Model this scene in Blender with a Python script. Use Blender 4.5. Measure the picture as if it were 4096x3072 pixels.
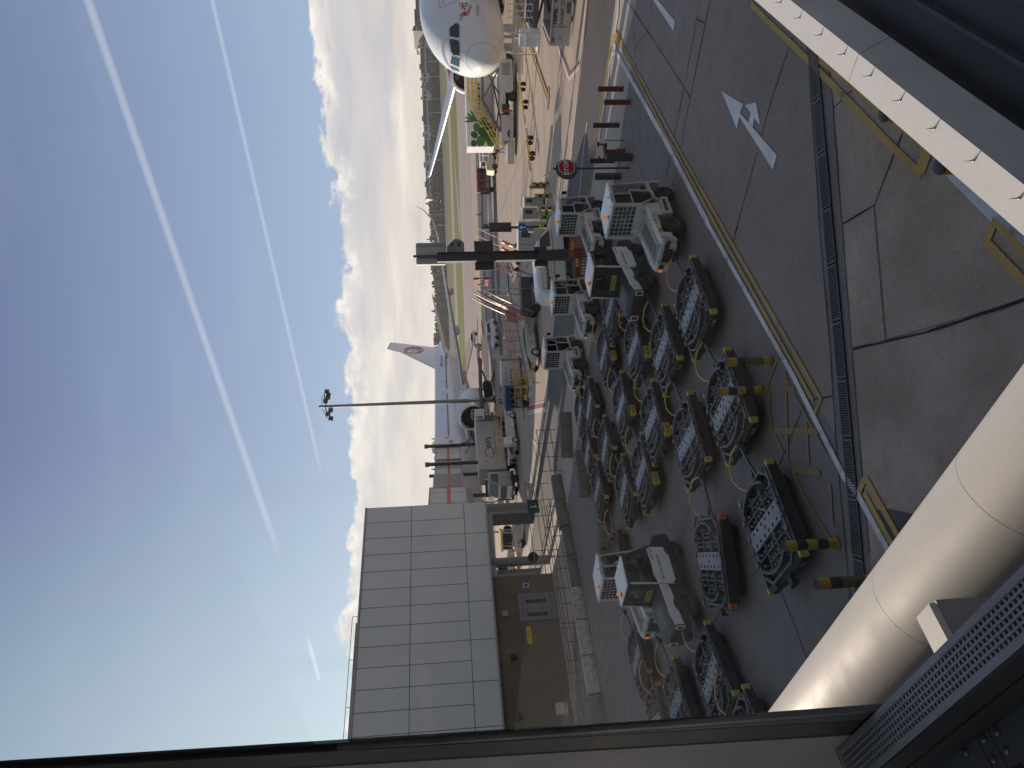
import bpy, bmesh, math, random
from mathutils import Vector, Matrix
random.seed(7)
R = math.radians
S = bpy.context.scene
for o in list(bpy.data.objects): bpy.data.objects.remove(o)

# ------------------------------------------------------------------ camera
# the photograph was taken with the phone turned on its side: the picture's left is up
CAM_H, FPX, PITCH, ROLL = 7.0, 2800.0, R(5.4), R(2.1)
cam_d = bpy.data.cameras.new('camera'); cam = bpy.data.objects.new('camera', cam_d)
S.collection.objects.link(cam); S.camera = cam
cam_d.sensor_fit = 'HORIZONTAL'; cam_d.sensor_width = 36.0; cam_d.lens = FPX/4096*36.0
cam_d.clip_start = 0.02; cam_d.clip_end = 6000
_F = Vector((0, math.cos(PITCH), -math.sin(PITCH)))
_D = Vector((0, -math.sin(PITCH), -math.cos(PITCH)))
_R = math.cos(ROLL)*Vector((1, 0, 0)) + math.sin(ROLL)*_D
_V = math.cos(ROLL)*_D - math.sin(ROLL)*Vector((1, 0, 0))
_m = Matrix((( _V.x, _R.x, -_F.x, 0), (_V.y, _R.y, -_F.y, 0), (_V.z, _R.z, -_F.z, CAM_H), (0, 0, 0, 1)))
cam.matrix_world = _m
def ray(X, Y):
    return (_F + _R*((1536-Y)/FPX) + _V*((X-2048)/FPX))
def at(X, Y, h=0.0):
    d = ray(X, Y); t = (h-CAM_H)/d.z
    return Vector((d.x*t, d.y*t, h))
def on_plane(X, Y, n, c):            # ray hits the plane n.p = c
    d = ray(X, Y); n = Vector(n); t = (c - n.z*CAM_H)/n.dot(d)
    return Vector((d.x*t, d.y*t, CAM_H+d.z*t))
def px(p):
    q = Vector(p)-Vector((0, 0, CAM_H)); f = q.dot(_F)
    return (2048+FPX*q.dot(_V)/f, 1536-FPX*q.dot(_R)/f)

# ------------------------------------------------------------------ light
SUN_AZ, SUN_EL = R(-37.5), R(14.8)   # azimuth from +Y towards +X
sd = bpy.data.lights.new('sun', 'SUN'); so = bpy.data.objects.new('sun', sd); S.collection.objects.link(so)
sd.energy = 4.6; sd.angle = R(0.6); sd.color = (1.0, 0.83, 0.66)
sv = Vector((math.sin(SUN_AZ)*math.cos(SUN_EL), math.cos(SUN_AZ)*math.cos(SUN_EL), math.sin(SUN_EL)))
so.rotation_euler = sv.to_track_quat('Z', 'Y').to_euler()
S.view_settings.view_transform = 'Standard'; S.view_settings.look = 'None'
S.view_settings.exposure = 0.52; S.view_settings.gamma = 1.0

W = bpy.data.worlds.new('World'); S.world = W; W.use_nodes = True
nt = W.node_tree; nt.nodes.clear()
class NG:
    """tiny helper for writing node graphs"""
    def __init__(s, nt): s.nt = nt
    def n(s, t, **k):
        x = s.nt.nodes.new(t)
        for a, b in k.items(): setattr(x, a, b)
        return x
    def l(s, a, b): s.nt.links.new(a, b)
    def put(s, sock, v):
        if isinstance(v, bpy.types.NodeSocket): s.l(v, sock)
        else:
            try: sock.default_value = v
            except Exception: sock.default_value = (*v, 1.0)
    def m(s, op, a, b=None, c=None, clamp=False):
        x = s.n('ShaderNodeMath', operation=op, use_clamp=clamp)
        s.put(x.inputs[0], a)
        if b is not None: s.put(x.inputs[1], b)
        if c is not None: s.put(x.inputs[2], c)
        return x.outputs[0]
    def vm(s, op, a, b=None):
        x = s.n('ShaderNodeVectorMath', operation=op); s.put(x.inputs[0], a)
        if b is not None: s.put(x.inputs[1], b)
        return x.outputs['Value'] if op in ('DOT_PRODUCT', 'LENGTH') else x.outputs[0]
    def rng(s, v, a, b, c=0.0, d=1.0, smooth=False):
        x = s.n('ShaderNodeMapRange'); x.clamp = True
        if smooth: x.interpolation_type = 'SMOOTHSTEP'
        s.put(x.inputs[0], v)
        for i, q in enumerate((a, b, c, d)): s.put(x.inputs[i+1], q)
        return x.outputs[0]
    def mix(s, f, a, b, mode='MIX'):
        x = s.n('ShaderNodeMix', data_type='RGBA', blend_type=mode); x.clamp_factor = True
        s.put(x.inputs[0], f); s.put(x.inputs[6], a); s.put(x.inputs[7], b)
        return x.outputs[2]
    def noise(s, vec, scale, detail=4, rough=0.55, dist=0.0):
        x = s.n('ShaderNodeTexNoise'); s.put(x.inputs['Vector'], vec)
        x.inputs['Scale'].default_value = scale; x.inputs['Detail'].default_value = detail
        x.inputs['Roughness'].default_value = rough; x.inputs['Distortion'].default_value = dist
        return x.outputs[0]
g = NG(nt)
sky = g.n('ShaderNodeTexSky', sky_type='NISHITA'); sky.sun_disc = False
sky.sun_elevation = SUN_EL; sky.sun_rotation = SUN_AZ
sky.air_density = 1.0; sky.dust_density = 1.1; sky.ozone_density = 2.0; sky.altitude = 0
tc = g.n('ShaderNodeTexCoord'); dirv = tc.outputs['Generated']
sx = g.n('ShaderNodeSeparateXYZ'); g.l(dirv, sx.inputs[0])
dx, dy, dz = sx.outputs
az = g.m('ARCTAN2', dx, dy); el = g.m('ARCSINE', dz)
skyc = g.vm('SCALE', sky.outputs[0]); skyc.node.inputs['Scale'].default_value = 0.085
# cloud bank: a ragged cumulus top at about nine degrees above the horizon
cv = g.n('ShaderNodeCombineXYZ'); g.put(cv.inputs[0], az); g.put(cv.inputs[1], g.m('MULTIPLY', el, 1.5)); cvo = cv.outputs[0]
n_big = g.noise(cvo, 3.2, 3, .5); n_ed = g.noise(cvo, 14.0, 9, .62, .25)
top = g.m('ADD', 0.137, g.m('ADD', g.m('MULTIPLY', g.m('SUBTRACT', n_big, .5), .05), g.m('MULTIPLY', g.m('SUBTRACT', n_ed, .5), .085)))
top = g.m('ADD', top, g.rng(az, .25, .6, 0, .03))
t = g.m('SUBTRACT', top, el)          # >0 inside the bank
mask = g.rng(t, -.0015, .007, 0, 1, True)
rim = g.rng(t, .0, .03, 1, 0, True)
sidecv = g.n('ShaderNodeCombineXYZ'); g.put(sidecv.inputs[0], g.m('MULTIPLY', az, 1.0)); g.put(sidecv.inputs[1], g.m('MULTIPLY', el, 5.0)); sco = sidecv.outputs[0]
n_lay = g.noise(sco, 5.0, 6, .55, .2); n_puf = g.noise(cvo, 26, 7, .6)
lowf = g.rng(el, .0, .11, 0, 1)
base = g.mix(lowf, (0.76, 0.66, 0.58), (0.60, 0.58, 0.60))
warm = g.rng(az, -.55, .45, 1, 0)
n_glow = g.noise(sco, 3.1, 5, .6, .3)
base = g.mix(g.m('MULTIPLY', warm, .70), base, (0.93, 0.86, 0.76))
base = g.mix(g.m('MULTIPLY', g.rng(n_lay, .44, .64), .55), base, (0.47, 0.48, 0.54))
base = g.mix(g.m('MULTIPLY', g.rng(n_puf, .5, .72), g.m('MULTIPLY', rim, .5)), base, (0.42, 0.43, 0.50))
base = g.mix(g.m('MULTIPLY', g.rng(n_glow, .5, .68), .6), base, (1.08, 0.98, 0.84))
cl = g.mix(g.m('MULTIPLY', rim, g.rng(n_puf, .35, .55, .95, .2)), base, (1.0, 0.93, 0.86))
skyc = g.vm('DIVIDE', skyc, g.vm('ADD', g.vm('SCALE', skyc), (1., 1., 1.)))
skyc = g.vm('MULTIPLY', skyc, (1.25, 1.08, .98))
clear = g.mix(g.rng(el, .15, .56), (.37, .49, .70), (.145, .195, .37))
sunny = g.mix(g.rng(el, .15, .62), (.56, .78, .88), (.28, .43, .56))
clear = g.mix(g.m('MULTIPLY', g.rng(az, .0, -.60, 0, 1, True), .85), clear, sunny)
skyh = g.mix(.22, clear, skyc)
n_veil = g.noise(sco, 2.2, 5, .5)
skyh = g.mix(g.m('MULTIPLY', g.rng(n_veil, .5, .8), .06), skyh, (0.75, 0.80, 0.84))
col = g.mix(mask, skyh, cl)
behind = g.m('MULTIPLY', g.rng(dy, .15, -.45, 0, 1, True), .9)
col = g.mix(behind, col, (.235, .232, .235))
col = g.mix(g.m('MULTIPLY', g.rng(el, .75, 1.2, 0, 1, True), .7), col, (.21, .215, .235))
# vapour trails: thin bands along great circles
def trail(p, q, w, soft, k, fade=None):
    global col
    a, b = ray(*p).normalized(), ray(*q).normalized()
    nn = a.cross(b).normalized(); tt = (b-a).normalized()
    d = g.m('ABSOLUTE', g.vm('DOT_PRODUCT', dirv, tuple(nn)))
    s = g.vm('DOT_PRODUCT', dirv, tuple(tt))
    s0, s1 = a.dot(tt), b.dot(tt); L = s1-s0
    wv = g.m('MULTIPLY', g.rng(s, s0, s1, w, w*.55), g.rng(g.noise(dirv, 40, 4), .3, .7, .8, 1.2))
    f = g.rng(g.m('SUBTRACT', d, wv), 0, soft, 1, 0, True)
    ends = g.m('MULTIPLY', g.rng(s, s0-.01, s0+.02, 0, 1, True), g.rng(s, s1-L*.12, s1, 1, 0, True))
    f = g.m('MULTIPLY', g.m('MULTIPLY', f, ends), k)
    col = g.mix(g.m('MULTIPLY', f, g.m('SUBTRACT', 1.0, mask)), col, (0.93, 0.92, 0.95))
trail((300, -150), (1140, 2290), .0015, .0050, .22)
trail((835, -60), (1300, 1960), .0007, .0030, .20)
trail((1232, 2555), (1280, 2730), .0010, .003, .4)
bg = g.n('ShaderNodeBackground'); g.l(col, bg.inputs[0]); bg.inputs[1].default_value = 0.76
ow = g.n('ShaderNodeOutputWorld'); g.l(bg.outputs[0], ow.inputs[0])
S.cycles.max_bounces = 6; S.cycles.transparent_max_bounces = 16
S.cycles.caustics_reflective = False; S.cycles.caustics_refractive = False
S.cycles.sample_clamp_indirect = 4.0
try: S.cycles.use_denoising = True
except Exception: pass

# ------------------------------------------------------------------ world grid of the terminal
A46 = Vector((math.cos(R(46)), math.sin(R(46)), 0))    # away from our window, to the right
B46 = Vector((math.sin(R(46)), -math.cos(R(46)), 0))   # along our window, to the right and nearer

# ------------------------------------------------------------------ materials
MATS = {}
def mat(name, color, rough=0.6, metal=0.0, dirt=0.25, dirt_col=(0.09, 0.08, 0.07), scale=3.0, bump=0.0, spec=0.5,
        coord='Object', grime=0.0, fine=0.0, trans=0.0, emit=0.0):
    if name in MATS: return MATS[name]
    m = bpy.data.materials.new(name); m.use_nodes = True; t = m.node_tree; t.nodes.clear(); q = NG(t)
    b = q.n('ShaderNodeBsdfPrincipled'); o = q.n('ShaderNodeOutputMaterial'); q.l(b.outputs[0], o.inputs[0])
    tcn = q.n('ShaderNodeTexCoord').outputs[coord]
    c = (*color, 1.0)
    base = q.n('ShaderNodeRGB'); base.outputs[0].default_value = c; cc = base.outputs[0]
    n1 = q.noise(tcn, scale, 6, .62)
    if dirt: cc = q.mix(q.m('MULTIPLY', q.rng(n1, .46, .72), dirt), cc, dirt_col)
    if fine:
        n2 = q.noise(tcn, scale*14, 3, .6)
        cc = q.mix(fine, cc, q.mix(q.rng(n2, .35, .65), tuple(v*.6 for v in color), tuple(min(1, v*1.35) for v in color)))
    if grime:       # streaks running down
        mp = q.n('ShaderNodeMapping'); q.l(tcn, mp.inputs[0]); mp.inputs['Scale'].default_value = (6, 6, .35)
        n3 = q.noise(mp.outputs[0], scale, 5, .6)
        cc = q.mix(q.m('MULTIPLY', q.rng(n3, .5, .72), grime), cc, dirt_col)
    q.l(cc, b.inputs['Base Color'])
    b.inputs['Metallic'].default_value = metal
    q.l(q.rng(n1, .3, .7, max(.02, rough-.08), min(1, rough+.12)), b.inputs['Roughness'])
    b.inputs['Specular IOR Level'].default_value = spec
    if trans: b.inputs['Transmission Weight'].default_value = trans
    if emit:
        q.l(cc, b.inputs['Emission Color']); b.inputs['Emission Strength'].default_value = emit
    if bump:
        bp = q.n('ShaderNodeBump'); bp.inputs['Strength'].default_value = bump; bp.inputs['Distance'].default_value = .02
        q.l(q.noise(tcn, scale*10, 4, .6), bp.inputs['Height']); q.l(bp.outputs[0], b.inputs['Normal'])
    MATS[name] = m
    return m
def glassmat(name, tint=(.9, .95, .95), refl=.12, dark=0.0):
    if name in MATS: return MATS[name]
    m = bpy.data.materials.new(name); m.use_nodes = True; t = m.node_tree; t.nodes.clear(); q = NG(t)
    tr = q.n('ShaderNodeBsdfTransparent'); tr.inputs[0].default_value = (*tint, 1)
    gl = q.n('ShaderNodeBsdfGlossy'); gl.inputs['Roughness'].default_value = .03
    mx = q.n('ShaderNodeMixShader'); fr = q.n('ShaderNodeFresnel'); fr.inputs[0].default_value = 1.45
    q.l(q.m('ADD', q.m('MULTIPLY', fr.outputs[0], .32 if name == 'pane_glass' else 1.0), refl, clamp=True), mx.inputs[0]); q.l(tr.outputs[0], mx.inputs[1]); q.l(gl.outputs[0], mx.inputs[2])
    o = q.n('ShaderNodeOutputMaterial'); q.l(mx.outputs[0], o.inputs[0]); MATS[name] = m
    return m
mat('white_paint', (.66, .655, .63), .5, dirt=.6, dirt_col=(.17, .13, .10), scale=3.2, grime=.45)
mat('clean_white', (.78, .79, .80), .35, dirt=.12, dirt_col=(.4, .38, .36))
mat('roof_white', (.80, .82, .84), .4, dirt=.2, dirt_col=(.4, .38, .35))
mat('grey_paint', (.30, .31, .32), .5, dirt=.4)
mat('mid_grey', (.18, .185, .19), .55, dirt=.4)
mat('light_grey', (.48, .49, .50), .5, dirt=.35, dirt_col=(.2, .18, .16), grime=.25)
mat('dark_grey', (.055, .058, .065), .5, dirt=.3)
mat('charcoal', (.022, .024, .028), .45, dirt=.2)
mat('black_plastic', (.012, .012, .013), .5, dirt=.2, dirt_col=(.05, .05, .05))
mat('rubber', (.016, .016, .017), .8, dirt=.5, dirt_col=(.06, .055, .05), scale=5)
mat('rim_grey', (.07, .07, .072), .6, dirt=.5, dirt_col=(.03, .025, .02))
mat('steel', (.30, .31, .33), .42, .85, dirt=.4, dirt_col=(.09, .07, .055), scale=4)
mat('dull_steel', (.15, .155, .165), .5, .6, dirt=.5, dirt_col=(.06, .045, .035), scale=4, fine=.3)
mat('dark_steel', (.055, .052, .05), .55, .5, dirt=.5, dirt_col=(.07, .04, .025), scale=4, fine=.3)
mat('yellow_paint', (.62, .44, .03), .5, dirt=.4, dirt_col=(.08, .06, .03), scale=4)
mat('lemon_paint', (.50, .47, .06), .5, dirt=.45, dirt_col=(.10, .09, .05), scale=9)
mat('hose_yellow', (.72, .46, .07), .45, dirt=.1)
mat('rail_yellow', (.66, .42, .04), .5, dirt=.25, dirt_col=(.2, .1, .03))
mat('rust_rail', (.42, .20, .07), .6, dirt=.3)
mat('orange_paint', (.72, .16, .03), .5, dirt=.4, scale=9)
mat('red_paint', (.50, .03, .03), .5, dirt=.25)
mat('dark_red', (.20, .02, .025), .5, dirt=.3)
mat('barrier_red', (.50, .07, .06), .55, dirt=.3)
mat('virgin_red', (.32, .02, .03), .3, dirt=.05)
mat('amber', (.95, .25, .02), .3, dirt=0, emit=.25)
mat('tail_red', (.25, .02, .02), .25, dirt=.1)
mat('blue_sign', (.02, .10, .38), .4, dirt=.1)
mat('blue_tarp', (.018, .045, .16), .6, dirt=.3, dirt_col=(.05, .08, .2), bump=.4)
mat('navy', (.012, .02, .07), .5, dirt=.1)
mat('teal', (.02, .11, .16), .5, dirt=.2)
mat('green_sign', (.01, .07, .03), .5, dirt=.2)
mat('leaf_green', (.05, .17, .03), .6, dirt=.4, dirt_col=(.02, .07, .02), scale=3)
mat('hivis', (.62, .80, .10), .6, dirt=.1)
mat('skin', (.45, .26, .18), .6, dirt=.1)
mat('trousers', (.015, .018, .03), .8, dirt=.1)
mat('ink', (.012, .012, .02), .6, dirt=0)
mat('ink_blue', (.015, .03, .18), .6, dirt=0)
mat('dark_glass', (.012, .015, .018), .08, dirt=0, spec=.8)
mat('blue_glass', (.05, .09, .11), .08, dirt=0, spec=.8)
mat('old_concrete', (.17, .155, .135), .9, dirt=.75, dirt_col=(.05, .045, .04), scale=2.2, bump=.5, grime=.5, fine=.3)
mat('white_concrete', (.42, .41, .40), .9, dirt=.85, dirt_col=(.07, .06, .055), scale=3.5, bump=.5, grime=.5, fine=.3)
mat('panel_grey', (.52, .56, .57), .38, .2, dirt=.12, dirt_col=(.3, .3, .32), scale=.4)
mat('panel_trim', (.30, .31, .33), .45, .3, dirt=.1)
mat('brown_wall', (.15, .12, .085), .8, dirt=.35, dirt_col=(.10, .08, .06), scale=.5, grime=.3, bump=.2)
mat('post_grey', (.045, .052, .062), .5, dirt=.25)
mat('galv', (.22, .235, .25), .55, .35, dirt=.3, dirt_col=(.12, .11, .1))
mat('rail_steel', (.12, .13, .145), .5, .5, dirt=.3)
mat('cardboard', (.40, .29, .18), .8, dirt=.2)
gm = glassmat('clear_glass', (.55, .6, .6), .05)
glassmat('pane_glass', (.985, .99, .985), .0)

# ------------------------------------------------------------------ mesh builder
class MB:
    def __init__(s, mats=('white_paint',)):
        s.v, s.f, s.mi, s.mats, s.M = [], [], [], list(mats) if not isinstance(mats, str) else [mats], Matrix.Identity(4)
        s.sm = []
    def slot(s, m):
        if m is None: return 0
        if m not in s.mats: s.mats.append(m)
        return s.mats.index(m)
    def add(s, vs, fs, m=None, smooth=False):
        k = len(s.v); i = s.slot(m)
        s.v += [tuple(s.M @ Vector(p)) for p in vs]
        for f in fs: s.f.append([k+j for j in f]); s.mi.append(i); s.sm.append(smooth)
        return s
    def box(s, c, d, m=None, rz=0, rx=0, ry=0, taper=1.0):
        mt = Matrix.Translation(c) @ Matrix.Rotation(rz, 4, 'Z') @ Matrix.Rotation(rx, 4, 'X') @ Matrix.Rotation(ry, 4, 'Y')
        x, y, z = d[0]/2, d[1]/2, d[2]/2
        vs = [mt @ Vector(p) for p in ((-x, -y, -z), (x, -y, -z), (x, y, -z), (-x, y, -z),
              (-x*taper, -y*taper, z), (x*taper, -y*taper, z), (x*taper, y*taper, z), (-x*taper, y*taper, z))]
        return s.add(vs, [(0, 3, 2, 1), (4, 5, 6, 7), (0, 1, 5, 4), (1, 2, 6, 5), (2, 3, 7, 6), (3, 0, 4, 7)], m)
    def b2(s, lo, hi, m=None):
        return s.box([(a+b)/2 for a, b in zip(lo, hi)], [abs(b-a) for a, b in zip(lo, hi)], m)
    def bar(s, p, q, w, h=None, m=None, up=(0, 0, 1)):
        h = h or w; p, q = Vector(p), Vector(q); z = (q-p).normalized(); u = Vector(up)
        if abs(z.dot(u)) > .98: u = Vector((1, 0, 0))
        x = u.cross(z).normalized(); y = z.cross(x)
        vs = [e + x*(a*w/2) + y*(b*h/2) for e in (p, q) for a, b in ((-1, -1), (1, -1), (1, 1), (-1, 1))]
        return s.add(vs, [(3, 2, 1, 0), (4, 5, 6, 7), (0, 1, 5, 4), (1, 2, 6, 5), (2, 3, 7, 6), (3, 0, 4, 7)], m)
    def cyl(s, p, q, r, r2=None, n=12, m=None, cap=True, smooth=True):
        r2 = r if r2 is None else r2; p, q = Vector(p), Vector(q); z = (q-p).normalized()
        u = Vector((0, 0, 1)) if abs(z.z) < .9 else Vector((1, 0, 0)); x = u.cross(z).normalized(); y = z.cross(x)
        vs = []
        for e, rr in ((p, r), (q, r2)):
            for i in range(n):
                a = 2*math.pi*i/n; vs.append(e + x*(rr*math.cos(a)) + y*(rr*math.sin(a)))
        s.add(vs, [(i, (i+1) % n, n+(i+1) % n, n+i) for i in range(n)], m, smooth)
        if cap:
            s.add(vs[:n], [tuple(range(n))[::-1]], m); s.add(vs[n:], [tuple(range(n))], m)
        return s
    def tube(s, pts, r, n=6, m=None, closed=False):
        pts = [Vector(p) for p in pts]; N = len(pts); rings = []; px_ = None
        for i, p in enumerate(pts):
            a = pts[(i-1) % N] if (i or closed) else p; b = pts[(i+1) % N] if (i < N-1 or closed) else p
            z = (b-a).normalized()
            u = px_ if px_ is not None else (Vector((0, 0, 1)) if abs(z.z) < .9 else Vector((1, 0, 0)))
            x = (u - z*u.dot(z)); x = x.normalized() if x.length > 1e-6 else Vector((1, 0, 0)); px_ = x; y = z.cross(x)
            rr = r[i] if isinstance(r, (list, tuple)) else r
            rings.append([p + x*(rr*math.cos(2*math.pi*k/n)) + y*(rr*math.sin(2*math.pi*k/n)) for k in range(n)])
        vs = [v for g_ in rings for v in g_]; fs = []
        for i in range(N if closed else N-1):
            j = (i+1) % N
            for k in range(n): fs.append((i*n+k, i*n+(k+1) % n, j*n+(k+1) % n, j*n+k))
        s.add(vs, fs, m, True)
        if not closed: s.add(rings[0], [tuple(range(n))[::-1]], m); s.add(rings[-1], [tuple(range(n))], m)
        return s
    def loft(s, rings, m=None, smooth=True, cap=True, closed=True):
        n = len(rings[0]); vs = [v for r_ in rings for v in r_]; fs = []
        for i in range(len(rings)-1):
            for k in range(n if closed else n-1): fs.append((i*n+k, i*n+(k+1) % n, (i+1)*n+(k+1) % n, (i+1)*n+k))
        s.add(vs, fs, m, smooth)
        if cap: s.add(rings[0], [tuple(range(n))[::-1]], m); s.add(rings[-1], [tuple(range(n))], m)
        return s
    def prism(s, poly, y0, y1, m=None, axis='Y'):
        """poly in (x,z), extruded along y (or axis)"""
        def P(a, b, t):
            return (a, t, b) if axis == 'Y' else ((t, a, b) if axis == 'X' else (a, b, t))
        n = len(poly); vs = [P(a, b, y0) for a, b in poly]+[P(a, b, y1) for a, b in poly]
        fs = [tuple(range(n)), tuple(range(n, 2*n))[::-1]] + [(i, n+i, n+(i+1) % n, (i+1) % n) for i in range(n)]
        return s.add(vs, fs, m)
    def lathe(s, prof, c=(0, 0, 0), n=20, m=None, axis='Z', cap=False):
        rings = []
        for r_, z in prof:
            ring = []
            for k in range(n):
                a = 2*math.pi*k/n; u, v = r_*math.cos(a), r_*math.sin(a)
                p = (u, v, z) if axis == 'Z' else ((z, u, v) if axis == 'X' else (v, z, u))
                ring.append(Vector(p)+Vector(c))
            rings.append(ring)
        return s.loft(rings, m, True, cap)
    def sph(s, c, r, n=8, m=None, sq=(1, 1, 1)):
        rings = []
        for i in range(1, n):
            a = math.pi*i/n
            rings.append([(c[0]+sq[0]*r*math.sin(a)*math.cos(2*math.pi*k/(n*2)), c[1]+sq[1]*r*math.sin(a)*math.sin(2*math.pi*k/(n*2)), c[2]-sq[2]*r*math.cos(a)) for k in range(n*2)])
        return s.loft(rings, m, True, True)
    def split(s):
        """the builder's loose pieces as builders of their own (pieces whose boxes touch stay together)"""
        par = list(range(len(s.f))); own = {}
        def root(i):
            while par[i] != i: par[i] = par[par[i]]; i = par[i]
            return i
        for i, f in enumerate(s.f):
            for k in f:
                if k in own: par[root(i)] = root(own[k])
                else: own[k] = i
        def boxes():
            bx = {}
            for i, f in enumerate(s.f):
                r_ = root(i); b = bx.setdefault(r_, [[1e9]*3, [-1e9]*3])
                for k in f:
                    for a in range(3): b[0][a] = min(b[0][a], s.v[k][a]); b[1][a] = max(b[1][a], s.v[k][a])
            return bx
        again = True
        while again:
            again = False; bx = boxes(); ks = list(bx)
            for i, p in enumerate(ks):
                for q in ks[i+1:]:
                    if root(p) != root(q) and all(bx[p][0][a] < bx[q][1][a]+.012 and bx[q][0][a] < bx[p][1][a]+.012 for a in range(3)): par[root(q)] = root(p); again = True
        out = {}
        for i, f in enumerate(s.f):
            m = out.setdefault(root(i), MB(list(s.mats))); k = len(m.v); m.v += [s.v[j] for j in f]; m.f.append(list(range(k, k+len(f)))); m.mi.append(s.mi[i]); m.sm.append(s.sm[i])
        return list(out.values())
    def build(s, name, parent=None, bevel=0.0, label=None, kind=None):
        if name in ('handle', 'rear_mullion', 'seam', 'sticker', 'roof_bolt', 'handrail', 'stop_handle', 'bolt', 'headlight', 'lifting_hole', 'vent'):
            ps = s.split()
            if len(ps) > 1:
                for q in ps[1:]: q.build(name, parent, bevel, label, kind)
                s = ps[0]
        me = bpy.data.meshes.new(name); me.from_pydata(s.v, [], s.f); me.validate()
        for mm in s.mats: me.materials.append(MATS[mm])
        if len(me.polygons) == len(s.mi):
            me.polygons.foreach_set('material_index', s.mi); me.polygons.foreach_set('use_smooth', s.sm)
        bm = bmesh.new(); bm.from_mesh(me)
        bmesh.ops.recalc_face_normals(bm, faces=bm.faces)
        if bevel:
            bmesh.ops.remove_doubles(bm, verts=bm.verts, dist=1e-5)
            es = [e for e in bm.edges if len(e.link_faces) == 2 and e.calc_face_angle(0) > .5]
            try: bmesh.ops.bevel(bm, geom=es, offset=bevel, segments=2, affect='EDGES', clamp_overlap=True)
            except Exception: pass
        bm.to_mesh(me); bm.free()
        o = bpy.data.objects.new(name, me); S.collection.objects.link(o)
        if parent: o.parent = parent
        if label: o['label'] = label
        if kind: o['kind'] = kind
        return o
def tag(o, label, cat, group=None):
    o['label'] = label; o['category'] = cat
    if group: o['group'] = group
    return o
def thing(name, label, cat, loc=(0, 0, 0), rz=0.0, group=None):
    o = bpy.data.objects.new(name, None); S.collection.objects.link(o); o.empty_display_size = .2
    o.location = loc; o.rotation_euler = (0, 0, rz)
    return tag(o, label, cat, group)
def kids(o): return [c for c in bpy.data.objects if c.parent == o]
def dup(root, loc, rz, label, group=None, scale=None):
    r_ = root.copy(); S.collection.objects.link(r_); r_.location = loc; r_.rotation_euler = (0, 0, rz); r_['label'] = label
    if group: r_['group'] = group
    if scale: r_.scale = scale
    for c in kids(root):
        d = c.copy(); S.collection.objects.link(d); d.parent = r_
        for e in kids(c):
            h = e.copy(); S.collection.objects.link(h); h.parent = d
    return r_
def text(s, size, parent, M, m='ink', name='lettering', ex=.002, align='CENTER', bold=.0, shear=0.0, sp=1.0):
    cu = bpy.data.curves.new('t', 'FONT'); cu.body = s; cu.size = size; cu.extrude = ex; cu.align_x = align; cu.align_y = 'CENTER'
    cu.offset = bold; cu.shear = shear; cu.space_character = sp; cu.resolution_u = 2
    ob = bpy.data.objects.new('t', cu); S.collection.objects.link(ob)
    dg = bpy.context.evaluated_depsgraph_get(); me = bpy.data.meshes.new_from_object(ob.evaluated_get(dg))
    bpy.data.objects.remove(ob); bpy.data.curves.remove(cu)
    me.transform(M); me.materials.clear(); me.materials.append(MATS[m])
    o = bpy.data.objects.new(name, me); S.collection.objects.link(o); o.parent = parent
    return o
def face(loc, right, up):
    """matrix that puts text at loc, reading along right, with its top towards up"""
    r_, u = Vector(right).normalized(), Vector(up).normalized(); n = r_.cross(u).normalized(); u = n.cross(r_)
    return Matrix(((r_.x, u.x, n.x, loc[0]), (r_.y, u.y, n.y, loc[1]), (r_.z, u.z, n.z, loc[2]), (0, 0, 0, 1)))
def struct(o): o['kind'] = 'structure'; return o
# ------------------------------------------------------------------ ground sheets
def groundmat(name, cols, scales=(.35, 3.0, 45), rough=.75, streak=0.0, speck=0.0, spec=.35, bump=.25, sdir=(1.0, .06)):
    m = bpy.data.materials.new(name); m.use_nodes = True; t = m.node_tree; t.nodes.clear(); q = NG(t)
    b = q.n('ShaderNodeBsdfPrincipled'); o = q.n('ShaderNodeOutputMaterial'); q.l(b.outputs[0], o.inputs[0])
    p = q.n('ShaderNodeNewGeometry').outputs['Position']
    a1 = q.noise(p, scales[0], 5, .6, .3); a2 = q.noise(p, scales[1], 6, .65); a3 = q.noise(p, scales[2], 3, .7)
    c = q.mix(q.rng(a1, .33, .67), cols[0], cols[1])
    c = q.mix(q.m('MULTIPLY', q.rng(a2, .48, .72), .55), c, cols[2])
    c = q.mix(.30, c, q.mix(q.rng(a3, .3, .7), tuple(v*.45 for v in cols[0]), tuple(min(1, v*1.7) for v in cols[1])))
    if streak:
        mp = q.n('ShaderNodeMapping'); q.l(p, mp.inputs[0]); mp.inputs['Rotation'].default_value = (0, 0, R(2)); mp.inputs['Scale'].default_value = (.02, .55, 1)
        s1 = q.noise(mp.outputs[0], 1.0, 6, .6)
        c = q.mix(q.m('MULTIPLY', q.rng(s1, .45, .62), streak), c, tuple(v*.72 for v in cols[0]))
    if speck:
        v = q.n('ShaderNodeTexVoronoi'); q.l(p, v.inputs['Vector']); v.inputs['Scale'].default_value = 16
        c = q.mix(q.m('MULTIPLY', q.m('LESS_THAN', v.outputs['Distance'], .10), q.m('MULTIPLY', q.rng(a2, .45, .6), speck)), c, (.5, .46, .40))
    q.l(c, b.inputs['Base Color']); b.inputs['Specular IOR Level'].default_value = spec
    q.l(q.rng(a2, .3, .7, rough-.12, rough+.1), b.inputs['Roughness'])
    bp = q.n('ShaderNodeBump'); bp.inputs['Strength'].default_value = bump; bp.inputs['Distance'].default_value = .01
    q.l(a3, bp.inputs['Height']); q.l(bp.outputs[0], b.inputs['Normal']); MATS[name] = m
groundmat('apron_concrete', ((.41, .335, .275), (.47, .385, .32), (.30, .25, .215)), (.05, .6, 30), .8, streak=.5, bump=.1)
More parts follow.
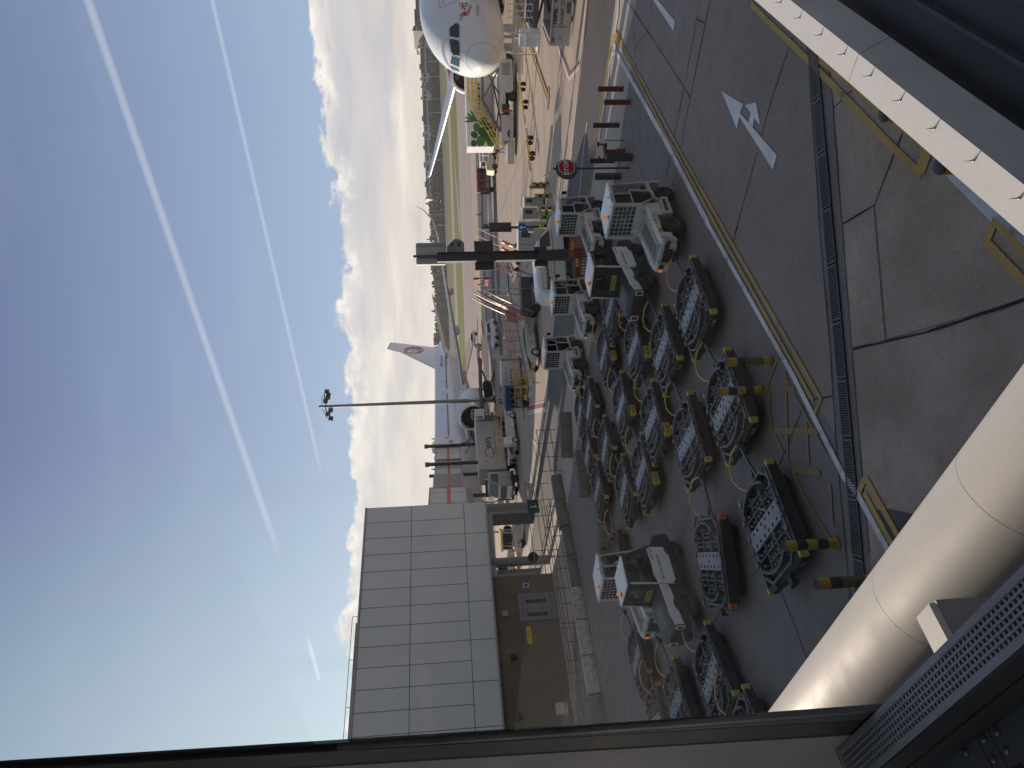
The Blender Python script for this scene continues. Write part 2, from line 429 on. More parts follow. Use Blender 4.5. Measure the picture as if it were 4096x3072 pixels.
groundmat('stand_concrete', ((.14, .128, .122), (.185, .167, .157), (.10, .09, .086)), (.22, 1.6, 38), .72, speck=.5)
groundmat('pale_concrete', ((.36, .315, .28), (.42, .37, .33), (.27, .235, .21)), (.3, 2, 38), .8)
groundmat('rough_concrete', ((.20, .155, .125), (.44, .355, .295), (.26, .20, .165)), (.5, 4, 55), .8, speck=.9, bump=.5)
groundmat('asphalt', ((.085, .08, .078), (.11, .10, .096), (.065, .06, .06)), (.2, 2, 60), .75, streak=.2)
groundmat('lane_asphalt', ((.185, .152, .135), (.24, .195, .17), (.15, .125, .11)), (.12, 1.2, 45), .62)
groundmat('dark_patch', ((.06, .065, .065), (.075, .08, .08), (.03, .035, .035)), (1, 5, 50), .8)
groundmat('taxiway', ((.33, .26, .26), (.38, .31, .30), (.27, .22, .22)), (.02, .1, 3), .85, streak=.3, bump=0)
groundmat('grass_mat', ((.17, .19, .055), (.22, .225, .075), (.12, .14, .04)), (.05, .3, 6), .95, streak=.4, bump=0, spec=.1)
def paintmat(name, c, wear=.5, base=(.18, .16, .15), sc=6.0):
    m = bpy.data.materials.new(name); m.use_nodes = True; t = m.node_tree; t.nodes.clear(); q = NG(t)
    b = q.n('ShaderNodeBsdfPrincipled'); o = q.n('ShaderNodeOutputMaterial'); q.l(b.outputs[0], o.inputs[0])
    p = q.n('ShaderNodeNewGeometry').outputs['Position']
    a1 = q.noise(p, sc, 8, .75); a2 = q.noise(p, 1.1, 3, .5)
    f = q.rng(q.m('ADD', a1, q.m('MULTIPLY', q.m('SUBTRACT', a2, .5), .5)), .66-wear*.32, .74-wear*.22)
    q.l(q.mix(f, q.mix(q.rng(a2, .3, .7), c, tuple(v*.8 for v in c)), base), b.inputs['Base Color'])
    b.inputs['Roughness'].default_value = .7; MATS[name] = m
paintmat('line_white', (.62, .63, .64), .35); paintmat('line_arrow', (.70, .71, .73), .15)
paintmat('line_yellow', (.42, .27, .07), .3); paintmat('line_faded', (.26, .17, .05), .55)
paintmat('line_yellow_bright', (.50, .32, .08), .2)
paintmat('line_far', (.62, .60, .58), .25, (.35, .3, .27)); paintmat('line_red', (.36, .10, .10), .3, (.35, .3, .27))
paintmat('line_blue', (.36, .46, .54), .3); paintmat('line_far_yellow', (.46, .28, .06), .15, (.2, .17, .14))
MATS['joint'] = mat('joint', (.012, .012, .013), .9, dirt=0); mat('grate_iron', (.085, .095, .11), .5, .4, dirt=.35)

LV = [0.0]
def sheet(name, pts, m, lvl=1, z=None, structure=True, world=False, parent=None):
    """flat polygon on the ground; pts are photo pixels unless world"""
    zz = lvl*.004 if z is None else z
    P = [Vector((p[0], p[1], zz)) if world else at(*p, zz) for p in pts]
    b = MB(m); b.add(P, [tuple(range(len(P)))]); o = b.build(name, parent)
    bm = bmesh.new(); bm.from_mesh(o.data)
    for f in bm.faces:
        if f.normal.z < 0: f.normal_flip()
    bmesh.ops.triangulate(bm, faces=bm.faces); bm.to_mesh(o.data); bm.free()
    if structure: struct(o)
    return o
def line(b, pts, w, m, z, wob=0.0, world=False):
    """painted line / joint along photo-pixel points, width in metres"""
    LV[0] += 1; z += .0005*(LV[0] % 17)
    P = [Vector((*p[:2], z)) if world else at(*p, z) for p in pts]
    if wob:
        Q = [P[0]]
        for a, c in zip(P, P[1:]):
            k = max(1, int((c-a).length/.35)); nn = (c-a).normalized().cross(Vector((0, 0, 1)))
            for i in range(1, k+1): Q.append(a.lerp(c, i/k) + (nn*random.uniform(-wob, wob) if i < k else Vector()))
        P = Q
    vs = []
    for i, p in enumerate(P):
        a = P[max(0, i-1)]; c = P[min(len(P)-1, i+1)]; nn = (c-a).normalized().cross(Vector((0, 0, 1)))
        ww = w*(random.uniform(.6, 1.3) if wob else 1)
        vs += [p-nn*ww/2, p+nn*ww/2]
    b.add(vs, [(2*i, 2*i+1, 2*i+3, 2*i+2) for i in range(len(P)-1)], m)
G = MB('apron_concrete'); G.add([(-3000, -300, 0), (3000, -300, 0), (3000, 5000, 0), (-3000, 5000, 0)], [(0, 1, 2, 3)])
struct(G.build('ground'))
# near stand concrete (dark) up to the service road
R0, R1 = at(2455, 0), at(2255, 1640)
def lerp2(a, b, t): return (a[0]+(b[0]-a[0])*t, a[1]+(b[1]-a[1])*t)
def ext(a, b, t): return lerp2(a, b, t)
rr0, rl0 = at(2455, 60), at(2348, 60); rr1, rl1 = at(2255, 1640), at(2180, 1640)
far = lambda a, b, t: (a.x+(b.x-a.x)*t, a.y+(b.y-a.y)*t)
sheet('service_road', [far(rr0, rr1, -1.5), far(rr0, rr1, 3.2), far(rl0, rl1, 3.2), far(rl0, rl1, -1.5)], 'asphalt', 2, world=True)
p0, p1 = at(2555, 60), at(2325, 1640)
sheet('stand', [far(p0, p1, -1.0), far(p0, p1, 1.4), (-60, 40), (-60, -20), (60, -20), (60, 8)], 'stand_concrete', 2, world=True)
sheet('pale_strip', [far(rr0, rr1, -1.2), far(rr0, rr1, 3.0), far(p0, p1, 3.0), far(p0, p1, -1.2)], 'pale_concrete', 1, world=True)
# our traffic lane (dark asphalt between the white edge line and the drain)
sheet('traffic_lane', [(2500, 190), (2700, 560), (3170, 1430), (3356, 1768), (3320, 1400), (3265, 700), (3227, 182), (3230, -300), (2620, -300)], 'lane_asphalt', 3)
sheet('rough_pavement', [(3305, 100), (3318, 258), (3352, 700), (3369, 896), (3407, 1396), (4090, 1200), (4300, 1000), (4300, 200), (3800, -100)], 'rough_concrete', 3)
sheet('rough_pavement', [(3409, 1402), (4096, 1204), (4500, 1150), (4500, 1700), (3560, 2800), (3480, 2220)], 'rough_concrete', 3)
sheet('dark_repair', [(3483, 2040), (3560, 2036), (3690, 2065), (3640, 2200), (3560, 2260)], 'dark_patch', 5)
# joints
J = MB('joint')
for pts, w in (([(3227, 182), (3265, 700), (3280, 960), (3320, 1400), (3345, 1800), (3391, 2290), (3412, 2600)], .022),
    ([(3318, 258), (3352, 700), (3368, 896), (3407, 1396), (3440, 1800), (3477, 2214)], .022),
    ([(2507, 0), (2735, 347), (2760, 390)], .03), ([(2799, 0), (2737, 344), (2688, 586), (2664, 708)], .03), ([(2840, 0), (2760, 390), (2721, 593), (2688, 745)], .03),
    ([(2787, 76), (2818, 92)], .03),
    ([(3172, 141), (3081, 410), (2938, 937), (2951, 900), (2866, 1211)], .02), ([(3424, 346), (3333, 431)], .02),
    ([(3620, 504), (3497, 820), (3371, 896)], .028), ([(3495, 822), (3542, 1356)], .022), ([(3411, 1396), (3700, 1330), (4096, 1198), (4400, 1110)], .045),
    ([(3222, 1603), (3111, 1872), (3080, 1950)], .022), ([(3222, 1603), (3331, 1584)], .022),
    ([(2997, 2150), (2854, 2500), (2830, 2650)], .022), ([(3119, 2357), (3176, 2500), (3230, 2643)], .022),
    ([(2697, 1817), (2610, 2135)], .018), ([(2775, 1965), (2720, 2200)], .018), ([(2790, 1640), (2745, 1800)], .018), ([(2742, 2030), (2722, 2200)], .018),
    ([(2560, 1990), (2610, 2160)], .018), ([(2480, 2550), (2400, 2820)], .018), ([(2700, 2540), (2790, 2840)], .018),
    ([(2535, 200), (2604, 100), (2606, 0)], .02), ([(2562, 590), (2530, 0)], .014)):
    line(J, pts, w, 'joint', .021, wob=.008)
# apron slab joints further out
for k in range(0, 14):
    for d_ in (0,):
        a = Vector((-70, 62+k*9.5, 0)); c = Vector((90, 66+k*9.5, 0)); line(J, [a, c], .05, 'joint', .008, world=True)
for k in range(-8, 12):
    a = Vector((k*9.5, 52 if k < 3 else 60, 0)); c = Vector((k*9.5+4, 230, 0)); line(J, [a, c], .05, 'joint', .008, world=True)
struct(J.build('pavement_joints'))
# painted lines, near
L = MB('line_white')
line(L, [(2466, 213), (2681, 600), (2834, 900)], .20, 'line_white', .025); line(L, [(2834, 900), (3170, 1500), (3374, 1905), (3429, 1975), (3564, 2225), (3650, 2400)], .14, 'line_white', .025)
line(L, [(2466, 213), (2450, 215), (2436, 260), (2434, 330), (2389, 600), (2364, 784), (2306, 1300), (2260, 1640), (2224, 1947), (2190, 2250)], .14, 'line_far', .025)
line(L, [(2475, -60), (2470, 60), (2455, 150), (2460, 205)], .28, 'line_far', .025)
line(L, [(2467, 150), (2672, 560), (2700, 600)], .10, 'line_yellow', .025); line(L, [(2479, 158), (2717, 600)], .10, 'line_yellow', .025)
line(L, [(2700, 600), (2862, 900), (3195, 1500), (3252, 1605)], .10, 'line_yellow', .025); line(L, [(2717, 600), (2885, 900), (3228, 1500), (3283, 1597), (3256, 1655)], .10, 'line_yellow', .025)
line(L, [(2479, 158), (2462, 146), (2450, 165), (2446, 180)], .3, 'line_yellow_bright', .027)
line(L, [(2446, 178), (2428, 300), (2384, 600), (2358, 784), (2300, 1300), (2253, 1640), (2218, 1947), (2186, 2250)], .09, 'line_far_yellow', .025)
line(L, [(2440, 190), (2422, 300), (2378, 600), (2354, 784), (2297, 1300), (2250, 1640), (2216, 1947)], .07, 'line_far_yellow', .025)
line(L, [(2350, 0), (2328, 170), (2287, 600), (2267, 784), (2219, 1255), (2198, 1460), (2184, 1620)], .18, 'line_far', .025)
line(L, [(2348, 488), (2334, 600), (2317, 784), (2300, 940)], .14, 'line_far', .025)
Y0 = 1640
for i in range(11):            # paired dashes at the junction
    a, c = 1645+i*29, 1645+i*29+19; xx = lambda Y: 2178-(Y-1640)*(2178-2147)/(1952-1640)
    line(L, [(xx(a), a), (xx(c), c)], .18, 'line_far', .025); line(L, [(xx(a)-7, a+12), (xx(c)-7, c+12)], .18, 'line_far', .025)
for i in range(7):
    a = 2040+i*42; line(L, [(2140-(i*5), a), (2140-(i*5)-3, a+26)], .22, 'line_far', .025)
line(L, [(2120, 1750), (2144, 1778), (2144, 1834), (2120, 1750)], .28, 'line_far', .025)
line(L, [(2100, 1585), (2108, 1630), (2111, 1645)], .15, 'line_far', .025); line(L, [(2111, 1640), (2184, 1624)], .85, 'line_far', .025); line(L, [(2109, 1634), (2182, 1618)], .35, 'line_red', .029)
line(L, [(2055, 1600), (2075, 1760), (2090, 1900), (2128, 2300)], .12, 'line_far', .025); line(L, [(2022, 1600), (2040, 1720)], .12, 'line_far', .025)
line(L, [(2115, 1870), (2140, 1960), (2146, 2000)], .4, 'line_far', .025)
line(L, [(1985, 1500), (1999, 1700)], .12, 'line_far', .025)
for pts in ([(2000, 1100), (2013, 1130), (2022, 1170), (2030, 1300), (2045, 1400), (2050, 1440)], [(1995, 1050), (2003, 1100), (1985, 1270), (2010, 1330), (2030, 1450)], [(1945, 830), (1965, 1000), (1968, 1170), (1985, 1270)]):
    line(L, pts, .14, 'line_far', .025)
for pts in ([(1925, 700), (1940, 850), (1950, 960)], [(1912, 700), (1928, 860)]): line(L, pts, .12, 'line_far', .025)
line(L, [(2192, 700), (2204, 730), (2230, 830), (2250, 900)], .14, 'line_far', .025); line(L, [(2195, 702), (2170, 714)], .14, 'line_far', .025)
# stand boundary, white with a red inner edge
line(L, [(2231, 177), (2236, 205), (2276, 318), (2319, 264), (2328, 177), (2345, 0)], .24, 'line_far', .025)
line(L, [(2236, 177), (2241, 205), (2278, 300), (2314, 256)], .14, 'line_red', .029)
line(L, [(2333, 170), (2350, 0)], .3, 'line_red', .027)
# yellow lead-in lines with dark edging
for pts in ([(2066, 0), (2085, 60), (2127, 200), (2197, 405)], [(2090, 200), (2088, 300)], [(2195, 350), (2190, 440)]):
    line(L, pts, .55, 'joint', .024); line(L, pts, .30, 'line_far_yellow', .028)
line(L, [(2130, 195), (2128, 330), (2130, 430)], .10, 'line_far_yellow', .025)
# ended double yellow lines
def closed_pair(o1, m='line_yellow_bright'):
    line(L, o1, .12, m, .027)
closed_pair([(3003, 15), (3080, 95), (3157, 166), (3400, 410), (3560, 580), (3684, 697)])
closed_pair([(3240, 215), (3310, 262), (3480, 400), (3620, 520), (3712, 606)])
closed_pair([(3684, 697), (3716, 610)]); closed_pair([(3674, 676), (3700, 600)])
closed_pair([(4200, 1230), (4096, 1128), (3960, 985), (3940, 960)]); closed_pair([(4200, 1130), (4096, 1010), (4010, 905), (3985, 878)])
closed_pair([(3945, 962), (3985, 872)])
closed_pair([(3461, 1910), (3605, 2170), (3680, 2300)]); closed_pair([(3455, 1970), (3580, 2203), (3660, 2350)]); closed_pair([(3436, 1962), (3461, 1910)])
# faded hatch box
for pts, w in (([(3113, 1422), (3039, 1617), (3088, 1718), (3131, 1809), (3164, 1870), (3222, 2000), (3330, 2170)], .09),
    ([(3070, 1566), (3178, 1555)], .13), ([(3092, 1722), (3269, 1725)], .13), ([(3168, 1877), (3280, 1892)], .13),
    ([(3070, 1519), (3084, 1718)], .09), ([(3142, 1490), (3150, 1852), (3160, 1900)], .08), ([(3222, 1653), (3234, 1860)], .08), ([(3318, 1932), (3330, 2100)], .08),
    ([(3140, 1510), (3210, 1640), (3300, 1810)], .06)):
    line(L, pts, w, 'line_faded', .025)
# kerb along the terminal: pale painted edge
line(L, [(3760, 640), (3812, 700), (3980, 869), (4100, 995), (4300, 1200)], .16, 'line_white', .025); line(L, [(3992, 850), (4110, 965), (4300, 1150)], .14, 'line_blue', .029)
struct(L.build('painted_lines'))
# arrow and dash
Z5 = lambda x, y: (2800+x/1.7068, y/1.7068)
def poly_mark(name, polys, m, z=.026):
    b = MB(m)
    for p in polys:
        P = [at(*q, z) for q in p]; b.add(P, [tuple(range(len(P)))])
    o = b.build(name); bm = bmesh.new(); bm.from_mesh(o.data)
    for f in bm.faces:
        if f.normal.z < 0: f.normal_flip()
    bmesh.ops.triangulate(bm, faces=bm.faces); bm.to_mesh(o.data); bm.free(); return struct(o)
poly_mark('road_arrow', [[Z5(*p) for p in q] for q in ([(146, 620), (294, 711), (273, 770), (268, 795), (252, 880)], [(273, 772), (268, 796), (497, 1158), (524, 1060)],
    [(308, 717), (382, 699), (412, 855), (368, 806), (345, 768)], [(345, 768), (368, 806), (361, 868), (332, 838)])], 'line_arrow')
poly_mark('lane_dash', [[(2600, -20), (2630, 0), (2700, 85), (2693, 124)]], 'line_arrow')
# far field: taxiways and grass, strips parallel to the runway
def strip(name, y0, y1, m, lvl): sheet(name, [(-2500, y0*1.0), (2500, y0*1.0), (2500, y1), (-2500, y1)], m, lvl, world=True)
strip('taxiway_strip', 150, 238, 'taxiway', 1)
strip('grass', 238, 345, 'grass_mat', 1); strip('taxi_link', 345, 410, 'taxiway', 1); strip('grass', 410, 600, 'grass_mat', 1)
strip('runway', 600, 860, 'asphalt', 1); strip('grass', 860, 1500, 'grass_mat', 1)
sheet('exit_link', [(1811, 560), (1813, 600), (1840, 960), (1840, 880)], 'taxiway', 2)
for a, y0, y1, x0, x1 in ((0, 112, 128, -60, 220), (0, 93, 100, 8, 200), (1, 84, 89, -10, 60)):
    sheet('dark_band', [(x0, y0), (x1, y0+2), (x1, y1+2), (x0, y1)], 'asphalt', 3+a, world=True)  # bands darker than the rest of the far apron
for Y, w in ((151.5, .8), (170, 1.0), (205, .8), (237, 1.5), (346, 1.2), (409, 1.2)):
    pass
# drain channel and its grates
def grate_mesh():
    b = MB('grate_iron'); L_, Wd = 1.0, .30
    for s in (-1, 1): b.box((0, s*(Wd/2-.012), .0), (L_, .024, .02))
    for s in (-1, 1): b.box((s*(L_/2-.015), 0, 0), (.03, Wd-.05, .02))
    n = 22
    for i in range(n): b.box((-L_/2+.04+(L_-.08)*i/(n-1), 0, 0), (.018, Wd-.048, .02))
    return b
dpts = [at(X, Y, .03) for X, Y in ((3249, 185), (3358, 1400), (3436, 2290), (3455, 2540))]
base = MB('joint')
tot = []
for a, c in zip(dpts, dpts[1:]):
    nn = (c-a).normalized().cross(Vector((0, 0, 1)))*.155
    base.add([Vector((*(a-nn).xy, .022)), Vector((*(a+nn).xy, .022)), Vector((*(c+nn).xy, .022)), Vector((*(c-nn).xy, .022))], [(0, 1, 2, 3)])
struct(base.build('drain_channel'))
gr0 = None; acc = 0; seg = 0; pos = dpts[0].copy(); k = 0
total = sum((c-a).length for a, c in zip(dpts, dpts[1:])); s_ = .5
LBL = 'iron drain grate in the channel beside the turn arrow, number %s from the far end'
ords = 'first second third fourth fifth sixth seventh eighth ninth tenth eleventh twelfth thirteenth fourteenth fifteenth sixteenth seventeenth eighteenth nineteenth twentieth'.split()
while s_ < total-.4:
    r_ = s_; i = 0
    while r_ > (dpts[i+1]-dpts[i]).length: r_ -= (dpts[i+1]-dpts[i]).length; i += 1
    a, c = dpts[i], dpts[i+1]; p = a + (c-a).normalized()*r_; ang = math.atan2((c-a).y, (c-a).x)
    lab = 'slotted iron drain grate, %s one from the white beam end' % ords[min(k, 19)]
    if gr0 is None: gr0 = grate_mesh().build('drain_grate'); o = gr0
    else: o = gr0.copy(); S.collection.objects.link(o)
    tag(o, lab, 'drain grate', 'iron drain grates in the channel'); o.location = (p.x, p.y, .035); o.rotation_euler = (0, 0, ang+random.uniform(-.01, .01))
    k += 1; s_ += 1.035
# ------------------------------------------------------------------ the pier building opposite
# local frame of everything built on the terminal grid: x along A46, y along -B46 (left-handed pair made right-handed)
def AB(a, b, z=0.0): return A46*a + B46*b + Vector((0, 0, z))
GRID_RZ = R(46)
# in an Empty with rz=46deg: local x = A46, local y = -B46
CB = -43.5
pier = thing('pier_building', 'pale grey panelled pier building raised above a brown wall', 'building', AB(0, CB), GRID_RZ)
b = MB('panel_grey')        # local y>0 goes away from us
XR, XL, ZB, ZT = 32.15, -45.0, 4.37, 13.35
cols = [28.08-1.362*i for i in range(-3, 54)]
rows = [(ZB, 6.0, 2), (6.0, 9.9, 1), (9.9, ZT-.12, 1)]
for z0, z1, st in rows:
    xs = [XR] + [c for i, c in enumerate(cols) if c < XR-.3 and (i % st == 0)] + [XL]
    for a, c in zip(xs, xs[1:]):
        b.b2((c+.022, -.04, z0+.022), (a-.022, 0.0, z1-.022))
b.build('panel_wall', pier)
b = MB('charcoal'); b.b2((XL, .004, ZB+.01), (XR-.01, 9.5, ZT-.15)); b.build('inner_wall', pier)
b = MB('panel_trim'); b.b2((XL, -.10, ZT-.12), (XR+.05, 9.6, ZT)); b.b2((XL, -.06, ZB-.10), (XR+.02, -.045, ZB+.02)); b.build('roof_edge', pier)
b = MB('panel_grey'); b.b2((XR, -.02, ZB), (XR+.04, 9.5, ZT-.125)); b.build('end_wall', pier)
b = MB('mid_grey'); b.b2((16.3, 3.0, ZT+.002), (24.6, 6, ZT+.55)); b.b2((9, 4, ZT+.002), (15.6, 7, ZT+.40))
b.build('roof_plant', pier)
b = MB('rail_steel'); b.cyl((6, 1.0, ZT+.5), (24, 1.0, ZT+.5), .02)
for x in range(6, 25, 3): b.cyl((x, 1.0, ZT), (x, 1.0, ZT+.5), .02)
b.build('roof_rail', pier)
b = MB('brown_wall'); b.b2((XL, .35, 0), (25.98, 9.4, ZB-.02)); b.build('wall', pier)
b = MB('mid_grey'); b.b2((22.5, .27, 0.0), (24.5, .345, 2.5))
dr = b.build('door', pier); bb = MB('charcoal')
bb.b2((22.8, .25, .7), (23.05, .268, 2.1)); bb.b2((23.75, .25, .7), (24.0, .268, 2.1)); bb.build('window', dr)
bb = MB('steel'); bb.b2((23.35, .24, .9), (23.4, .268, 1.5)); bb.b2((22.45, .3, 2.5), (24.55, .345, 2.58)); bb.build('handle', dr)
b = MB('yellow_paint'); b.b2((20.9, .31, 1.98), (22.1, .345, 2.28)); sg = b.build('sign', pier)
text('CAUTION', .13, sg, face((21.6, .30, 2.15), (1, 0, 0), (0, 0, 1)), 'ink')
b = MB('clean_white'); b.b2((25.0, .31, 1.75), (25.3, .345, 2.15)); sg = b.build('sign', pier); bb = MB('blue_sign'); bb.b2((25.04, .30, 1.8), (25.26, .309, 2.1)); bb.build('sign_face', sg)
for x in (19.8, 16.1):
    b = MB('charcoal'); b.bar((x, .34, 3.5), (x, -.25, 3.55), .05); b.box((x, -.35, 3.35), (.34, .34, .30), rx=.5); b.build('wall_lamp', pier)
b = MB('grey_paint'); b.b2((22.9, .2, 3.4), (23.3, .345, 3.75)); b.build('junction_box', pier)
b = MB('light_grey'); b.b2((16.2, .0, .35), (16.9, .345, 1.05)); b.build('equipment_box', pier)
b = MB('galv'); b.cyl((27.3, .7, 0), (27.3, .7, ZB), .34, n=24); b.build('pillar', pier)
b = MB('galv'); b.box((29.6, 6, ZB/2), (.35, .35, ZB)); b.box((30.3, 6, ZB/2), (.12, .35, ZB)); b.build('pillar', pier)
b = MB('panel_trim'); b.b2((25.98, .5, ZB-.5), (31.5, .75, ZB-.04)); b.b2((25.98, 5.9, ZB-.5), (31.5, 6.1, ZB-.04)); b.build('floor_beam', pier)

# ------------------------------------------------------------------ our terminal and what stands right outside the window
term = thing('terminal_building', 'dark terminal building whose window the picture looks out of', 'building', AB(0, 0), GRID_RZ)
WA = .735                   # outer face of the window wall
def L3(a, b_, z): return (a, -b_, z)       # A,B -> local
def lb(m, a0, a1, b0, b1, z0, z1, mb): mb.b2((a0, -b1, z0), (a1, -b0, z1), m)
b = MB('dark_grey'); lb(None, -3.2, .70, -16, 22, 0, 5.15, b); b.build('lower_wall', term)
b = MB('clean_white'); lb(None, -3.19, .60, -15.9, 21.9, 5.152, 5.20, b); b.build('floor', term)
b = MB('grey_paint'); lb(None, -3.2, WA, -16, 22, 9.5, 10.3, b); b.build('ceiling', term)
b = MB('clean_white'); lb(None, -3.2, -3.1, -16, 22, 5.2, 6.0, b); b.build('inner_wall', term)
b = MB('mid_grey'); lb(None, .45, WA, 2.6, 22, 5.0, 9.5, b); b.build('wall', term)
# pale wall panel and dark window frame on the left, leaning a little as the glass line does
def slab(mb, edge0, edge1, a0, a1, z0, z1, m=None):
    """vertical slab between two leaning edges: edge=(b at z0, b at z1)"""
    vs = [L3(a, b_, z) for z, i in ((z0, 0), (z1, 1)) for a, b_ in ((a0, edge0[i]), (a1, edge0[i]), (a1, edge1[i]), (a0, edge1[i]))]
    mb.add(vs, [(0, 1, 2, 3), (7, 6, 5, 4), (0, 4, 5, 1), (1, 5, 6, 2), (2, 6, 7, 3), (3, 7, 4, 0)], m)
def gb(X, Y, a=.725):       # B and z where a ray meets the window plane
    p = on_plane(X, Y, A46, a); return p.dot(B46), p.z
def edge(p, q, z0, z1, a=.725):
    (b0, za), (b1, zb) = gb(*p, a), gb(*q, a); k = (b1-b0)/(zb-za); return (b0+k*(z0-za), b0+k*(z1-za))
z0, z1 = 5.1, 9.5
e1 = edge((500, 3076), (3200, 2874), z0, z1); e2 = edge((500, 3086), (3200, 2886), z0, z1); e3 = edge((1290, 3016), (3200, 2903), z0, z1); e4 = edge((1290, 3072), (3200, 2957), z0, z1)
b = MB('dull_steel'); slab(b, e2, e1, .732, .75, z0, z1); b.build('window_bead', term)
b = MB('post_grey'); slab(b, e3, e2, .731, .748, z0, z1); b.build('window_frame', term)
b = MB('black_plastic'); slab(b, e4, e3, .730, .747, z0, z1); b.build('gasket', term)
mat('mullion_grey', (.23, .222, .228), .6, dirt=.15); b = MB('mullion_grey'); slab(b, (-16, -16), e4, .727, .746, z0, z1); b.build('wall_panel', term)
ef = edge((500, 3098), (3200, 2896), 4.95, z1, 1.05)
b = MB('dark_grey'); slab(b, (ef[0]-.3, ef[1]-.3), ef, .70, 1.05, 4.95, z1); b.build('added_sun_fin', term)  # unseen fin, added only to block the sun from the sill grille
b = MB('mid_grey')
for i in range(9): lb(None, -3.2, -3.1, -14+i*4, -13.7+i*4, 6.0, 9.5, b)
b.build('rear_mullion', term)
b = MB('mid_grey'); lb(None, -3.18, -3.12, -16, 22, 7.4, 7.6, b); b.build('transom', term)
# sill grille
mat('grille_blue', (.27, .285, .30), .5, dirt=.15); gr = MB('grille_blue'); a_o, a_i, zs = .724, .606, 5.75; bL, bR = -2.46, 2.5
rowsN = 5; aw = (a_o-a_i-.034)/rowsN
lb(None, a_o-.018, a_o, bL, bR, zs-.02, zs, gr); lb(None, a_i, a_i+.016, bL, bR, zs-.02, zs, gr); lb(None, a_i+.016, a_o-.018, bL, bL+.035, zs-.02, zs, gr)
for i in range(rowsN+1): aa = a_i+.017+i*aw; lb(None, aa-.0028, aa+.0028, bL+.035, bR, zs-.014, zs-.001, gr)
nn_ = int((bR-bL-.035)/.0195)
for i in range(nn_): bb_ = bL+.04+i*.0195; lb(None, a_i+.0165, a_o-.0185, bb_, bb_+.0075, zs-.013, zs-.0025, gr)
gr.M = Matrix.Identity(4)
o = gr.build('sill_grille', term)
b = MB('black_plastic'); lb(None, a_i+.001, a_o-.001, bL+.001, bR, zs-.2, zs-.03, b); b.build('duct', term)
b = MB('charcoal'); lb(None, a_i-.006, a_i-.001, bL, bR, 5.50, zs-.004, b); lb(None, a_i-.010, a_i-.0065, bL, bR, 5.50, 5.66, b); b.build('sill_front', term)
mat('plate_blue', (.13, .145, .17), .4, .2, dirt=.25); b = MB('plate_blue'); lb(None, .30, a_i-.0105, -2.50, bR, 5.52, 5.56, b); pl = b.build('floor_plate', term)
for bb0 in (-2.016, -1.957): b = MB('joint'); lb(None, .30, .594, bb0, bb0+.002, 5.558, 5.5608, b); b.build('plate_seam', pl)
b = MB('charcoal'); lb(None, .30, .492, -2.5, -1.90, 5.5605, 5.566, b); b.build('kick_strip', pl)
for aa, bb_ in ((.583, -1.99), (.578, -1.925), (.532, -1.995), (.532, -1.928), (.583, -2.09), (.50, -2.05)):
    m_ = MB('steel'); m_.sph(L3(aa, bb_, 5.562), .0085, 8, sq=(1, 1, .6)); m_.cyl(L3(aa, bb_, 5.56), L3(aa, bb_, 5.5635), .012, n=16, m='dull_steel'); m_.build('bolt', pl)
b = MB('pane_glass'); b.add([L3(.741, e2[0], z0), L3(.741, 2.6, z0), L3(.741, 2.6, z1), L3(.741, e2[1], z1)], [(0, 1, 2, 3)]); b.build('window_pane', term)
# sloping roof-top tube outside
tube = thing('steel_tube', 'thick white painted steel tube running outside the window', 'tube', AB(1.615, 0, 4.56), GRID_RZ)
b = MB('tube_white'); TR = .285
mat('tube_white', (.54, .52, .485), .54, dirt=.12, dirt_col=(.4, .38, .34), scale=3, fine=.06)
for y0_, y1_ in ((-1.1, .95), (.953, 2.28), (2.283, 3.20), (3.203, 5.2), (5.203, 16.0)):
    b.cyl((0, y0_, 0), (0, y1_, 0), TR, n=64, cap=True)
b.build('pipe', tube)
b = MB('dull_steel')
for y0_ in (.9515, 2.2815, 3.2015, 5.2015): b.cyl((0, y0_-.0012, 0), (0, y0_+.0012, 0), TR-.002, n=48)
b.build('seam', tube)
br = thing('tube_bracket', 'small white steel bracket holding the tube to the window sill', 'bracket', AB(0, 0, 0), GRID_RZ)
b = MB('tube_white')
P = lambda a, bq, z: L3(a, bq, z)
b.add([P(1.12, -2.36, 5.30), P(1.12, -2.25, 5.30), P(.74, -2.27, 5.30), P(.74, -2.38, 5.30), P(1.12, -2.36, 5.27), P(1.12, -2.25, 5.27), P(.74, -2.27, 5.27), P(.74, -2.38, 5.27)],
      [(0, 1, 2, 3), (7, 6, 5, 4), (0, 4, 5, 1), (1, 5, 6, 2), (2, 6, 7, 3), (3, 7, 4, 0)]); b.build('top_plate', br, bevel=.004)
b = MB('panel_trim'); b.add([P(1.13, -2.262, 5.268), P(.76, -2.282, 5.268), P(.76, -2.282, 4.85), P(1.13, -2.262, 5.05), P(1.13, -2.252, 5.268), P(.76, -2.272, 5.268), P(.76, -2.272, 4.85), P(1.13, -2.252, 5.05)],
      [(0, 1, 2, 3), (7, 6, 5, 4), (0, 4, 5, 1), (1, 5, 6, 2), (2, 6, 7, 3), (3, 7, 4, 0)])
b.build('side_plate', br)

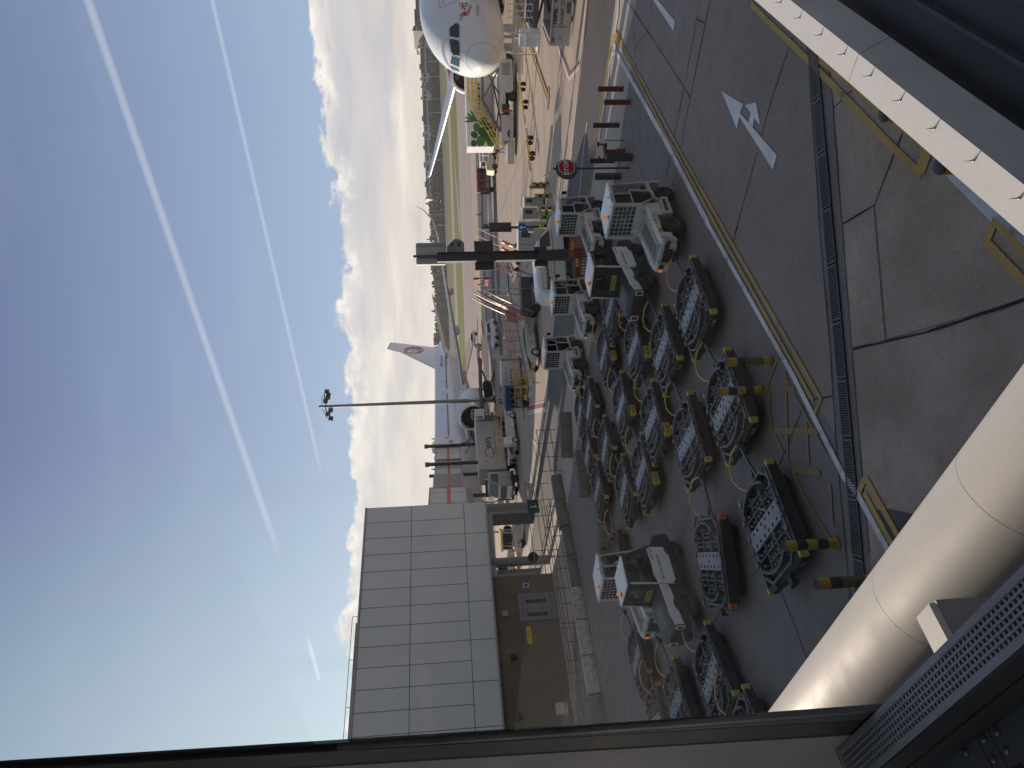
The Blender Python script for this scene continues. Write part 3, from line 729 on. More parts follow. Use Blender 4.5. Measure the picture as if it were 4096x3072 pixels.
# wing wall with white coping and bird spikes
wing = thing('wing_wall', 'low dark wing of the terminal topped by a white coping beam', 'building', AB(0, 0), GRID_RZ)
mat('coping', (.70, .68, .66), .5, dirt=.15, dirt_col=(.35, .30, .25), scale=4, fine=.08)
ZL = 4.4; BO = -1.60
for i, (a0_, a1_) in enumerate(((.9, 1.7), (1.704, 4.285), (4.291, 10.3), (10.306, 17.0))):
    b = MB('coping'); lb(None, a0_, a1_, BO, -1.43, ZL-.05, ZL, b)
    # inner sloping back face
    vs = [L3(a_, b_, z) for a_ in (a0_, a1_) for b_, z in ((-1.4299, ZL), (-1.33, ZL-.16), (-1.36, ZL-.2), (-1.43, ZL-.05))]
    b.add(vs, [(0, 1, 2, 3), (7, 6, 5, 4), (0, 4, 5, 1), (1, 5, 6, 2), (2, 6, 7, 3), (3, 7, 4, 0)], 'panel_trim')
    b.build('coping', wing)
b = MB('charcoal'); lb(None, .74, 17, BO+.05, -1.36, 0, ZL-.2, b)
for a0_, a1_, bb0, bb1, zz in ((.74, 17, -1.36, -1.16, 4.10), (.74, 17, -1.16, -1.14, 4.13), (.74, 17, -1.14, -.93, 4.05), (.74, 17, -.93, -.89, 4.11), (.74, 17, -.89, -.62, 4.0), (.74, 17, -.62, -.60, 4.04), (.74, 17, -.6, -.30, 3.96), (.74, 17, -.30, -.26, 4.03), (.74, 17, -.26, 14, 3.9)):
    lb(('post_grey' if bb1-bb0 < .05 else None), a0_, a1_, bb0, bb1, 0, zz, b)
b.build('roof', wing)
b = MB('rust_stain'); mat('rust_stain', (.34, .27, .20), .8, dirt=.6, dirt_col=(.55, .5, .45), scale=30)
a_ = 2.62
n_s = 0
while a_ < 12:
    m_ = MB('steel'); p = Vector(L3(a_, -1.485, ZL)); m_.cyl(p, p+Vector((0, 0, .014)), .006, .004, n=8); m_.cyl(p+Vector((0, 0, .014)), p+Vector((0, .004, .05)), .0035, .001, n=6); m_.sph(tuple(p+Vector((0, 0, .004))), .009, 5, sq=(1, 1, .5))
    m_.build('coping_screw', wing); a_ += .365 if a_ < 7 else .45; n_s += 1
# ------------------------------------------------------------------ baggage tugs
def wheel(parent, x, y, r, w, rim=.55, name='wheel', side=1, rimmat='rim_grey'):
    b = MB('rubber'); prof = [(r*rim, -w/2), (r*.86, -w/2), (r*.97, -w*.36), (r, -w*.15), (r, w*.15), (r*.97, w*.36), (r*.86, w/2), (r*rim, w/2)]
    b.lathe(prof, (x, y, r), 24, axis='Y')
    o = b.build(name, parent)
    c = MB(rimmat); c.lathe([(.001, w*.1*side), (r*.22, w*.16*side), (r*.24, w*.08*side), (r*rim*.85, w*.1*side), (r*rim*1.02, w*.44*side)], (x, y, r), 20, axis='Y')
    for k in range(5):
        a = k*2*math.pi/5; c.cyl((x+math.cos(a)*r*.33, y+w*.1*side, r+math.sin(a)*r*.33), (x+math.cos(a)*r*.33, y+w*.2*side, r+math.sin(a)*r*.33), .012, n=6)
    c.build('rim', o); return o
def grid(b, P0, U, V_, nu, nv, w, d, m=None):
    P0, U, V_ = Vector(P0), Vector(U), Vector(V_)
    for i in range(nu+1): b.bar(P0+U*(i/nu), P0+U*(i/nu)+V_, w, d, m)
    for j in range(nv+1): b.bar(P0+V_*(j/nv), P0+V_*(j/nv)+U, w, d, m)
TUG_LABEL = {}
def make_tug(label, loc, rz, plate='T3', red_seat=False):
    t = thing('baggage_tug', label, 'baggage tug', loc, rz, 'white baggage tugs parked with dollies')
    b = MB('white_paint')
    # chassis sides, rear deck, sills
    b.prism([(-1.40, .34), (-1.40, .80), (-1.34, .86), (.12, 1.02), (.12, .34)], -.36, .36)
    for s in (-1, 1):
        y0, y1 = sorted((s*.36, s*.60))
        b.prism([(-1.42, .50), (-1.42, .80), (-1.30, .86), (-.95, .90), (.10, .96), (.22, 1.02), (.22, .58), (-.30, .58), (-.36, .74), (-1.08, .74), (-1.10, .50)], y0, y1)
        b.prism([(-.32, .30), (-.32, .58), (.42, .52), (.42, .30)], *sorted((s*.40, s*.66)))
        b.b2((-1.46, s*.28, .42), (-1.30, s*.60, .78))
        b.prism([(.36, .50), (.36, .64), (1.16, .80), (1.22, .62), (1.02, .70), (.46, .62)], *sorted((s*.42, s*.62)))
    b.prism([(.22, .30), (.22, .50), (1.12, .50), (1.18, .72), (1.24, .72), (1.20, .30)], -.42, .42)
    b.b2((1.16, -.62, .34), (1.26, .62, .62))
    b.build('body', t, bevel=.012)
    b = MB('grey_paint'); b.add([(-1.36, -.35, .872), (.10, -.35, 1.032), (.10, .35, 1.032), (-1.36, .35, .872), (-1.36, -.35, .862), (.10, -.35, 1.022), (.10, .35, 1.022), (-1.36, .35, .862)], [(0, 1, 2, 3), (7, 6, 5, 4), (0, 4, 5, 1), (1, 5, 6, 2), (2, 6, 7, 3), (3, 7, 4, 0)])
    o = b.build('deck', t)
    c = MB('mid_grey')
    for i in range(14): x = -1.25+i*.08; c.bar((x, -.22, .888+(x+1.36)*.11), (x, .22, .888+(x+1.36)*.11), .03, .006)
    c.build('grip_strip', o)
    c = MB('dull_steel'); c.b2((-.22, -.67, .40), (.30, -.661, .50), 'dark_steel'); c.b2((-.20, -.672, .42), (.28, -.668, .44)); c.b2((-.20, -.672, .46), (.28, -.668, .48)); c.build('battery_hatch', t)
    c = MB('charcoal')
    for s in (-1, 1): c.b2((-1.475, s*.31, .60), (-1.461, s*.46, .74))
    c.b2((-1.412, -.25, .45), (-1.402, .25, .70)); c.build('vent', t)
    for s in (-1, 1):
        c = MB('amber' if s > 0 else 'dark_red'); c.b2((-1.477, s*.49, .60), (-1.461, s*.58, .72)); c.build('tail_light', t)
    c = MB('lemon_paint'); c.b2((-1.10, -.608, .76), (-.90, -.601, .86)); pl = c.build('number_plate', t)
    text(plate, .085, pl, face((-1.0, -.611, .81), (1, 0, 0), (0, 0, 1)))
    c = MB('ink'); 
    for i in range(2): c.b2((-.72+i*.10, -.607, .84), (-.66+i*.10, -.601, .88))
    c.build('sticker', t)
    # cab frame
    f = MB('white_paint'); xr, xf, zt = .16, 1.12, 1.94
    for s in (-1, 1):
        f.bar((xr, s*.56, .95), (xr, s*.57, zt), .06, .06)
        f.bar((xf+.12, s*.56, .66), (xf, s*.55, zt-.06), .05, .06)
        f.bar((xr, s*.57, zt-.04), (xf, s*.55, zt-.07), .05, .05)
        f.bar((xr, s*.56, 1.0), (xr+.05, s*.56, .55), .05, .05)
    f.b2((xr-.03, -.57, .98), (xr+.03, .57, 1.22)); f.bar((xf+.10, -.56, .92), (xf+.10, .56, .92), .05, .05); f.bar((xf, -.55, zt-.07), (xf, .55, zt-.07), .06, .06)
    f.b2((xf+.10, -.56, .60), (xf+.14, .56, .92))
    f.build('cab_frame', t)
    f = MB('roof_white')
    top = [(xr-.10, -.64), (xf+.10, -.62), (xf+.10, .62), (xr-.10, .64)]
    f.add([(x, y, zt+.0-(.02 if x > .5 else 0)) for x, y in top]+[(x*.98+.01, y*.97, zt+.075-(.04 if x > .5 else 0)) for x, y in top], [(3, 2, 1, 0), (4, 5, 6, 7), (0, 1, 5, 4), (1, 2, 6, 5), (2, 3, 7, 6), (3, 0, 4, 7)])
    rf = f.build('roof', t, bevel=.015)
    c = MB('charcoal')
    for x, y in ((xr+.0, -.5), (xr+.0, .5), (xr+.45, -.5)): c.cyl((x, y, zt+.06), (x, y, zt+.085), .022, n=8)
    c.build('roof_bolt', rf)
    c = MB('charcoal'); c.cyl((xr+.02, -.12, zt+.065), (xr+.02, -.12, zt+.10), .055, n=12); bc = c.build('beacon_base', t)
    c = MB('amber'); c.lathe([(.0, .12), (.035, .115), (.048, .09), (.05, 0)], (xr+.02, -.12, zt+.10), 14); c.build('beacon', bc)
    g_ = MB('white_paint'); grid(g_, (xr-.035, -.54, 1.25), (0, 1.08, 0), (0, 0, .64), 7, 5, .016, .016); g_.build('rear_guard', t)
    g_ = MB('clear_glass'); g_.b2((xr-.012, -.54, 1.25), (xr-.006, .54, 1.89)); g_.build('rear_window', t)
    g_ = MB('clear_glass'); g_.add([(xf+.09, -.54, .94), (xf+.09, .54, .94), (xf, .53, zt-.08), (xf, -.53, zt-.08)], [(0, 1, 2, 3)]); g_.build('windscreen', t)
    for s in (-1, 1):    # half door that covers the rear part of the opening
        d = MB('white_paint'); y = s*.615
        out = [(xr-.02, 1.90), (xr+.50, 1.90), (xr+.44, .98), (xr+.40, .74), (xr+.06, .98), (xr-.02, 1.22)]
        out = [(xr-.03, 1.90), (xr+.42, 1.90), (xr+.44, 1.38), (xr+.62, 1.36), (xr+.56, .72), (xr+.24, .70), (xr-.03, 1.12)]
        for i in range(len(out)):
            p, q = out[i], out[(i+1) % len(out)]; d.bar((p[0], y, p[1]), (q[0], y, q[1]), .035, .075, up=(0, 1, 0))
        d.bar((xr-.03, y, 1.37), (xr+.44, y, 1.37), .035, .05, up=(0, 1, 0))
        dd = d.build('door', t)
        w_ = MB('clear_glass'); w_.prism([(xr+.0, 1.40), (xr+.0, 1.87), (xr+.40, 1.87), (xr+.41, 1.40)], y-.004, y+.004); w_.prism([(xr+.03, 1.16), (xr+.03, 1.33), (xr+.55, 1.33), (xr+.52, .76), (xr+.27, .75)], y-.004, y+.004); w_.build('window', dd)
        w_ = MB('black_plastic')
        rr_ = [(xr+.0, 1.40), (xr+.0, 1.87), (xr+.40, 1.87), (xr+.41, 1.40)]
        for i in range(4): p, q = rr_[i], rr_[(i+1) % 4]; w_.bar((p[0], y+s*.012, p[1]), (q[0], y+s*.012, q[1]), .02, .022, up=(0, 1, 0))
        w_.build('window_frame', dd)
        m_ = MB('black_plastic'); m_.bar((xf+.02, s*.58, 1.74), (xf+.14, s*.74, 1.78), .018); m_.box((xf+.14, s*.76, 1.70), (.05, .13, .20)); m_.build('mirror', t)
    c = MB('charcoal'); c.box((.48, 0, .62), (.5, .9, .3)); c.box((.36, .0, 1.02), (.12, .42, .48), ry=-.1); c.box((.56, .0, .80), (.42, .44, .10)); c.build('seat', t)
    c = MB('black_plastic'); c.tube([(.88+.0*math.cos(a)+.10*math.sin(a), .0+.17*math.cos(a), 1.12+.13*math.sin(a)) for a in [i*math.pi/8 for i in range(16)]], .012, closed=True); c.bar((.90, 0, 1.12), (1.08, 0, .85), .04); c.box((1.10, 0, .82), (.14, .95, .22)); c.build('steering_wheel', t)
    c = MB('white_paint')   # handrail over the deck
    for s in (-.42, .42): c.tube([(xr-.04, s, 1.06), (-.12, s, 1.02), (-.35, s, 1.0), (-.42, s, .97)], .010)
    c.tube([(-.46, -.40, 1.0), (-1.30, -.40, .98), (-1.36, -.40, .88)], .012); c.tube([(-1.36, -.36, 1.0), (-1.42, .0, 1.02), (-1.36, .36, 1.0)], .010)
    c.build('handrail', t)
    c = MB('dark_steel'); c.box((-1.46, 0, .36), (.16, .28, .16)); c.cyl((-1.54, 0, .26), (-1.54, 0, .5), .025); c.box((-1.50, 0, .44), (.14, .22, .03)); c.build('tow_hitch', t)
    for x, r_ in ((.72, .30), (-.70, .345)):
        for s in (-1, 1): wheel(t, x, s*.50, r_, .20, .52, side=s)
    c = MB('dark_steel'); c.b2((-1.2, -.35, .20), (1.1, .35, .345)); c.cyl((-.70, -.45, .33), (-.70, .45, .33), .06); c.cyl((.72, -.45, .30), (.72, .45, .30), .05); c.build('axle', t)
    text('CHARLATTE', .055, rf, face((.42, -.645, zt+.03), (1, 0, 0), (0, 0, 1)))
    return t
def make_ba(label, loc, rz, plate):
    t = thing('electric_tug', label, 'electric tug', loc, rz, 'dark electric tugs with airline lettering')
    mat('tug_black', (.018, .022, .030), .45, dirt=.35, dirt_col=(.07, .065, .06), scale=2.5)
    b = MB('tug_black')
    b.prism([(-1.62, .36), (-1.62, .86), (-1.50, .95), (-.35, 1.05), (-.35, .36)], -.62, .62)
    b.prism([(-.35, .30), (-.35, .60), (.75, .55), (.75, .30)], -.60, .60)
    b.prism([(.72, .32), (.72, 1.02), (.98, 1.00), (1.36, .78), (1.42, .40), (1.30, .32)], -.62, .62)
    b.build('body', t, bevel=.02)
    for s in (-1, 1):
        c = MB('clean_white'); y0, y1 = sorted((s*.60, s*.648))
        c.prism([(-1.60, .62), (-1.60, .88), (-1.30, .95), (-.34, 1.02), (-.34, .78), (-.50, .72), (-1.30, .66)], y0, y1)
        c.build('side_panel', t, bevel=.008)
        c = MB('dark_red'); c.b2((-1.645, s*.44, .62), (-1.625, s*.56, .80)); 
        fr = MB('clean_white')
        for a_, b_ in (((-1.63, s*.42, .60), (-1.63, s*.58, .60)), ((-1.63, s*.58, .60), (-1.63, s*.58, .82)), ((-1.63, s*.58, .82), (-1.63, s*.42, .82)), ((-1.63, s*.42, .82), (-1.63, s*.42, .60))): fr.bar(a_, b_, .02, .03)
        o = c.build('tail_light', t); fr.build('light_frame', o)
    c = MB('charcoal'); c.add([(-1.48, -.46, .962), (-.42, -.46, 1.055), (-.42, .46, 1.055), (-1.48, .46, .962)], [(0, 1, 2, 3)])
    o = c.build('deck', t); c = MB('light_grey')
    for i in range(9):
        x = -1.30+i*.065; c.bar((x, -.26, .985+(x+1.48)*.088), (x, .26, .985+(x+1.48)*.088), .012, .006)
    c.bar((-1.30, 0, .99), (-.78, 0, 1.035), .012, .006); c.build('deck_vent', o)
    # cab: dark frame, dark rear wall with plate, flat pale roof
    xr, xf, zt = -.32, .86, 1.93
    c = MB('tug_black')
    for s in (-1, 1):
        c.bar((xr, s*.57, 1.0), (xr+.10, s*.56, zt), .07, .06); c.bar((xf+.14, s*.57, .98), (xf-.16, s*.56, zt-.02), .07, .06); c.bar((xr+.08, s*.56, zt-.02), (xf-.15, s*.56, zt-.03), .06)
    c.bar((xf-.15, -.55, zt-.03), (xf-.15, .55, zt-.03), .06); c.bar((xf+.12, -.55, 1.02), (xf+.12, .55, 1.02), .06)
    c.add([(xr, -.57, 1.0), (xr, .57, 1.0), (xr+.035, .57, 1.42), (xr+.035, -.57, 1.42), (xr+.03, -.57, 1.0), (xr+.03, .57, 1.0), (xr+.065, .57, 1.42), (xr+.065, -.57, 1.42)], [(3, 2, 1, 0), (4, 5, 6, 7), (0, 1, 5, 4), (1, 2, 6, 5), (2, 3, 7, 6), (3, 0, 4, 7)])
    c.bar((xr+.09, -.56, zt-.08), (xr+.09, .56, zt-.08), .06, .14); c.bar((xr+.06, -.42, 1.4), (xr+.09, -.42, zt), .05, .30, up=(0, 1, 0)); c.bar((xr+.06, .42, 1.4), (xr+.09, .42, zt), .05, .30, up=(0, 1, 0))
    c.build('cab_frame', t)
    c = MB('black_plastic'); grid(c, (xr+.03, -.28, 1.42), (0, .56, 0), (.03, 0, .40), 4, 4, .008, .008); c.build('rear_guard', t)
    c = MB('roof_white'); c.add([(xr+.02, -.62, zt), (xf-.10, -.60, zt-.02), (xf-.10, .60, zt-.02), (xr+.02, .62, zt), (xr+.05, -.58, zt+.05), (xf-.16, -.56, zt+.04), (xf-.16, .56, zt+.04), (xr+.05, .58, zt+.05)], [(3, 2, 1, 0), (4, 5, 6, 7), (0, 1, 5, 4), (1, 2, 6, 5), (2, 3, 7, 6), (3, 0, 4, 7)])
    rf = c.build('roof', t, bevel=.01)
    c = MB('charcoal'); c.cyl((xr+.16, .10, zt+.05), (xr+.16, .10, zt+.09), .06, n=12); bc = c.build('beacon_base', t)
    c = MB('amber'); c.lathe([(.0, .12), (.035, .115), (.048, .09), (.05, 0)], (xr+.16, .10, zt+.09), 14); c.build('beacon', bc)
    for s in (-1, 1):
        c = MB('clean_white'); y = s*.635
        c.prism([(-.30, .62), (-.30, 1.02), (.02, 1.10), (.40, 1.08), (.90, 1.12), (.94, .98), (.90, .60), (.70, .50), (-.22, .50)], *sorted((y-s*.03, y+s*.012)))
        for p, q in (((-.33, .55), (-.24, 1.86)), ((-.24, 1.86), (.62, 1.84)), ((.62, 1.84), (.92, 1.06))): c.bar((p[0], y, p[1]), (q[0], y, q[1]), .03, .05, m='clean_white' if p[0] < -.3 else 'tug_black', up=(0, 1, 0))
        dd = c.build('door', t)
        w_ = MB('clear_glass'); w_.prism([(-.26, 1.06), (-.20, 1.83), (.60, 1.81), (.88, 1.12), (.40, 1.10), (0, 1.12)], y-.004, y+.004); w_.build('window', dd)
        rt = (1, 0, 0) if s < 0 else (-1, 0, 0)
        text('BRITISH AIRWAYS', .105, dd, face((.24, y+s*.014, .84), rt, (0, 0, 1)), 'ink_blue')
        w_ = MB('red_paint'); w_.prism([(.46, 1.0), (.60, 1.05), (.88, 1.055), (.60, 1.02), (.52, .985)], *sorted((y+s*.0125, y+s*.0145))); w_.prism([(.70, 1.0), (.86, 1.03), (.90, 1.01), (.80, .995)], *sorted((y+s*.0125, y+s*.0145)), m='ink_blue'); w_.build('emblem', dd)
    c = MB('clear_glass'); c.add([(xf+.13, -.54, 1.03), (xf+.13, .54, 1.03), (xf-.15, .53, zt-.05), (xf-.15, -.53, zt-.05)], [(0, 1, 2, 3)]); c.build('windscreen', t)
    c = MB('charcoal'); c.box((.0, 0, .86), (.46, .9, .14)); c.box((-.20, 0, 1.15), (.12, .9, .46)); c.build('seat', t)
    c = MB('black_plastic'); c.tube([(.58+.08*math.sin(a), -.22+.18*math.cos(a), 1.20+.15*math.sin(a)) for a in [i*math.pi/8 for i in range(16)]], .013, closed=True); c.bar((.60, -.22, 1.2), (.78, -.22, .95), .05); c.box((.82, 0, 1.0), (.2, 1.05, .10)); c.build('steering_wheel', t)
    c = MB('lemon_paint'); c.b2((xr-.012, -.30, 1.14), (xr-.001, .30, 1.30)); pl = c.build('number_plate', t)
    text(plate, .135, pl, face((xr-.016, 0, 1.22), (0, -1, 0), (0, 0, 1)))
    c = MB('dark_steel'); c.box((-1.66, 0, .40), (.14, .30, .20)); c.cyl((-1.72, 0, .28), (-1.72, 0, .56), .025); c.build('tow_hitch', t)
    c = MB('steel'); c.tube([(-.52, -.655, .9), (-.52, -.70, .9), (-.44, -.70, .86), (-.44, -.655, .86)], .008); c.build('handle', t)
    for x, r_ in ((.82, .31), (-.98, .40)):
        for s in (-1, 1): wheel(t, x, s*.54, r_, .24, .55, side=s, rimmat='charcoal')
    c = MB('dark_steel'); c.b2((-1.4, -.4, .22), (1.2, .4, .37)); c.build('axle', t)
    return t
def hd(a): return Vector((math.cos(a), math.sin(a), 0)), Vector((-math.sin(a), math.cos(a), 0))
def tugpos(mid, deg, off=.60):
    h, l = hd(R(deg)); m = Vector((mid[0], mid[1], 0)) + l*off; return (m.x, m.y, .03)
make_tug('white baggage tug nearest the stop sign, door shut, first in the front row', tugpos((4.97, 19.80), 38), R(38), 'T3')
make_tug('white baggage tug parked directly behind the front one, beside the white van', tugpos((6.88, 28.6), 36), R(36), 'T2')
make_tug('white baggage tug standing left of the red barriers with a dark round mirror inside', tugpos((3.80, 31.0), 40), R(40), 'T2')
make_tug('farthest white baggage tug, at the edge of the service road below the blue cart', tugpos((1.42, 34.35), 42), R(42), 'T2')
make_tug('white baggage tug half hidden behind the dark airline tug near the pier wall', (-7.22, 23.45, .03), R(52), 'T2')
make_ba('dark electric tug with white door panel and red emblem, wedged between the white tugs', tugpos((3.95, 23.0), 47, .62), R(47), 'ET 2276')
make_ba('dark electric tug near the pier wall with plate ET 2272 on its back', tugpos((-5.80, 20.15), 47, .55), R(47), 'ET 2272')

# ------------------------------------------------------------------ container dollies
def make_dolly(kind, label, group):
    """kind: yellow, plate, orange"""
    t = thing('container_dolly', label, 'container dolly', (0, 0, 0), 0, group)
    Lh, Wh, H = 1.05, .86, .50
    col = 'orange_paint' if kind == 'orange' else 'lemon_paint'
    b = MB('dull_steel')      # outer frame: boxed side beams and cut-corner ends
    for s in (-1, 1):
        b.bar((-Lh+.12, s*(Wh-.05), H-.03), (Lh-.12, s*(Wh-.05), H-.03), .05, .07)
        b.prism([(-Lh+.02, .26), (-Lh+.02, .46), (Lh-.02, .46), (Lh-.02, .26), (.55, .20), (-.55, .20)], *sorted((s*(Wh), s*(Wh+.045))), m='dark_steel')
        b.b2((-Lh, s*(Wh-.02), .455), (Lh, s*(Wh+.05), .47))
        for x in (-.45, -.15, .15, .52): b.box((x, s*(Wh-.01), .505), (.12, .10, .07)); 
        for x in (-.3, .3): b.box((x, s*(Wh+.05), .40), (.16, .02, .10), 'black_plastic')
    for s in (-1, 1):
        b.bar((s*(Lh-.04), -.5, H-.04), (s*(Lh-.04), .5, H-.04), .05, .07)
        for q in (-1, 1): b.bar((s*(Lh-.04), q*.5, H-.04), (s*(Lh-.30), q*(Wh-.05), H-.04), .05, .07)
    fr = b.build('frame', t)
    b = MB('dark_steel'); b.b2((-Lh+.05, -Wh+.1, .30), (Lh-.05, Wh-.1, .315)); b.b2((-Lh+.1, -.3, .20), (Lh-.1, -.2, .30)); b.b2((-Lh+.1, .2, .20), (Lh-.1, .3, .30)); b.build('underframe', t)
    # turntable: two raised arcs, four long bars, cross bars, pierced middle plate
    mat('ring_steel', (.09, .092, .10), .5, .4, dirt=.4, fine=.2); b = MB('ring_steel'); Rr_ = .90
    for s in (-1, 1):
        n = 14; a0, a1 = (-.72, .72)
        pts_o, pts_i = [], []
        for i in range(n+1):
            a = a0+(a1-a0)*i/n; a += 0 if s > 0 else math.pi
            pts_o.append(Vector((Rr_*1.06*math.cos(a), Rr_*1.06*math.sin(a), 0))); pts_i.append(Vector((Rr_*.99*math.cos(a), Rr_*.99*math.sin(a), 0)))
        vs = [p+Vector((0, 0, z)) for z in (.50, .575) for p in pts_o+pts_i]; k = n+1; fs = []
        for i in range(n):
            fs += [(2*k+i, 2*k+i+1, 3*k+i+1, 3*k+i), (i, i+1, 2*k+i+1, 2*k+i), (k+i+1, k+i, 3*k+i, 3*k+i+1)]
        b.add(vs, fs)
    b.build('ring_rail', t)
    mat('bar_steel', (.20, .21, .22), .45, .4, dirt=.3); b = MB('bar_steel')
    for y in (-.74, -.27, .27, .74):
        e = math.sqrt(max(0, .86**2-y*y)) if abs(y) > .5 else .84
        b.bar((-e, y, .49), (e, y, .49), .016, .045)
    for s in (-1, 1):
        b.bar((s*.45, -.74, .49), (s*.45, .74, .49), .016, .03)
        b.bar((s*.66, -.27, .492), (s*.66, .27, .492), .016, .03)
        b.bar((s*.22, -.27, .493), (s*.45, .02, .493), .03, .02)
    b.build('turntable_bar', t)
    b = MB('dull_steel')
    random.seed(3)
    for x in (-.76, -.58, -.34, .34, .56, .74):
        for y in (-.62, -.46, -.16, .02, .16, .44, .62):
            if x*x+y*y < .80 and random.random() < .88:
                b.cyl((x, y, .32), (x, y, .44), .028, n=7); b.sph((x, y, .462), .036, 5, 'bar_steel')
    b.build('ball_castor', t)
    # middle plate with twelve holes (ring of quads around each hole)
    mat('plate_steel', (.26, .27, .285), .45, .3, dirt=.3, fine=.2); b = MB('plate_steel'); hx = .21; zt = .512
    holes = [(sx*.13, -.60+i*.24) for sx in (-1, 1) for i in range(6)]
    xs = [-hx, -.13, .13, hx]
    def cell(x0, x1, y0, y1, hc=None):
        if hc is None:
            b.add([(x0, y0, zt), (x1, y0, zt), (x1, y1, zt), (x0, y1, zt)], [(0, 1, 2, 3)]); return
        n = 12; hr = .042; inn = [(hc[0]+hr*math.cos(2*math.pi*i/n), hc[1]+hr*1.0*math.sin(2*math.pi*i/n), zt) for i in range(n)]
        outp = []
        for i in range(n):
            c_, s_ = math.cos(2*math.pi*i/n), math.sin(2*math.pi*i/n); k = min(((x1-hc[0]) if c_ > 0 else (hc[0]-x0))/max(abs(c_), 1e-6), ((y1-hc[1]) if s_ > 0 else (hc[1]-y0))/max(abs(s_), 1e-6))
            outp.append((hc[0]+c_*k, hc[1]+s_*k, zt))
        b.add(inn+outp, [(i, (i+1) % n, n+(i+1) % n, n+i) for i in range(n)])
        cs = [(x0, y0), (x1, y0), (x1, y1), (x0, y1)]
        for cx_, cy_ in cs:
            nb = sorted(range(n), key=lambda i: (outp[i][0]-cx_)**2+(outp[i][1]-cy_)**2)[:2]
            b.add([(cx_, cy_, zt), outp[nb[0]], outp[nb[1]]], [(0, 1, 2)])
    for i in range(6):
        y0, y1 = -.60+i*.24-.12, -.60+i*.24+.12
        for sx in (-1, 1):
            x0, x1 = sorted((sx*.05, sx*hx)); cell(x0, x1, y0, y1, (sx*.13, -.60+i*.24))
        cell(-.05, .05, y0, y1)
    for s in (-1, 1): cell(-hx, hx, *sorted((s*.72, s*.80)))
    b.b2((-hx, -.80, zt-.05), (-hx+.006, .80, zt-.001)); b.b2((hx-.006, -.80, zt-.05), (hx, .80, zt-.001))
    b.build('centre_plate', t)
    b = MB('dull_steel'); b.cyl((0, 0, zt), (0, 0, zt+.004), .06, n=16); b.build('pivot_cap', t)
    # corner blocks
    for sx in (-1, 1):
        for sy in (-1, 1):
            b = MB(col if not (kind == 'plate' and sx < 0 and sy < 0) else 'yellow_paint')
            b.b2((sx*(Lh-.10), sy*(Wh-.02), .30), (sx*(Lh+.03), sy*(Wh+.06), .475))
            b.build('corner_block', t, bevel=.006)
        b = MB('dark_steel'); b.b2((sx*(Lh-.02), -.55, .24), (sx*(Lh+.04), .55, .40)); b.prism([(Lh-.1, .22), (Lh-.1, .44), (Lh+.06, .44), (Lh+.06, .30)] if sx > 0 else [(-Lh+.1, .22), (-Lh+.1, .44), (-Lh-.06, .44), (-Lh-.06, .30)], .5, .80); b.build('end_beam', t)
    b = MB('red_paint')
    for x, y, dx_ in ((-.62, -Wh+.02, .10), (Lh-.16, -Wh+.10, .12), (-.55, Wh+.07, .02), (.75, Wh+.07, .02)): b.bar((x, y, .50), (x+dx_, y+.02, .58), .018)
    b.build('stop_handle', t)
    b = MB('amber' if kind != 'orange' else 'rust_rail'); b.b2((Lh-.22, -Wh-.006, .38), (Lh-.14, -Wh-.001, .44)); b.build('side_reflector', t)
    if kind == 'plate':
        b = MB('yellow_paint'); b.b2((-Lh-.01, -Wh-.075, .27), (-Lh+.42, -Wh-.062, .46)); p_ = b.build('number_plate', t)
        text('D 28', .13, p_, face((-Lh+.2, -Wh-.078, .365), (1, 0, 0), (0, 0, 1)))
    else:
        b = MB('black_plastic'); b.b2((-Lh-.055, -.80, .24), (-Lh-.042, -.34, .42)); p_ = b.build('number_plate', t)
        text('5 26', .12, p_, face((-Lh-.058, -.57, .33), (0, -1, 0), (0, 0, 1)), 'light_grey')
    for x in (-.66, .66):
        for s in (-1, 1):
            b = MB('rubber'); b.lathe([(.05, -.07), (.17, -.07), (.19, -.04), (.19, .04), (.17, .07), (.05, .07)], (x, s*.66, .19), 16, axis='Y'); b.cyl((x, s*.66-.075, .19), (x, s*.66+.075, .19), .07, n=10, m='dark_steel'); b.build('wheel', t)
    b = MB('dull_steel')      # draw bar at the front, coupling jaw and brake hose
    b.bar((Lh-.1, -.16, .33), (Lh+.52, 0, .36), .05, .05); b.bar((Lh-.1, .16, .33), (Lh+.52, 0, .36), .05, .05); b.bar((Lh+.45, 0, .36), (Lh+.95, 0, .42), .06, .06); b.build('draw_bar', t)
    b = MB('dark_steel'); b.box((Lh+1.02, 0, .43), (.16, .14, .12)); b.tube([(Lh+1.06+.09*math.cos(a), .09*math.sin(a), .44) for a in [i*math.pi/5 for i in range(10)]], .018, closed=True); b.tube([(Lh+.98, -.05, .48), (Lh+1.1, -.12, .56), (Lh+1.2, -.04, .52), (Lh+1.16, .06, .46)], .014); b.build('tow_eye', t)
    b = MB('hose_yellow'); b.tube([(Lh-.02, .30, .46), (Lh+.14, .46, .54), (Lh+.42, .58, .60), (Lh+.72, .52, .60), (Lh+.94, .30, .56), (Lh+1.02, .06, .48)], .017, n=7); b.build('brake_hose', t)
    b = MB('dark_steel'); b.box((-Lh-.12, 0, .34), (.2, .16, .10)); b.box((-Lh-.20, .0, .30), (.05, .34, .05)); b.build('rear_hitch', t)
    return t
GD = 'container dollies parked in trains'
z2 = lambda x, y: (2100+x/2.765, 600+y/2.765); z3 = lambda x, y: (2100+x/2.765, 1100+y/2.765); z6 = lambda x, y: (2100+x/2.765, 1600+y/2.765)
zm = lambda x, y: (2600+x/2.766, 1400+y/2.766); z8b = lambda x, y: (2300+x/2.37, 2300+y/2.37); zf = lambda x, y: (2600+x/3.687, 950+y/3.687)
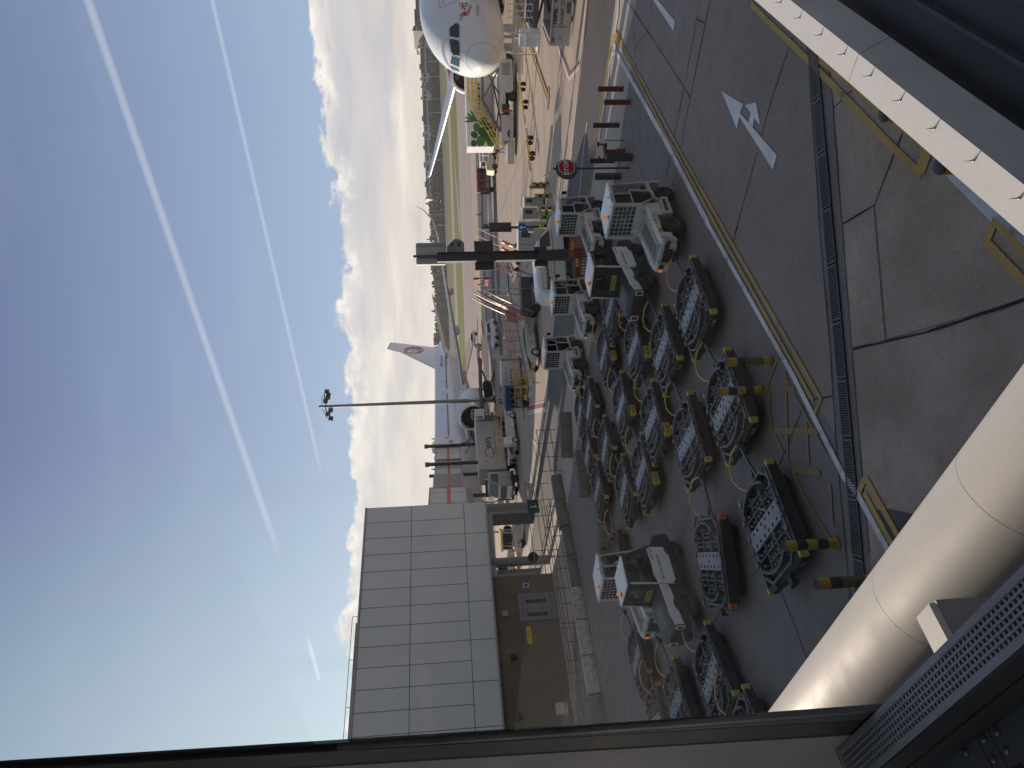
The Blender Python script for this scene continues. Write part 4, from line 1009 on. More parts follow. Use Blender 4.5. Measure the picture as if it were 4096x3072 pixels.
DL = [  # near-side front corner, near-side rear corner (photo pixels), kind, label
 (zf(600, 275), zf(915, 1095), 'yellow', 'front dolly of the nearest train, hitched to the white tug by the stop sign'),
 (zm(840, 10), zm(1115, 745), 'yellow', 'second dolly of the nearest train, behind the two striped bollards'),
 ((3070, 1852), (3203, 2206), 'yellow', 'last dolly of the nearest train, its corner behind a lone striped bollard'),
 (z3(1530, 350), z3(1690, 890), 'yellow', 'first dolly behind the dark tug in the middle train'),
 (z3(1810, 1305), z6(2010, 650), 'yellow', 'dolly of the middle train whose long draw bar runs on to the orange-cornered one'),
 (z3(1225, 410), z3(1325, 850), 'plate', 'dolly with a yellow number plate partly behind the dark tug'),
 (z3(1400, 1140), z6(1565, 400), 'plate', 'yellow-plated dolly in the middle of the pack, second of its train'),
 (z6(1280, 370), z6(1440, 905), 'plate', 'last yellow-plated dolly of its train, on open concrete'),
 (z3(870, 535), z3(970, 910), 'plate', 'yellow-plated dolly hitched to the tug left of the red barriers'),
 (z3(1060, 1085), z3(1180, 1520), 'plate', 'yellow-plated dolly second in the train behind the barriers'),
 (z6(860, 210), z6(990, 490), 'yellow', 'lemon-cornered dolly overlapping the concrete blocks, right of its twin'),
 (z3(690, 1150), z3(800, 1430), 'yellow', 'dolly hitched to the farthest white tug'),
 (z3(585, 1250), z3(690, 1540), 'yellow', 'leftmost far dolly with its bare draw bar pointing at the service road'),
 (z6(675, 265), z6(780, 615), 'yellow', 'far dolly standing against the dark concrete blocks'),
 (z6(790, 650), z6(900, 1075), 'yellow', 'last dolly of the far train, in front of the single concrete block'),
 (z6(1075, 660), z6(1210, 975), 'yellow', 'dolly standing tail to tail beside the last yellow-plated one'),
 (z3(950, 20), z3(1040, 430), 'yellow', 'dolly mostly hidden behind the dark tug by the barriers'),
 (z6(1040, 1530), z6(1080, 1860), 'orange', 'orange-cornered dolly mostly hidden behind the tug ET 2272'),
 (z8b(560, 480), z8b(700, 860), 'orange', 'dolly with an orange and white corner behind the white tug near the pier'),
 (z8b(800, 1145), z8b(880, 1560), 'orange', 'dark dolly at the bottom window edge with an orange front corner'),
 (z8b(935, 820), z8b(1130, 1370), 'yellow', 'lemon-cornered dolly near the window edge, left of the dim one beside it'),
 (z8b(1235, 530), z8b(1510, 1035), 'yellow', 'dim lemon-cornered dolly hitched to tug ET 2272'),
 (z8b(1690, 1315), z8b(1850, 1600), 'yellow', 'dolly almost cut off by the window frame beside the steel tube'),
]
protos = {}
for i, (p, q, kind, lab) in enumerate(DL):
    a, c = at(*p, .47), at(*q, .47); d = (a-c); ang = math.atan2(d.y, d.x)
    if i > 4: ang = .6*ang + .4*R(38)
    h, l = hd(ang); mid = (a+c)/2 + l*.90
    if kind not in protos: t = make_dolly(kind, lab, GD); protos[kind] = t; t.location = (mid.x, mid.y, .03); t.rotation_euler = (0, 0, ang)
    else: dup(protos[kind], (mid.x, mid.y, .03), ang, lab, GD)
# the broadside dolly with orange ends, joined by a long white bar
bp_ = at(*(2700+690/3.687, 2000+890/3.687), .5)
dup(protos['orange'], (-4.62, 17.02, .03), R(14), 'broadside dolly with bright orange corners, lying across in front of tug ET 2272', GD, scale=(1.03, 1.0, 1.12))

# ------------------------------------------------------------------ striped bollards near the window
def striped_bollard(label, loc, h=1.0, r=.095, bands=5, worn=False):
    t = thing('striped_bollard', label, 'bollard', loc, random.uniform(0, 3), 'yellow and black striped bollards by the dollies')
    b = MB('bollard_yellow'); mat('bollard_yellow', (.52, .33, .05), .55, dirt=.35, dirt_col=(.10, .08, .05), scale=5); mat('bollard_worn', (.14, .12, .06), .7, dirt=.6, dirt_col=(.03, .03, .03), scale=9)
    for k in range(bands):
        z0_, z1_ = h-(k+1)*h/bands, h-k*h/bands
        m_ = ('bollard_yellow', 'charcoal')[k % 2]
        if worn and k in (2, 3): m_ = 'bollard_worn'
        b.cyl((0, 0, z0_), (0, 0, z1_), r, n=28, m=m_, cap=False)
    b.build('post', t)
    b = MB('charcoal'); b.lathe([(.001, h-.012), (r*.80, h-.012), (r*.86, h+.012), (r*.97, h+.012), (r*1.0, h)], n=28); b.build('cap', t)
    b = MB('old_concrete'); b.cyl((0, 0, 0), (0, 0, .012), r*1.35, n=16); b.build('footing', t)
    return t
for (X, Y), w_, lab in (((3083, 1443), True, 'worn striped bollard at the white line, black paint flaking, nearest the traffic lane'), ((3045, 1560), False, 'clean striped bollard in front of the second dolly of the nearest train'),
    ((3346, 2172), False, 'striped bollard overlapping the corner of the nearest train\'s last dolly'), ((3500, 2320), True, 'striped bollard whose foot is hidden by the steel tube')):
    p = at(X, Y, .02); striped_bollard(lab, (p.x, p.y, .02), .98 if X < 3400 else 1.02, worn=w_)
# two plain bollards at the kerb under the white beam
for (X, Y, h_), lab in (((3535, 455, 1.0), 'yellow bollard with a dark top peeping out under the white beam, farther one'), ((3757, 662, 1.0), 'yellow bollard with a dark top under the white beam, nearer one')):
    p = at(X, Y, 1.0); t = thing('kerb_bollard', lab, 'bollard', (p.x, p.y, 0), 0, 'yellow bollards along the terminal kerb')
    b = MB('yellow_paint'); b.cyl((0, 0, .45), (0, 0, .98), .11, n=24); b.cyl((0, 0, .0), (0, 0, .449), .11, n=24, m='charcoal'); b.build('post', t)
    b = MB('charcoal'); b.cyl((0, 0, .98), (0, 0, 1.0), .113, n=24); b.lathe([(.113, 1.0), (.09, 1.02), (.001, 1.02)], n=24); b.build('cap', t)
# ------------------------------------------------------------------ aircraft (local +x runs aft from the nose tip)
from mathutils.bvhtree import BVHTree
def cr(keys, x):
    """smooth interpolation of rows (x, a, b, ...)"""
    i = 0
    while i < len(keys)-2 and keys[i+1][0] < x: i += 1
    p1, p2 = keys[i], keys[i+1]; p0 = keys[max(0, i-1)]; p3 = keys[min(len(keys)-1, i+2)]
    t = (x-p1[0])/(p2[0]-p1[0]); out = []
    for k in range(1, len(p1)):
        m1 = (p2[k]-p0[k])/max(1e-6, p2[0]-p0[0])*(p2[0]-p1[0]); m2 = (p3[k]-p1[k])/max(1e-6, p3[0]-p1[0])*(p2[0]-p1[0])
        out.append((2*t**3-3*t*t+1)*p1[k]+(t**3-2*t*t+t)*m1+(-2*t**3+3*t*t)*p2[k]+(t**3-t*t)*m2)
    return out
mat('airliner_white', (.74, .76, .80), .22, dirt=.10, dirt_col=(.5, .5, .5), scale=.35, spec=.6)
mat('jal_white', (.70, .74, .80), .30, dirt=.05, dirt_col=(.5, .5, .5), scale=.3)
mat('wing_grey', (.42, .45, .49), .35, .2, dirt=.1, scale=.4)
mat('slat_metal', (.75, .76, .78), .28, .7, dirt=.05)
mat('belly_grey', (.36, .35, .35), .4, dirt=.2, scale=.3)
mat('nacelle_dark', (.03, .035, .04), .4, dirt=.1)
def fuselage(keys, xs, n=48):
    rings = []
    for x in xs:
        w, zt, zb = cr(keys, x); zc, hh = (zt+zb)/2, (zt-zb)/2
        rings.append([Vector((x, w*math.sin(2*math.pi*k/n), zc+hh*math.cos(2*math.pi*k/n))) for k in range(n)])
    return rings
def wing(root, tip, c_root, c_tip, th, side, m='wing_grey', kink=None, tipx=None, dz=0):
    """root, tip = leading edge points (x, y, z)"""
    b = MB(m); secs = []
    st = [(Vector(root), c_root, th)] + ([(Vector(kink[0]), kink[1], kink[2])] if kink else []) + [(Vector(tip), c_tip, th*.3)]
    if tipx: st += [(Vector(p), c, t_) for p, c, t_ in tipx]
    prof = [(0, 0), (.03, .42), (.12, .8), (.35, 1.0), (.65, .7), (1.0, .04), (1.0, -.04), (.65, -.35), (.35, -.55), (.12, -.5), (.03, -.3)]
    rings = [[Vector((p.x+c*u, p.y, p.z+t_*v*.5)) for u, v in prof] for p, c, t_ in st]
    b.loft(rings, m, True, True); return b, st
def nacelle(parent, x, y, z, L_, r, cowl, lip='slat_metal', name='engine', spin=True):
    b = MB(cowl); c = (x, y, z)
    b.lathe([(r*.90, .12), (r*1.0, .30), (r*1.08, L_*.28), (r*1.06, L_*.5), (r*.90, L_*.78), (r*.72, L_), (r*.66, L_)], c, 36, axis='X')
    e = b.build(name, parent)
    b = MB(lip); b.lathe([(r*.76, .28), (r*.78, .10), (r*.84, .0), (r*.93, .03), (r*1.0, .295)], (x, y, z), 36, axis='X'); b.build('inlet_lip', e)
    b = MB('nacelle_dark'); b.lathe([(r*.76, .27), (r*.74, .9), (r*.74, 1.0), (.01, 1.0)], c, 36, axis='X'); b.build('fan_duct', e)
    b = MB('charcoal')
    for k in range(20):
        a = k*2*math.pi/20; a2 = a+.18
        b.add([(x+.95, y+.2*r*math.cos(a), z+.2*r*math.sin(a)), (x+.82, y+r*.73*math.cos(a), z+r*.73*math.sin(a)), (x+.96, y+r*.73*math.cos(a2), z+r*.73*math.sin(a2)), (x+.99, y+.2*r*math.cos(a2), z+.2*r*math.sin(a2))], [(0, 1, 2, 3)])
    b.build('fan', e)
    b = MB('grey_paint'); b.lathe([(.01, .55), (r*.10, .66), (r*.22, .97)], c, 16, axis='X'); b.build('spinner', e)
    b = MB('rim_grey'); b.lathe([(r*.55, L_-.3), (r*.45, L_+.4), (r*.25, L_+1.1), (.02, L_+1.5)], c, 20, axis='X'); b.build('exhaust_cone', e)
    return e
def decal(root, target, polys, m, name, off=.02, cuts=2, kind_label=None):
    """lay photo-outlined shapes on the skin of a thing's own part by casting them onto its surface"""
    bpy.context.view_layer.update()
    me = target.data; M = root.matrix_world; Mi = M.inverted()
    bvh = BVHTree.FromPolygons([M @ v.co for v in me.vertices], [tuple(p.vertices) for p in me.polygons])
    b = MB(m)
    for poly in polys:
        bm = bmesh.new(); vs = [bm.verts.new((x, y, 0)) for x, y in poly]; bm.faces.new(vs); bmesh.ops.triangulate(bm, faces=bm.faces)
        bmesh.ops.subdivide_edges(bm, edges=bm.edges, cuts=cuts, use_grid_fill=True)
        bmesh.ops.triangulate(bm, faces=bm.faces)
        co, ok = [], True
        for v in bm.verts:
            d = ray(v.co.x, v.co.y).normalized(); h = bvh.ray_cast(Vector((0, 0, CAM_H)), d)
            if h[0] is None: ok = False; break
            nrm = h[1] if h[1].dot(d) < 0 else -h[1]; co.append(Mi @ (h[0]+nrm*off))
        bm.verts.index_update()
        if ok: b.add(co, [[v.index for v in f.verts] for f in bm.faces], m, True)
        bm.free()
    if not b.v: return None
    return b.build(name, root)
def ringpoly(cx, cy, rx, ry, n=14, a=0.0):
    return [(cx+rx*math.cos(t)*math.cos(a)-ry*math.sin(t)*math.sin(a), cy+rx*math.cos(t)*math.sin(a)+ry*math.sin(t)*math.cos(a)) for t in [2*math.pi*k/n for k in range(n)]]
def stroke(pts, w):
    """thin closed outline (photo pixels) around a polyline"""
    out = []
    for a, c in zip(pts, pts[1:]):
        d = Vector((c[0]-a[0], c[1]-a[1])); 
        if d.length < 1e-6: continue
        nrm = Vector((-d.y, d.x)).normalized()*w/2
        out.append([(a[0]+nrm.x, a[1]+nrm.y), (c[0]+nrm.x, c[1]+nrm.y), (c[0]-nrm.x, c[1]-nrm.y), (a[0]-nrm.x, a[1]-nrm.y)])
    return out
# --- the near twin-jet on the right, nose towards us
v = thing('airliner', 'white airliner with red engine cowl parked nose-on, flag emblem below its cockpit', 'airliner', (20.75, 44.7, 0), R(46))
VK = [(0, .02, 3.86, 3.80), (.06, .32, 4.16, 3.50), (.3, .72, 4.55, 3.14), (.8, 1.16, 5.05, 2.82), (1.6, 1.62, 5.66, 2.52), (2.6, 2.04, 6.32, 2.32), (3.8, 2.38, 6.92, 2.18), (5.2, 2.64, 7.38, 2.10), (7.0, 2.82, 7.70, 2.06), (9.5, 2.92, 7.90, 2.04), (14, 2.94, 7.93, 2.04), (40, 2.94, 7.93, 2.04), (50, 2.3, 7.9, 3.4), (58, 1.2, 7.4, 5.2), (62, .3, 6.9, 6.2)]
b = MB('airliner_white'); b.loft(fuselage(VK, [0, .03, .06, .12, .2, .3, .45, .6, .8, 1.0, 1.3, 1.6, 2.0, 2.4, 2.8, 3.3, 3.8, 4.4, 5, 5.7, 6.5, 7.5, 8.5, 9.5, 11, 14, 20, 28, 36, 40, 45, 50, 54, 58, 62], 72))
fus = b.build('fuselage', v)
z1 = lambda x, y: (1650+x/5.53, y/5.53)
win = [[(969, 503), (1036, 555), (1034, 820), (1010, 838), (828, 800), (822, 640), (836, 600)],
       [(835, 856), (1010, 890), (1036, 920), (1048, 1235), (905, 1210), (855, 1150), (822, 880)],
       [(866, 1240), (1050, 1300), (1035, 1490), (835, 1400)],
       [(835, 1438), (1020, 1520), (1040, 1592), (860, 1525)]]
for i, w_ in enumerate(win):
    decal(v, fus, [[z1(*p) for p in w_]], 'dark_glass' if i < 2 else 'blue_glass', 'cockpit_window', .012, 3)
fr = [(969, 478), (1046, 545), (1050, 820), (1055, 880), (1066, 1280), (1052, 1500), (1055, 1610)]
decal(v, fus, stroke([z1(*p) for p in fr], 1.2)+stroke([z1(*p) for p in [(850, 590), (808, 640), (806, 850), (835, 1170), (808, 1410)]], 1.2), 'grey_paint', 'window_surround', .012, 3)
decal(v, fus, stroke([z1(*p) for p in [(1405, 1640), (1290, 1540), (1205, 1440), (1185, 1330), (1195, 1180), (1300, 1040), (1430, 960), (1590, 942), (1740, 985), (1830, 1075), (1890, 1180)]], .9), 'dark_grey', 'radome_seam', .012, 4)
decal(v, fus, stroke([z1(*p) for p in [(592, 5), (610, 170), (640, 165), (880, 50), (1000, 5)]], 1.3)+stroke([z1(*p) for p in [(655, 10), (665, 60), (690, 55), (688, 5)]], .8), 'dark_grey', 'door_outline', .012, 3)
flag = [(1005, 28), (1065, 45), (1120, 60), (1180, 40), (1250, 78), (1222, 140), (1200, 190), (1170, 262), (1120, 235), (1075, 205), (1020, 120)]
decal(v, fus, [[z1(*p) for p in flag]], 'clean_white', 'flag', .012, 3)
def zq1(*ps): return [z1(*p) for p in ps]
decal(v, fus, [zq1((1030, 50), (1062, 70), (1058, 105), (1035, 90)), zq1((1165, 55), (1215, 65), (1180, 95), (1155, 90)), zq1((1130, 165), (1180, 190), (1165, 220), (1130, 205)), zq1((1065, 165), (1095, 185), (1095, 200), (1070, 190)), zq1((1180, 90), (1235, 90), (1215, 120))], 'ink_blue', 'flag_field', .02, 2)
decal(v, fus, [zq1((1100, 58), (1130, 62), (1128, 130), (1125, 190), (1100, 185), (1095, 130)), zq1((1045, 128), (1100, 120), (1160, 125), (1225, 135), (1218, 152), (1150, 150), (1095, 148), (1050, 150))], 'red_paint', 'flag_cross', .026, 2)
decal(v, fus, [zq1((1290, 100), (1312, 108), (1300, 160), (1280, 240), (1255, 300), (1215, 345), (1150, 362), (1090, 360), (1040, 350), (1035, 325), (1085, 290), (1110, 315), (1150, 300), (1185, 290), (1220, 240), (1245, 170))], 'skin', 'emblem_figure', .014, 2)
decal(v, fus, [zq1((1100, 350), (1118, 355), (1050, 455), (1035, 450)), zq1((1150, 250), (1185, 250), (1180, 300), (1215, 310), (1180, 345), (1130, 340), (1100, 300), (1150, 300))], 'red_paint', 'emblem_dress', .022, 2)
def skin_text(s, p0, p1, size, m, nm):
    b = MB(m); n = len(s)
    for i, ch in enumerate(s):
        if ch == ' ': continue
        t_ = i/max(1, n-1); c = (p0[0]+(p1[0]-p0[0])*t_, p0[1]+(p1[1]-p0[1])*t_)
    return None
decal(v, fus, sum([[zq1((1415+(i % 2)*8, 345-i*24), (1470, 340-i*24), (1470, 334-i*24), (1418, 338-i*24))] for i in range(10)], [])+sum([[zq1((1415+(i % 3)*18, 345-i*24), (1428+(i % 3)*18, 345-i*24), (1428+(i % 3)*18, 330-i*24), (1415+(i % 3)*18, 330-i*24))] for i in range(10)], []), 'mid_grey', 'lettering', .012, 1)
decal(v, fus, stroke([z1(*p) for p in [(868, 1205), (1040, 1268)]], 2.2)+stroke([z1(*p) for p in [(1040, 1270), (1095, 1275), (1130, 1222)]], 1.2)+stroke([z1(*p) for p in [(1060, 1290), (1110, 1320), (1125, 1368)]], 1.2), 'ink', 'wiper', .03, 2)
decal(v, fus, stroke([z1(*p) for p in [(570, 950), (560, 1075), (530, 1078)]], .7), 'mid_grey', 'probe', .015, 2)
b = MB('airliner_white')
for p in ((1830, 265), (1740, 450), (1900, 1020), (1540, 325), (1310, 280)):
    pass
# right-hand (far) wing and engine, left wing outside the frame but there
for s, nm in ((-1, 'wing'), (1, 'wing')):
    pass
def plane_wing(root, s, xr, yr, zr, xt, yt, zt_, cr_, ct, m, rake=True, kinkf=.36, tip_m=None):
    K = Vector((xr+(xt-xr)*kinkf, s*(yr+(yt-yr)*kinkf), zr+(zt_-zr)*kinkf*.8)); ck = cr_*.52
    tips = [((xt+2.4, s*(yt+1.6), zt_+.5), ct*.35, .05)] if rake else None
    b, st = wing((xr, s*yr, zr), (xt, s*yt, zt_), cr_, ct, 1.3, s, m, kink=(K, ck, .8), tipx=tips)
    w_ = b.build('wing', root)
    b = MB('slat_metal'); pts = [(p[0]-Vector((.03, 0, 0))) for p in st]; b.tube([Vector((xr, s*yr, zr)), K, Vector((xt, s*yt, zt_))]+([Vector(tips[0][0])] if tips else []), [.30, .22, .10]+([.03] if tips else []), 8); b.build('leading_edge', w_)
    return w_
for s in (-1, 1):
    plane_wing(v, s, 17.5, 2.4, 3.9, 38, 27.5, 8.0, 11.5, 1.8, 'wing_grey')
    e = nacelle(v, 22.4, s*9.3, 3.85, 4.6, 1.72, 'virgin_red')
    b = MB('airliner_white'); b.bar((24.2, s*9.3, 5.4), (28.5, s*9.3, 5.7), .35, .9); b.build('pylon', v)
b = MB('airliner_white')
b.add([(50, -.22, 7.6), (60.5, -.15, 7.2), (62.8, -.05, 16.6), (59.5, -.05, 16.9), (50, .22, 7.6), (60.5, .15, 7.2), (62.8, .05, 16.6), (59.5, .05, 16.9)], [(0, 1, 2, 3), (7, 6, 5, 4), (0, 4, 5, 1), (1, 5, 6, 2), (2, 6, 7, 3), (3, 7, 4, 0)], 'virgin_red'); b.build('tail_fin', v)
b = MB('light_grey')       # nose gear
b.cyl((4.6, 0, .5), (4.6, 0, 2.2), .10); b.bar((4.6, 0, 1.2), (6.2, 0, 2.2), .08); b.box((4.4, .62, 1.85), (1.6, .05, .6)); b.box((4.4, -.62, 1.85), (1.6, .05, .6)); ng = b.build('nose_gear', v)
for s in (-1, 1):
    b = MB('rubber'); b.lathe([(.2, -.14), (.45, -.14), (.50, 0), (.45, .14), (.2, .14)], (4.6, s*.28, .5), 20, axis='Y'); b.cyl((4.6, s*.28-.1, .5), (4.6, s*.28+.1, .5), .2, n=12, m='light_grey'); b.build('tyre', ng)
for s in (-1, 1):
    b = MB('light_grey'); b.cyl((29, s*4.9, .6), (29, s*4.9, 3.2), .18); b.build('main_gear', v)
    for dx_ in (-.75, .75):
        b = MB('rubber'); b.lathe([(.2, -.5), (.6, -.5), (.68, 0), (.6, .5), (.2, .5)], (29+dx_, s*4.9, .66), 16, axis='Y'); b.build('tyre', kids(v)[-1])

# --- the far twin-jet behind the jet bridge, tail with the red crane roundel
s_, c_ = .385, .923
j = thing('airliner', 'white airliner behind the jet bridge with a red round crane emblem on its tail', 'airliner', (-19.3, 75.0, 0), math.atan2(c_, s_))
JK = [(0, .05, 4.9, 4.8), (.4, .8, 5.7, 4.1), (1.5, 1.6, 6.8, 3.5), (3, 2.25, 7.8, 3.1), (5.5, 2.8, 8.55, 2.92), (9, 2.98, 8.88, 2.88), (12, 3.0, 8.9, 2.88), (48, 3.0, 8.9, 2.88), (56, 2.7, 8.9, 3.7), (64, 1.8, 8.75, 5.4), (70, .9, 8.4, 6.9), (73.5, .25, 8.0, 7.6)]
b = MB('jal_white'); b.loft(fuselage(JK, [0, .2, .4, .9, 1.5, 2.2, 3, 4, 5.5, 7, 9, 12, 20, 30, 40, 48, 52, 56, 60, 64, 67, 70, 73.5], 48)); jf = b.build('fuselage', j)
b = MB('belly_grey'); b.loft([[Vector((x, 3.06*w_*math.sin(a), 3.35+(-.9*w_)*math.cos(a)*1.0-.0)) for a in [math.pi*(-1+2*k/20) for k in range(20)]] for x, w_ in ((24, .3), (27, .95), (34, 1.08), (42, 1.0), (47, .3))]); b.build('belly_fairing', j)
for s in (-1, 1):
    b = MB('ink'); pts = []
    for i in range(86):
        x = 8.5+i*.62
        if 22.5 < x < 24.6 or 40.5 < x < 42.6: continue
        w_, zt_, zb_ = cr(JK, x); zc, hh = (zt_+zb_)/2, (zt_-zb_)/2; z = 6.75; cs = (z-zc)/hh; y = -s*w_*math.sqrt(1-cs*cs)
        b.add([(x-.17, y*1.006, z-.24), (x+.17, y*1.006, z-.24), (x+.2, y*1.0, z), (x+.17, y*.985, z+.24), (x-.17, y*.985, z+.24), (x-.2, y*1.0, z)], [tuple(range(6))])
    b.build('cabin_window', j)['kind'] = 'stuff'
    # wings: y negative is the plane's left here -> towards us
for s in (-1, 1):
    K = Vector((34.0, s*11, 5.0))
    b, st = wing((24.5, s*2.6, 4.2), (43.0, s*27.0, 7.3), 13.5, 2.4, 1.5, s, 'wing_grey', kink=(K, 6.2, .95), tipx=[((44.9, s*29.2, 8.1), 1.5, .10), ((46.4, s*30.4, 9.4), .8, .08), ((47.6, s*30.9, 10.6), .25, .04)])
    K2 = Vector((32.2, s*11, 5.0)); w_ = b.build('wing', j)
    b = MB('slat_metal'); b.tube([Vector((24.5, s*2.6, 4.25)), K+Vector((.05, 0, .05)), Vector((43.0, s*27.0, 7.3)), Vector((44.9, s*29.2, 8.1)), Vector((46.4, s*30.4, 9.4))], [.30, .22, .13, .08, .04], 8); b.build('leading_edge', w_)
    for yy, xx, L_ in ((8.0, 33, 5.5), (13.5, 38.5, 4.6), (19, 41, 4.0)):
        b = MB('jal_white'); zz = 4.2+(yy-2.6)*.125-.45; b.sph((xx+L_/2-1, s*yy, zz), 1, 7, sq=(L_/2, .42, .55)); b.build('flap_fairing', w_)
    e = nacelle(j, 20.3, s*7.9, 3.55, 6.6, 2.02, 'jal_white')
    b = MB('jal_white'); b.add([(23.6, s*8.1, 4.9), (31, s*8.1, 4.0), (31, s*8.1, 5.0), (25, s*8.1, 5.4), (23.6, s*8.3, 4.9), (31, s*8.3, 4.0), (31, s*8.3, 5.0), (25, s*8.3, 5.4)], [(0, 1, 2, 3), (7, 6, 5, 4), (0, 4, 5, 1), (1, 5, 6, 2), (2, 6, 7, 3), (3, 7, 4, 0)]); b.build('pylon', j)
    b, st = wing((62.5, s*1.2, 7.0), (71.0, s*10.2, 9.0), 9.0, 3.0, .5, s, 'jal_white'); b.build('tailplane', j)
    b = MB('light_grey'); b.cyl((36, s*5.2, .7), (36, s*5.2, 3.6), .2); mg = b.build('main_gear', j)
    for dx_ in (-1.4, 0, 1.4):
        b = MB('rubber'); b.lathe([(.2, -.6), (.6, -.6), (.7, 0), (.6, .6), (.2, .6)], (36+dx_, s*5.2, .7), 14, axis='Y'); b.build('tyre', mg)
b = MB('red_paint'); b.sph((47.7, -30.9, 10.5), .1, 4); 
b = MB('jal_white')
b.add([(59.0, -.28, 8.7), (69.8, -.2, 8.4), (74.3, -.06, 17.9), (70.6, -.06, 18.3), (68.4, -.12, 15.5), (59.0, .28, 8.7), (69.8, .2, 8.4), (74.3, .06, 17.9), (70.6, .06, 18.3), (68.4, .12, 15.5)], [(0, 1, 2, 3, 4), (9, 8, 7, 6, 5), (0, 5, 6, 1), (1, 6, 7, 2), (2, 7, 8, 3), (3, 8, 9, 4), (4, 9, 5, 0)])
fin = b.build('tail_fin', j)
z4 = lambda x, y: (1500+x/2.765, 1000+y/2.765)
FM = lambda x, z, y=-.31: (x, y, z)
def disc(cx, cz, r0, r1, a0=0, a1=360, n=30):
    vs = []; 
    for i in range(n+1):
        a = R(a0+(a1-a0)*i/n); vs += [FM(cx+r0*math.cos(a), cz+r0*math.sin(a)), FM(cx+r1*math.cos(a), cz+r1*math.sin(a))]
    return vs, [(2*i, 2*i+1, 2*i+3, 2*i+2) for i in range(n)]
cx_, cz_ = 68.6, 13.0
b = MB('orange_red'); mat('orange_red', (.62, .10, .05), .5, dirt=0)
b.add(*disc(cx_, cz_, 1.25, 1.85, -150, 60)); b.add(*disc(cx_, cz_, 1.55, 1.85, 60, 210))
for k in range(9):
    a = R(-62+k*15.5); b.add([FM(cx_+1.3*math.cos(a), cz_+1.3*math.sin(a)), FM(cx_+2.0*math.cos(a+.07), cz_+2.0*math.sin(a+.07)), FM(cx_+1.3*math.cos(a+.16), cz_+1.3*math.sin(a+.16))], [(0, 1, 2)])
b.add([FM(*p) for p in ((cx_-.25, cz_-1.5), (cx_+.35, cz_-1.4), (cx_+.25, cz_-.2), (cx_+.05, cz_+.45), (cx_-.75, cz_+.35), (cx_-.2, cz_+.15), (cx_+.0, cz_-.4))], [tuple(range(7))])
b.build('roundel', j)
text('JAL', .95, j, face(FM(cx_-.35, cz_-1.25, -.33), (1, 0, 0), (0, 0, 1)), 'clean_white', bold=.02)
text('JAPAN AIRLINES', .8, j, face((56, -2.62, 7.6), (1, 0, 0), (0, .15, 1)), 'ink')
for i, x in enumerate((30, 16, 21)):
    b = MB('dark_grey'); b.add([(x, -.02, 8.85), (x+.5, -.02, 8.85), (x+.6, 0, 9.35), (x+.35, 0, 9.35)], [(0, 1, 2, 3)]); b.build('antenna', j)
b = MB('jal_white'); b.sph((27.5, 0, 8.95), 1, 8, sq=(1.8, .6, .38)); b.build('antenna_dome', j)
b = MB('mid_grey')
for x in (23.5, 41.5):
    for p, q in (((x-.6, 5.6), (x+.5, 5.6)), ((x+.5, 5.6), (x+.5, 7.5)), ((x+.5, 7.5), (x-.6, 7.5)), ((x-.6, 7.5), (x-.6, 5.6))):
        P_ = []
        for xx, z in (p, q):
            w_, zt_, zb_ = cr(JK, xx); zc, hh = (zt_+zb_)/2, (zt_-zb_)/2; P_.append((xx, -w_*math.sqrt(max(0, 1-((z-zc)/hh)**2))-.01, z))
        b.tube(P_, .03, 4)
b.build('door_outline', j)
b = MB('light_grey'); b.cyl((6, 0, .5), (6, 0, 3.2), .12); ng = b.build('nose_gear', j)
for s in (-1, 1):
    b = MB('rubber'); b.lathe([(.2, -.18), (.45, -.18), (.52, 0), (.45, .18), (.2, .18)], (6, s*.35, .52), 14, axis='Y'); b.build('tyre', ng)

# ------------------------------------------------------------------ jet bridge
P0, P1 = Vector((-11.2, 60.5, 0)), Vector((-7.4, 90, 0)); dj = (P1-P0).normalized(); LJ = (P1-P0).length
jb = thing('jet_bridge', 'pale telescopic jet bridge with a red stripe leading to the crane-tailed airliner', 'jet bridge', P0, math.atan2(dj.y, dj.x))
def tunnel(x0, x1, w, z0, z1, nm, m='light_grey', ribs=0):
    b = MB(m); b.b2((x0, -w/2, z0), (x1, w/2, z1)); o = b.build(nm, jb)
    b = MB('orange_red'); b.b2((x0+.02, -w/2-.012, z0+(z1-z0)*.43), (x1-.02, -w/2-.002, z0+(z1-z0)*.53)); b.build('stripe', o)
    b = MB('panel_trim'); 
    for zz in (z0, z1): b.b2((x0-.02, -w/2-.05, zz-.07), (x1+.02, -w/2-.014, zz+.07))
    for x in (x0, x1): b.b2((x-.08, -w/2-.05, z0), (x+.08, -w/2-.013, z1))
    for i in range(ribs): x = x0+(x1-x0)*(i+.5)/ribs; b.b2((x-.03, -w/2-.04, z0+.1), (x+.03, -w/2-.014, z1-.1), 'bridge_white')
    b.build('trim', o); return o
mat('bridge_white', (.58, .57, .56), .45, dirt=.25, dirt_col=(.3, .28, .26), scale=.6, grime=.3)
tunnel(-6.5, 3.2, 3.4, 5.55, 8.75, 'rotunda_corridor', 'bridge_white', 3)
tunnel(3.4, 8.5, 3.0, 5.7, 8.45, 'corrugated_corridor', 'bridge_white', 22)
tunnel(8.8, 14.5, 2.9, 5.75, 8.35, 'inner_tunnel', 'bridge_white', 1); tunnel(14.8, 21.5, 3.1, 5.7, 8.45, 'outer_tunnel', 'bridge_white', 1)
b = MB('clean_white'); b.b2((21.8, -1.7, 5.5), (26.5, 1.9, 8.6)); cb = b.build('cab', jb)
b = MB('dark_grey'); b.b2((26.2, 1.0, 5.6), (27.8, 3.6, 8.3)); b.build('canopy', jb)
text('HSBC', .7, cb, face((23.2, -1.712, 6.6), (1, 0, 0), (0, 0, 1)), 'ink')
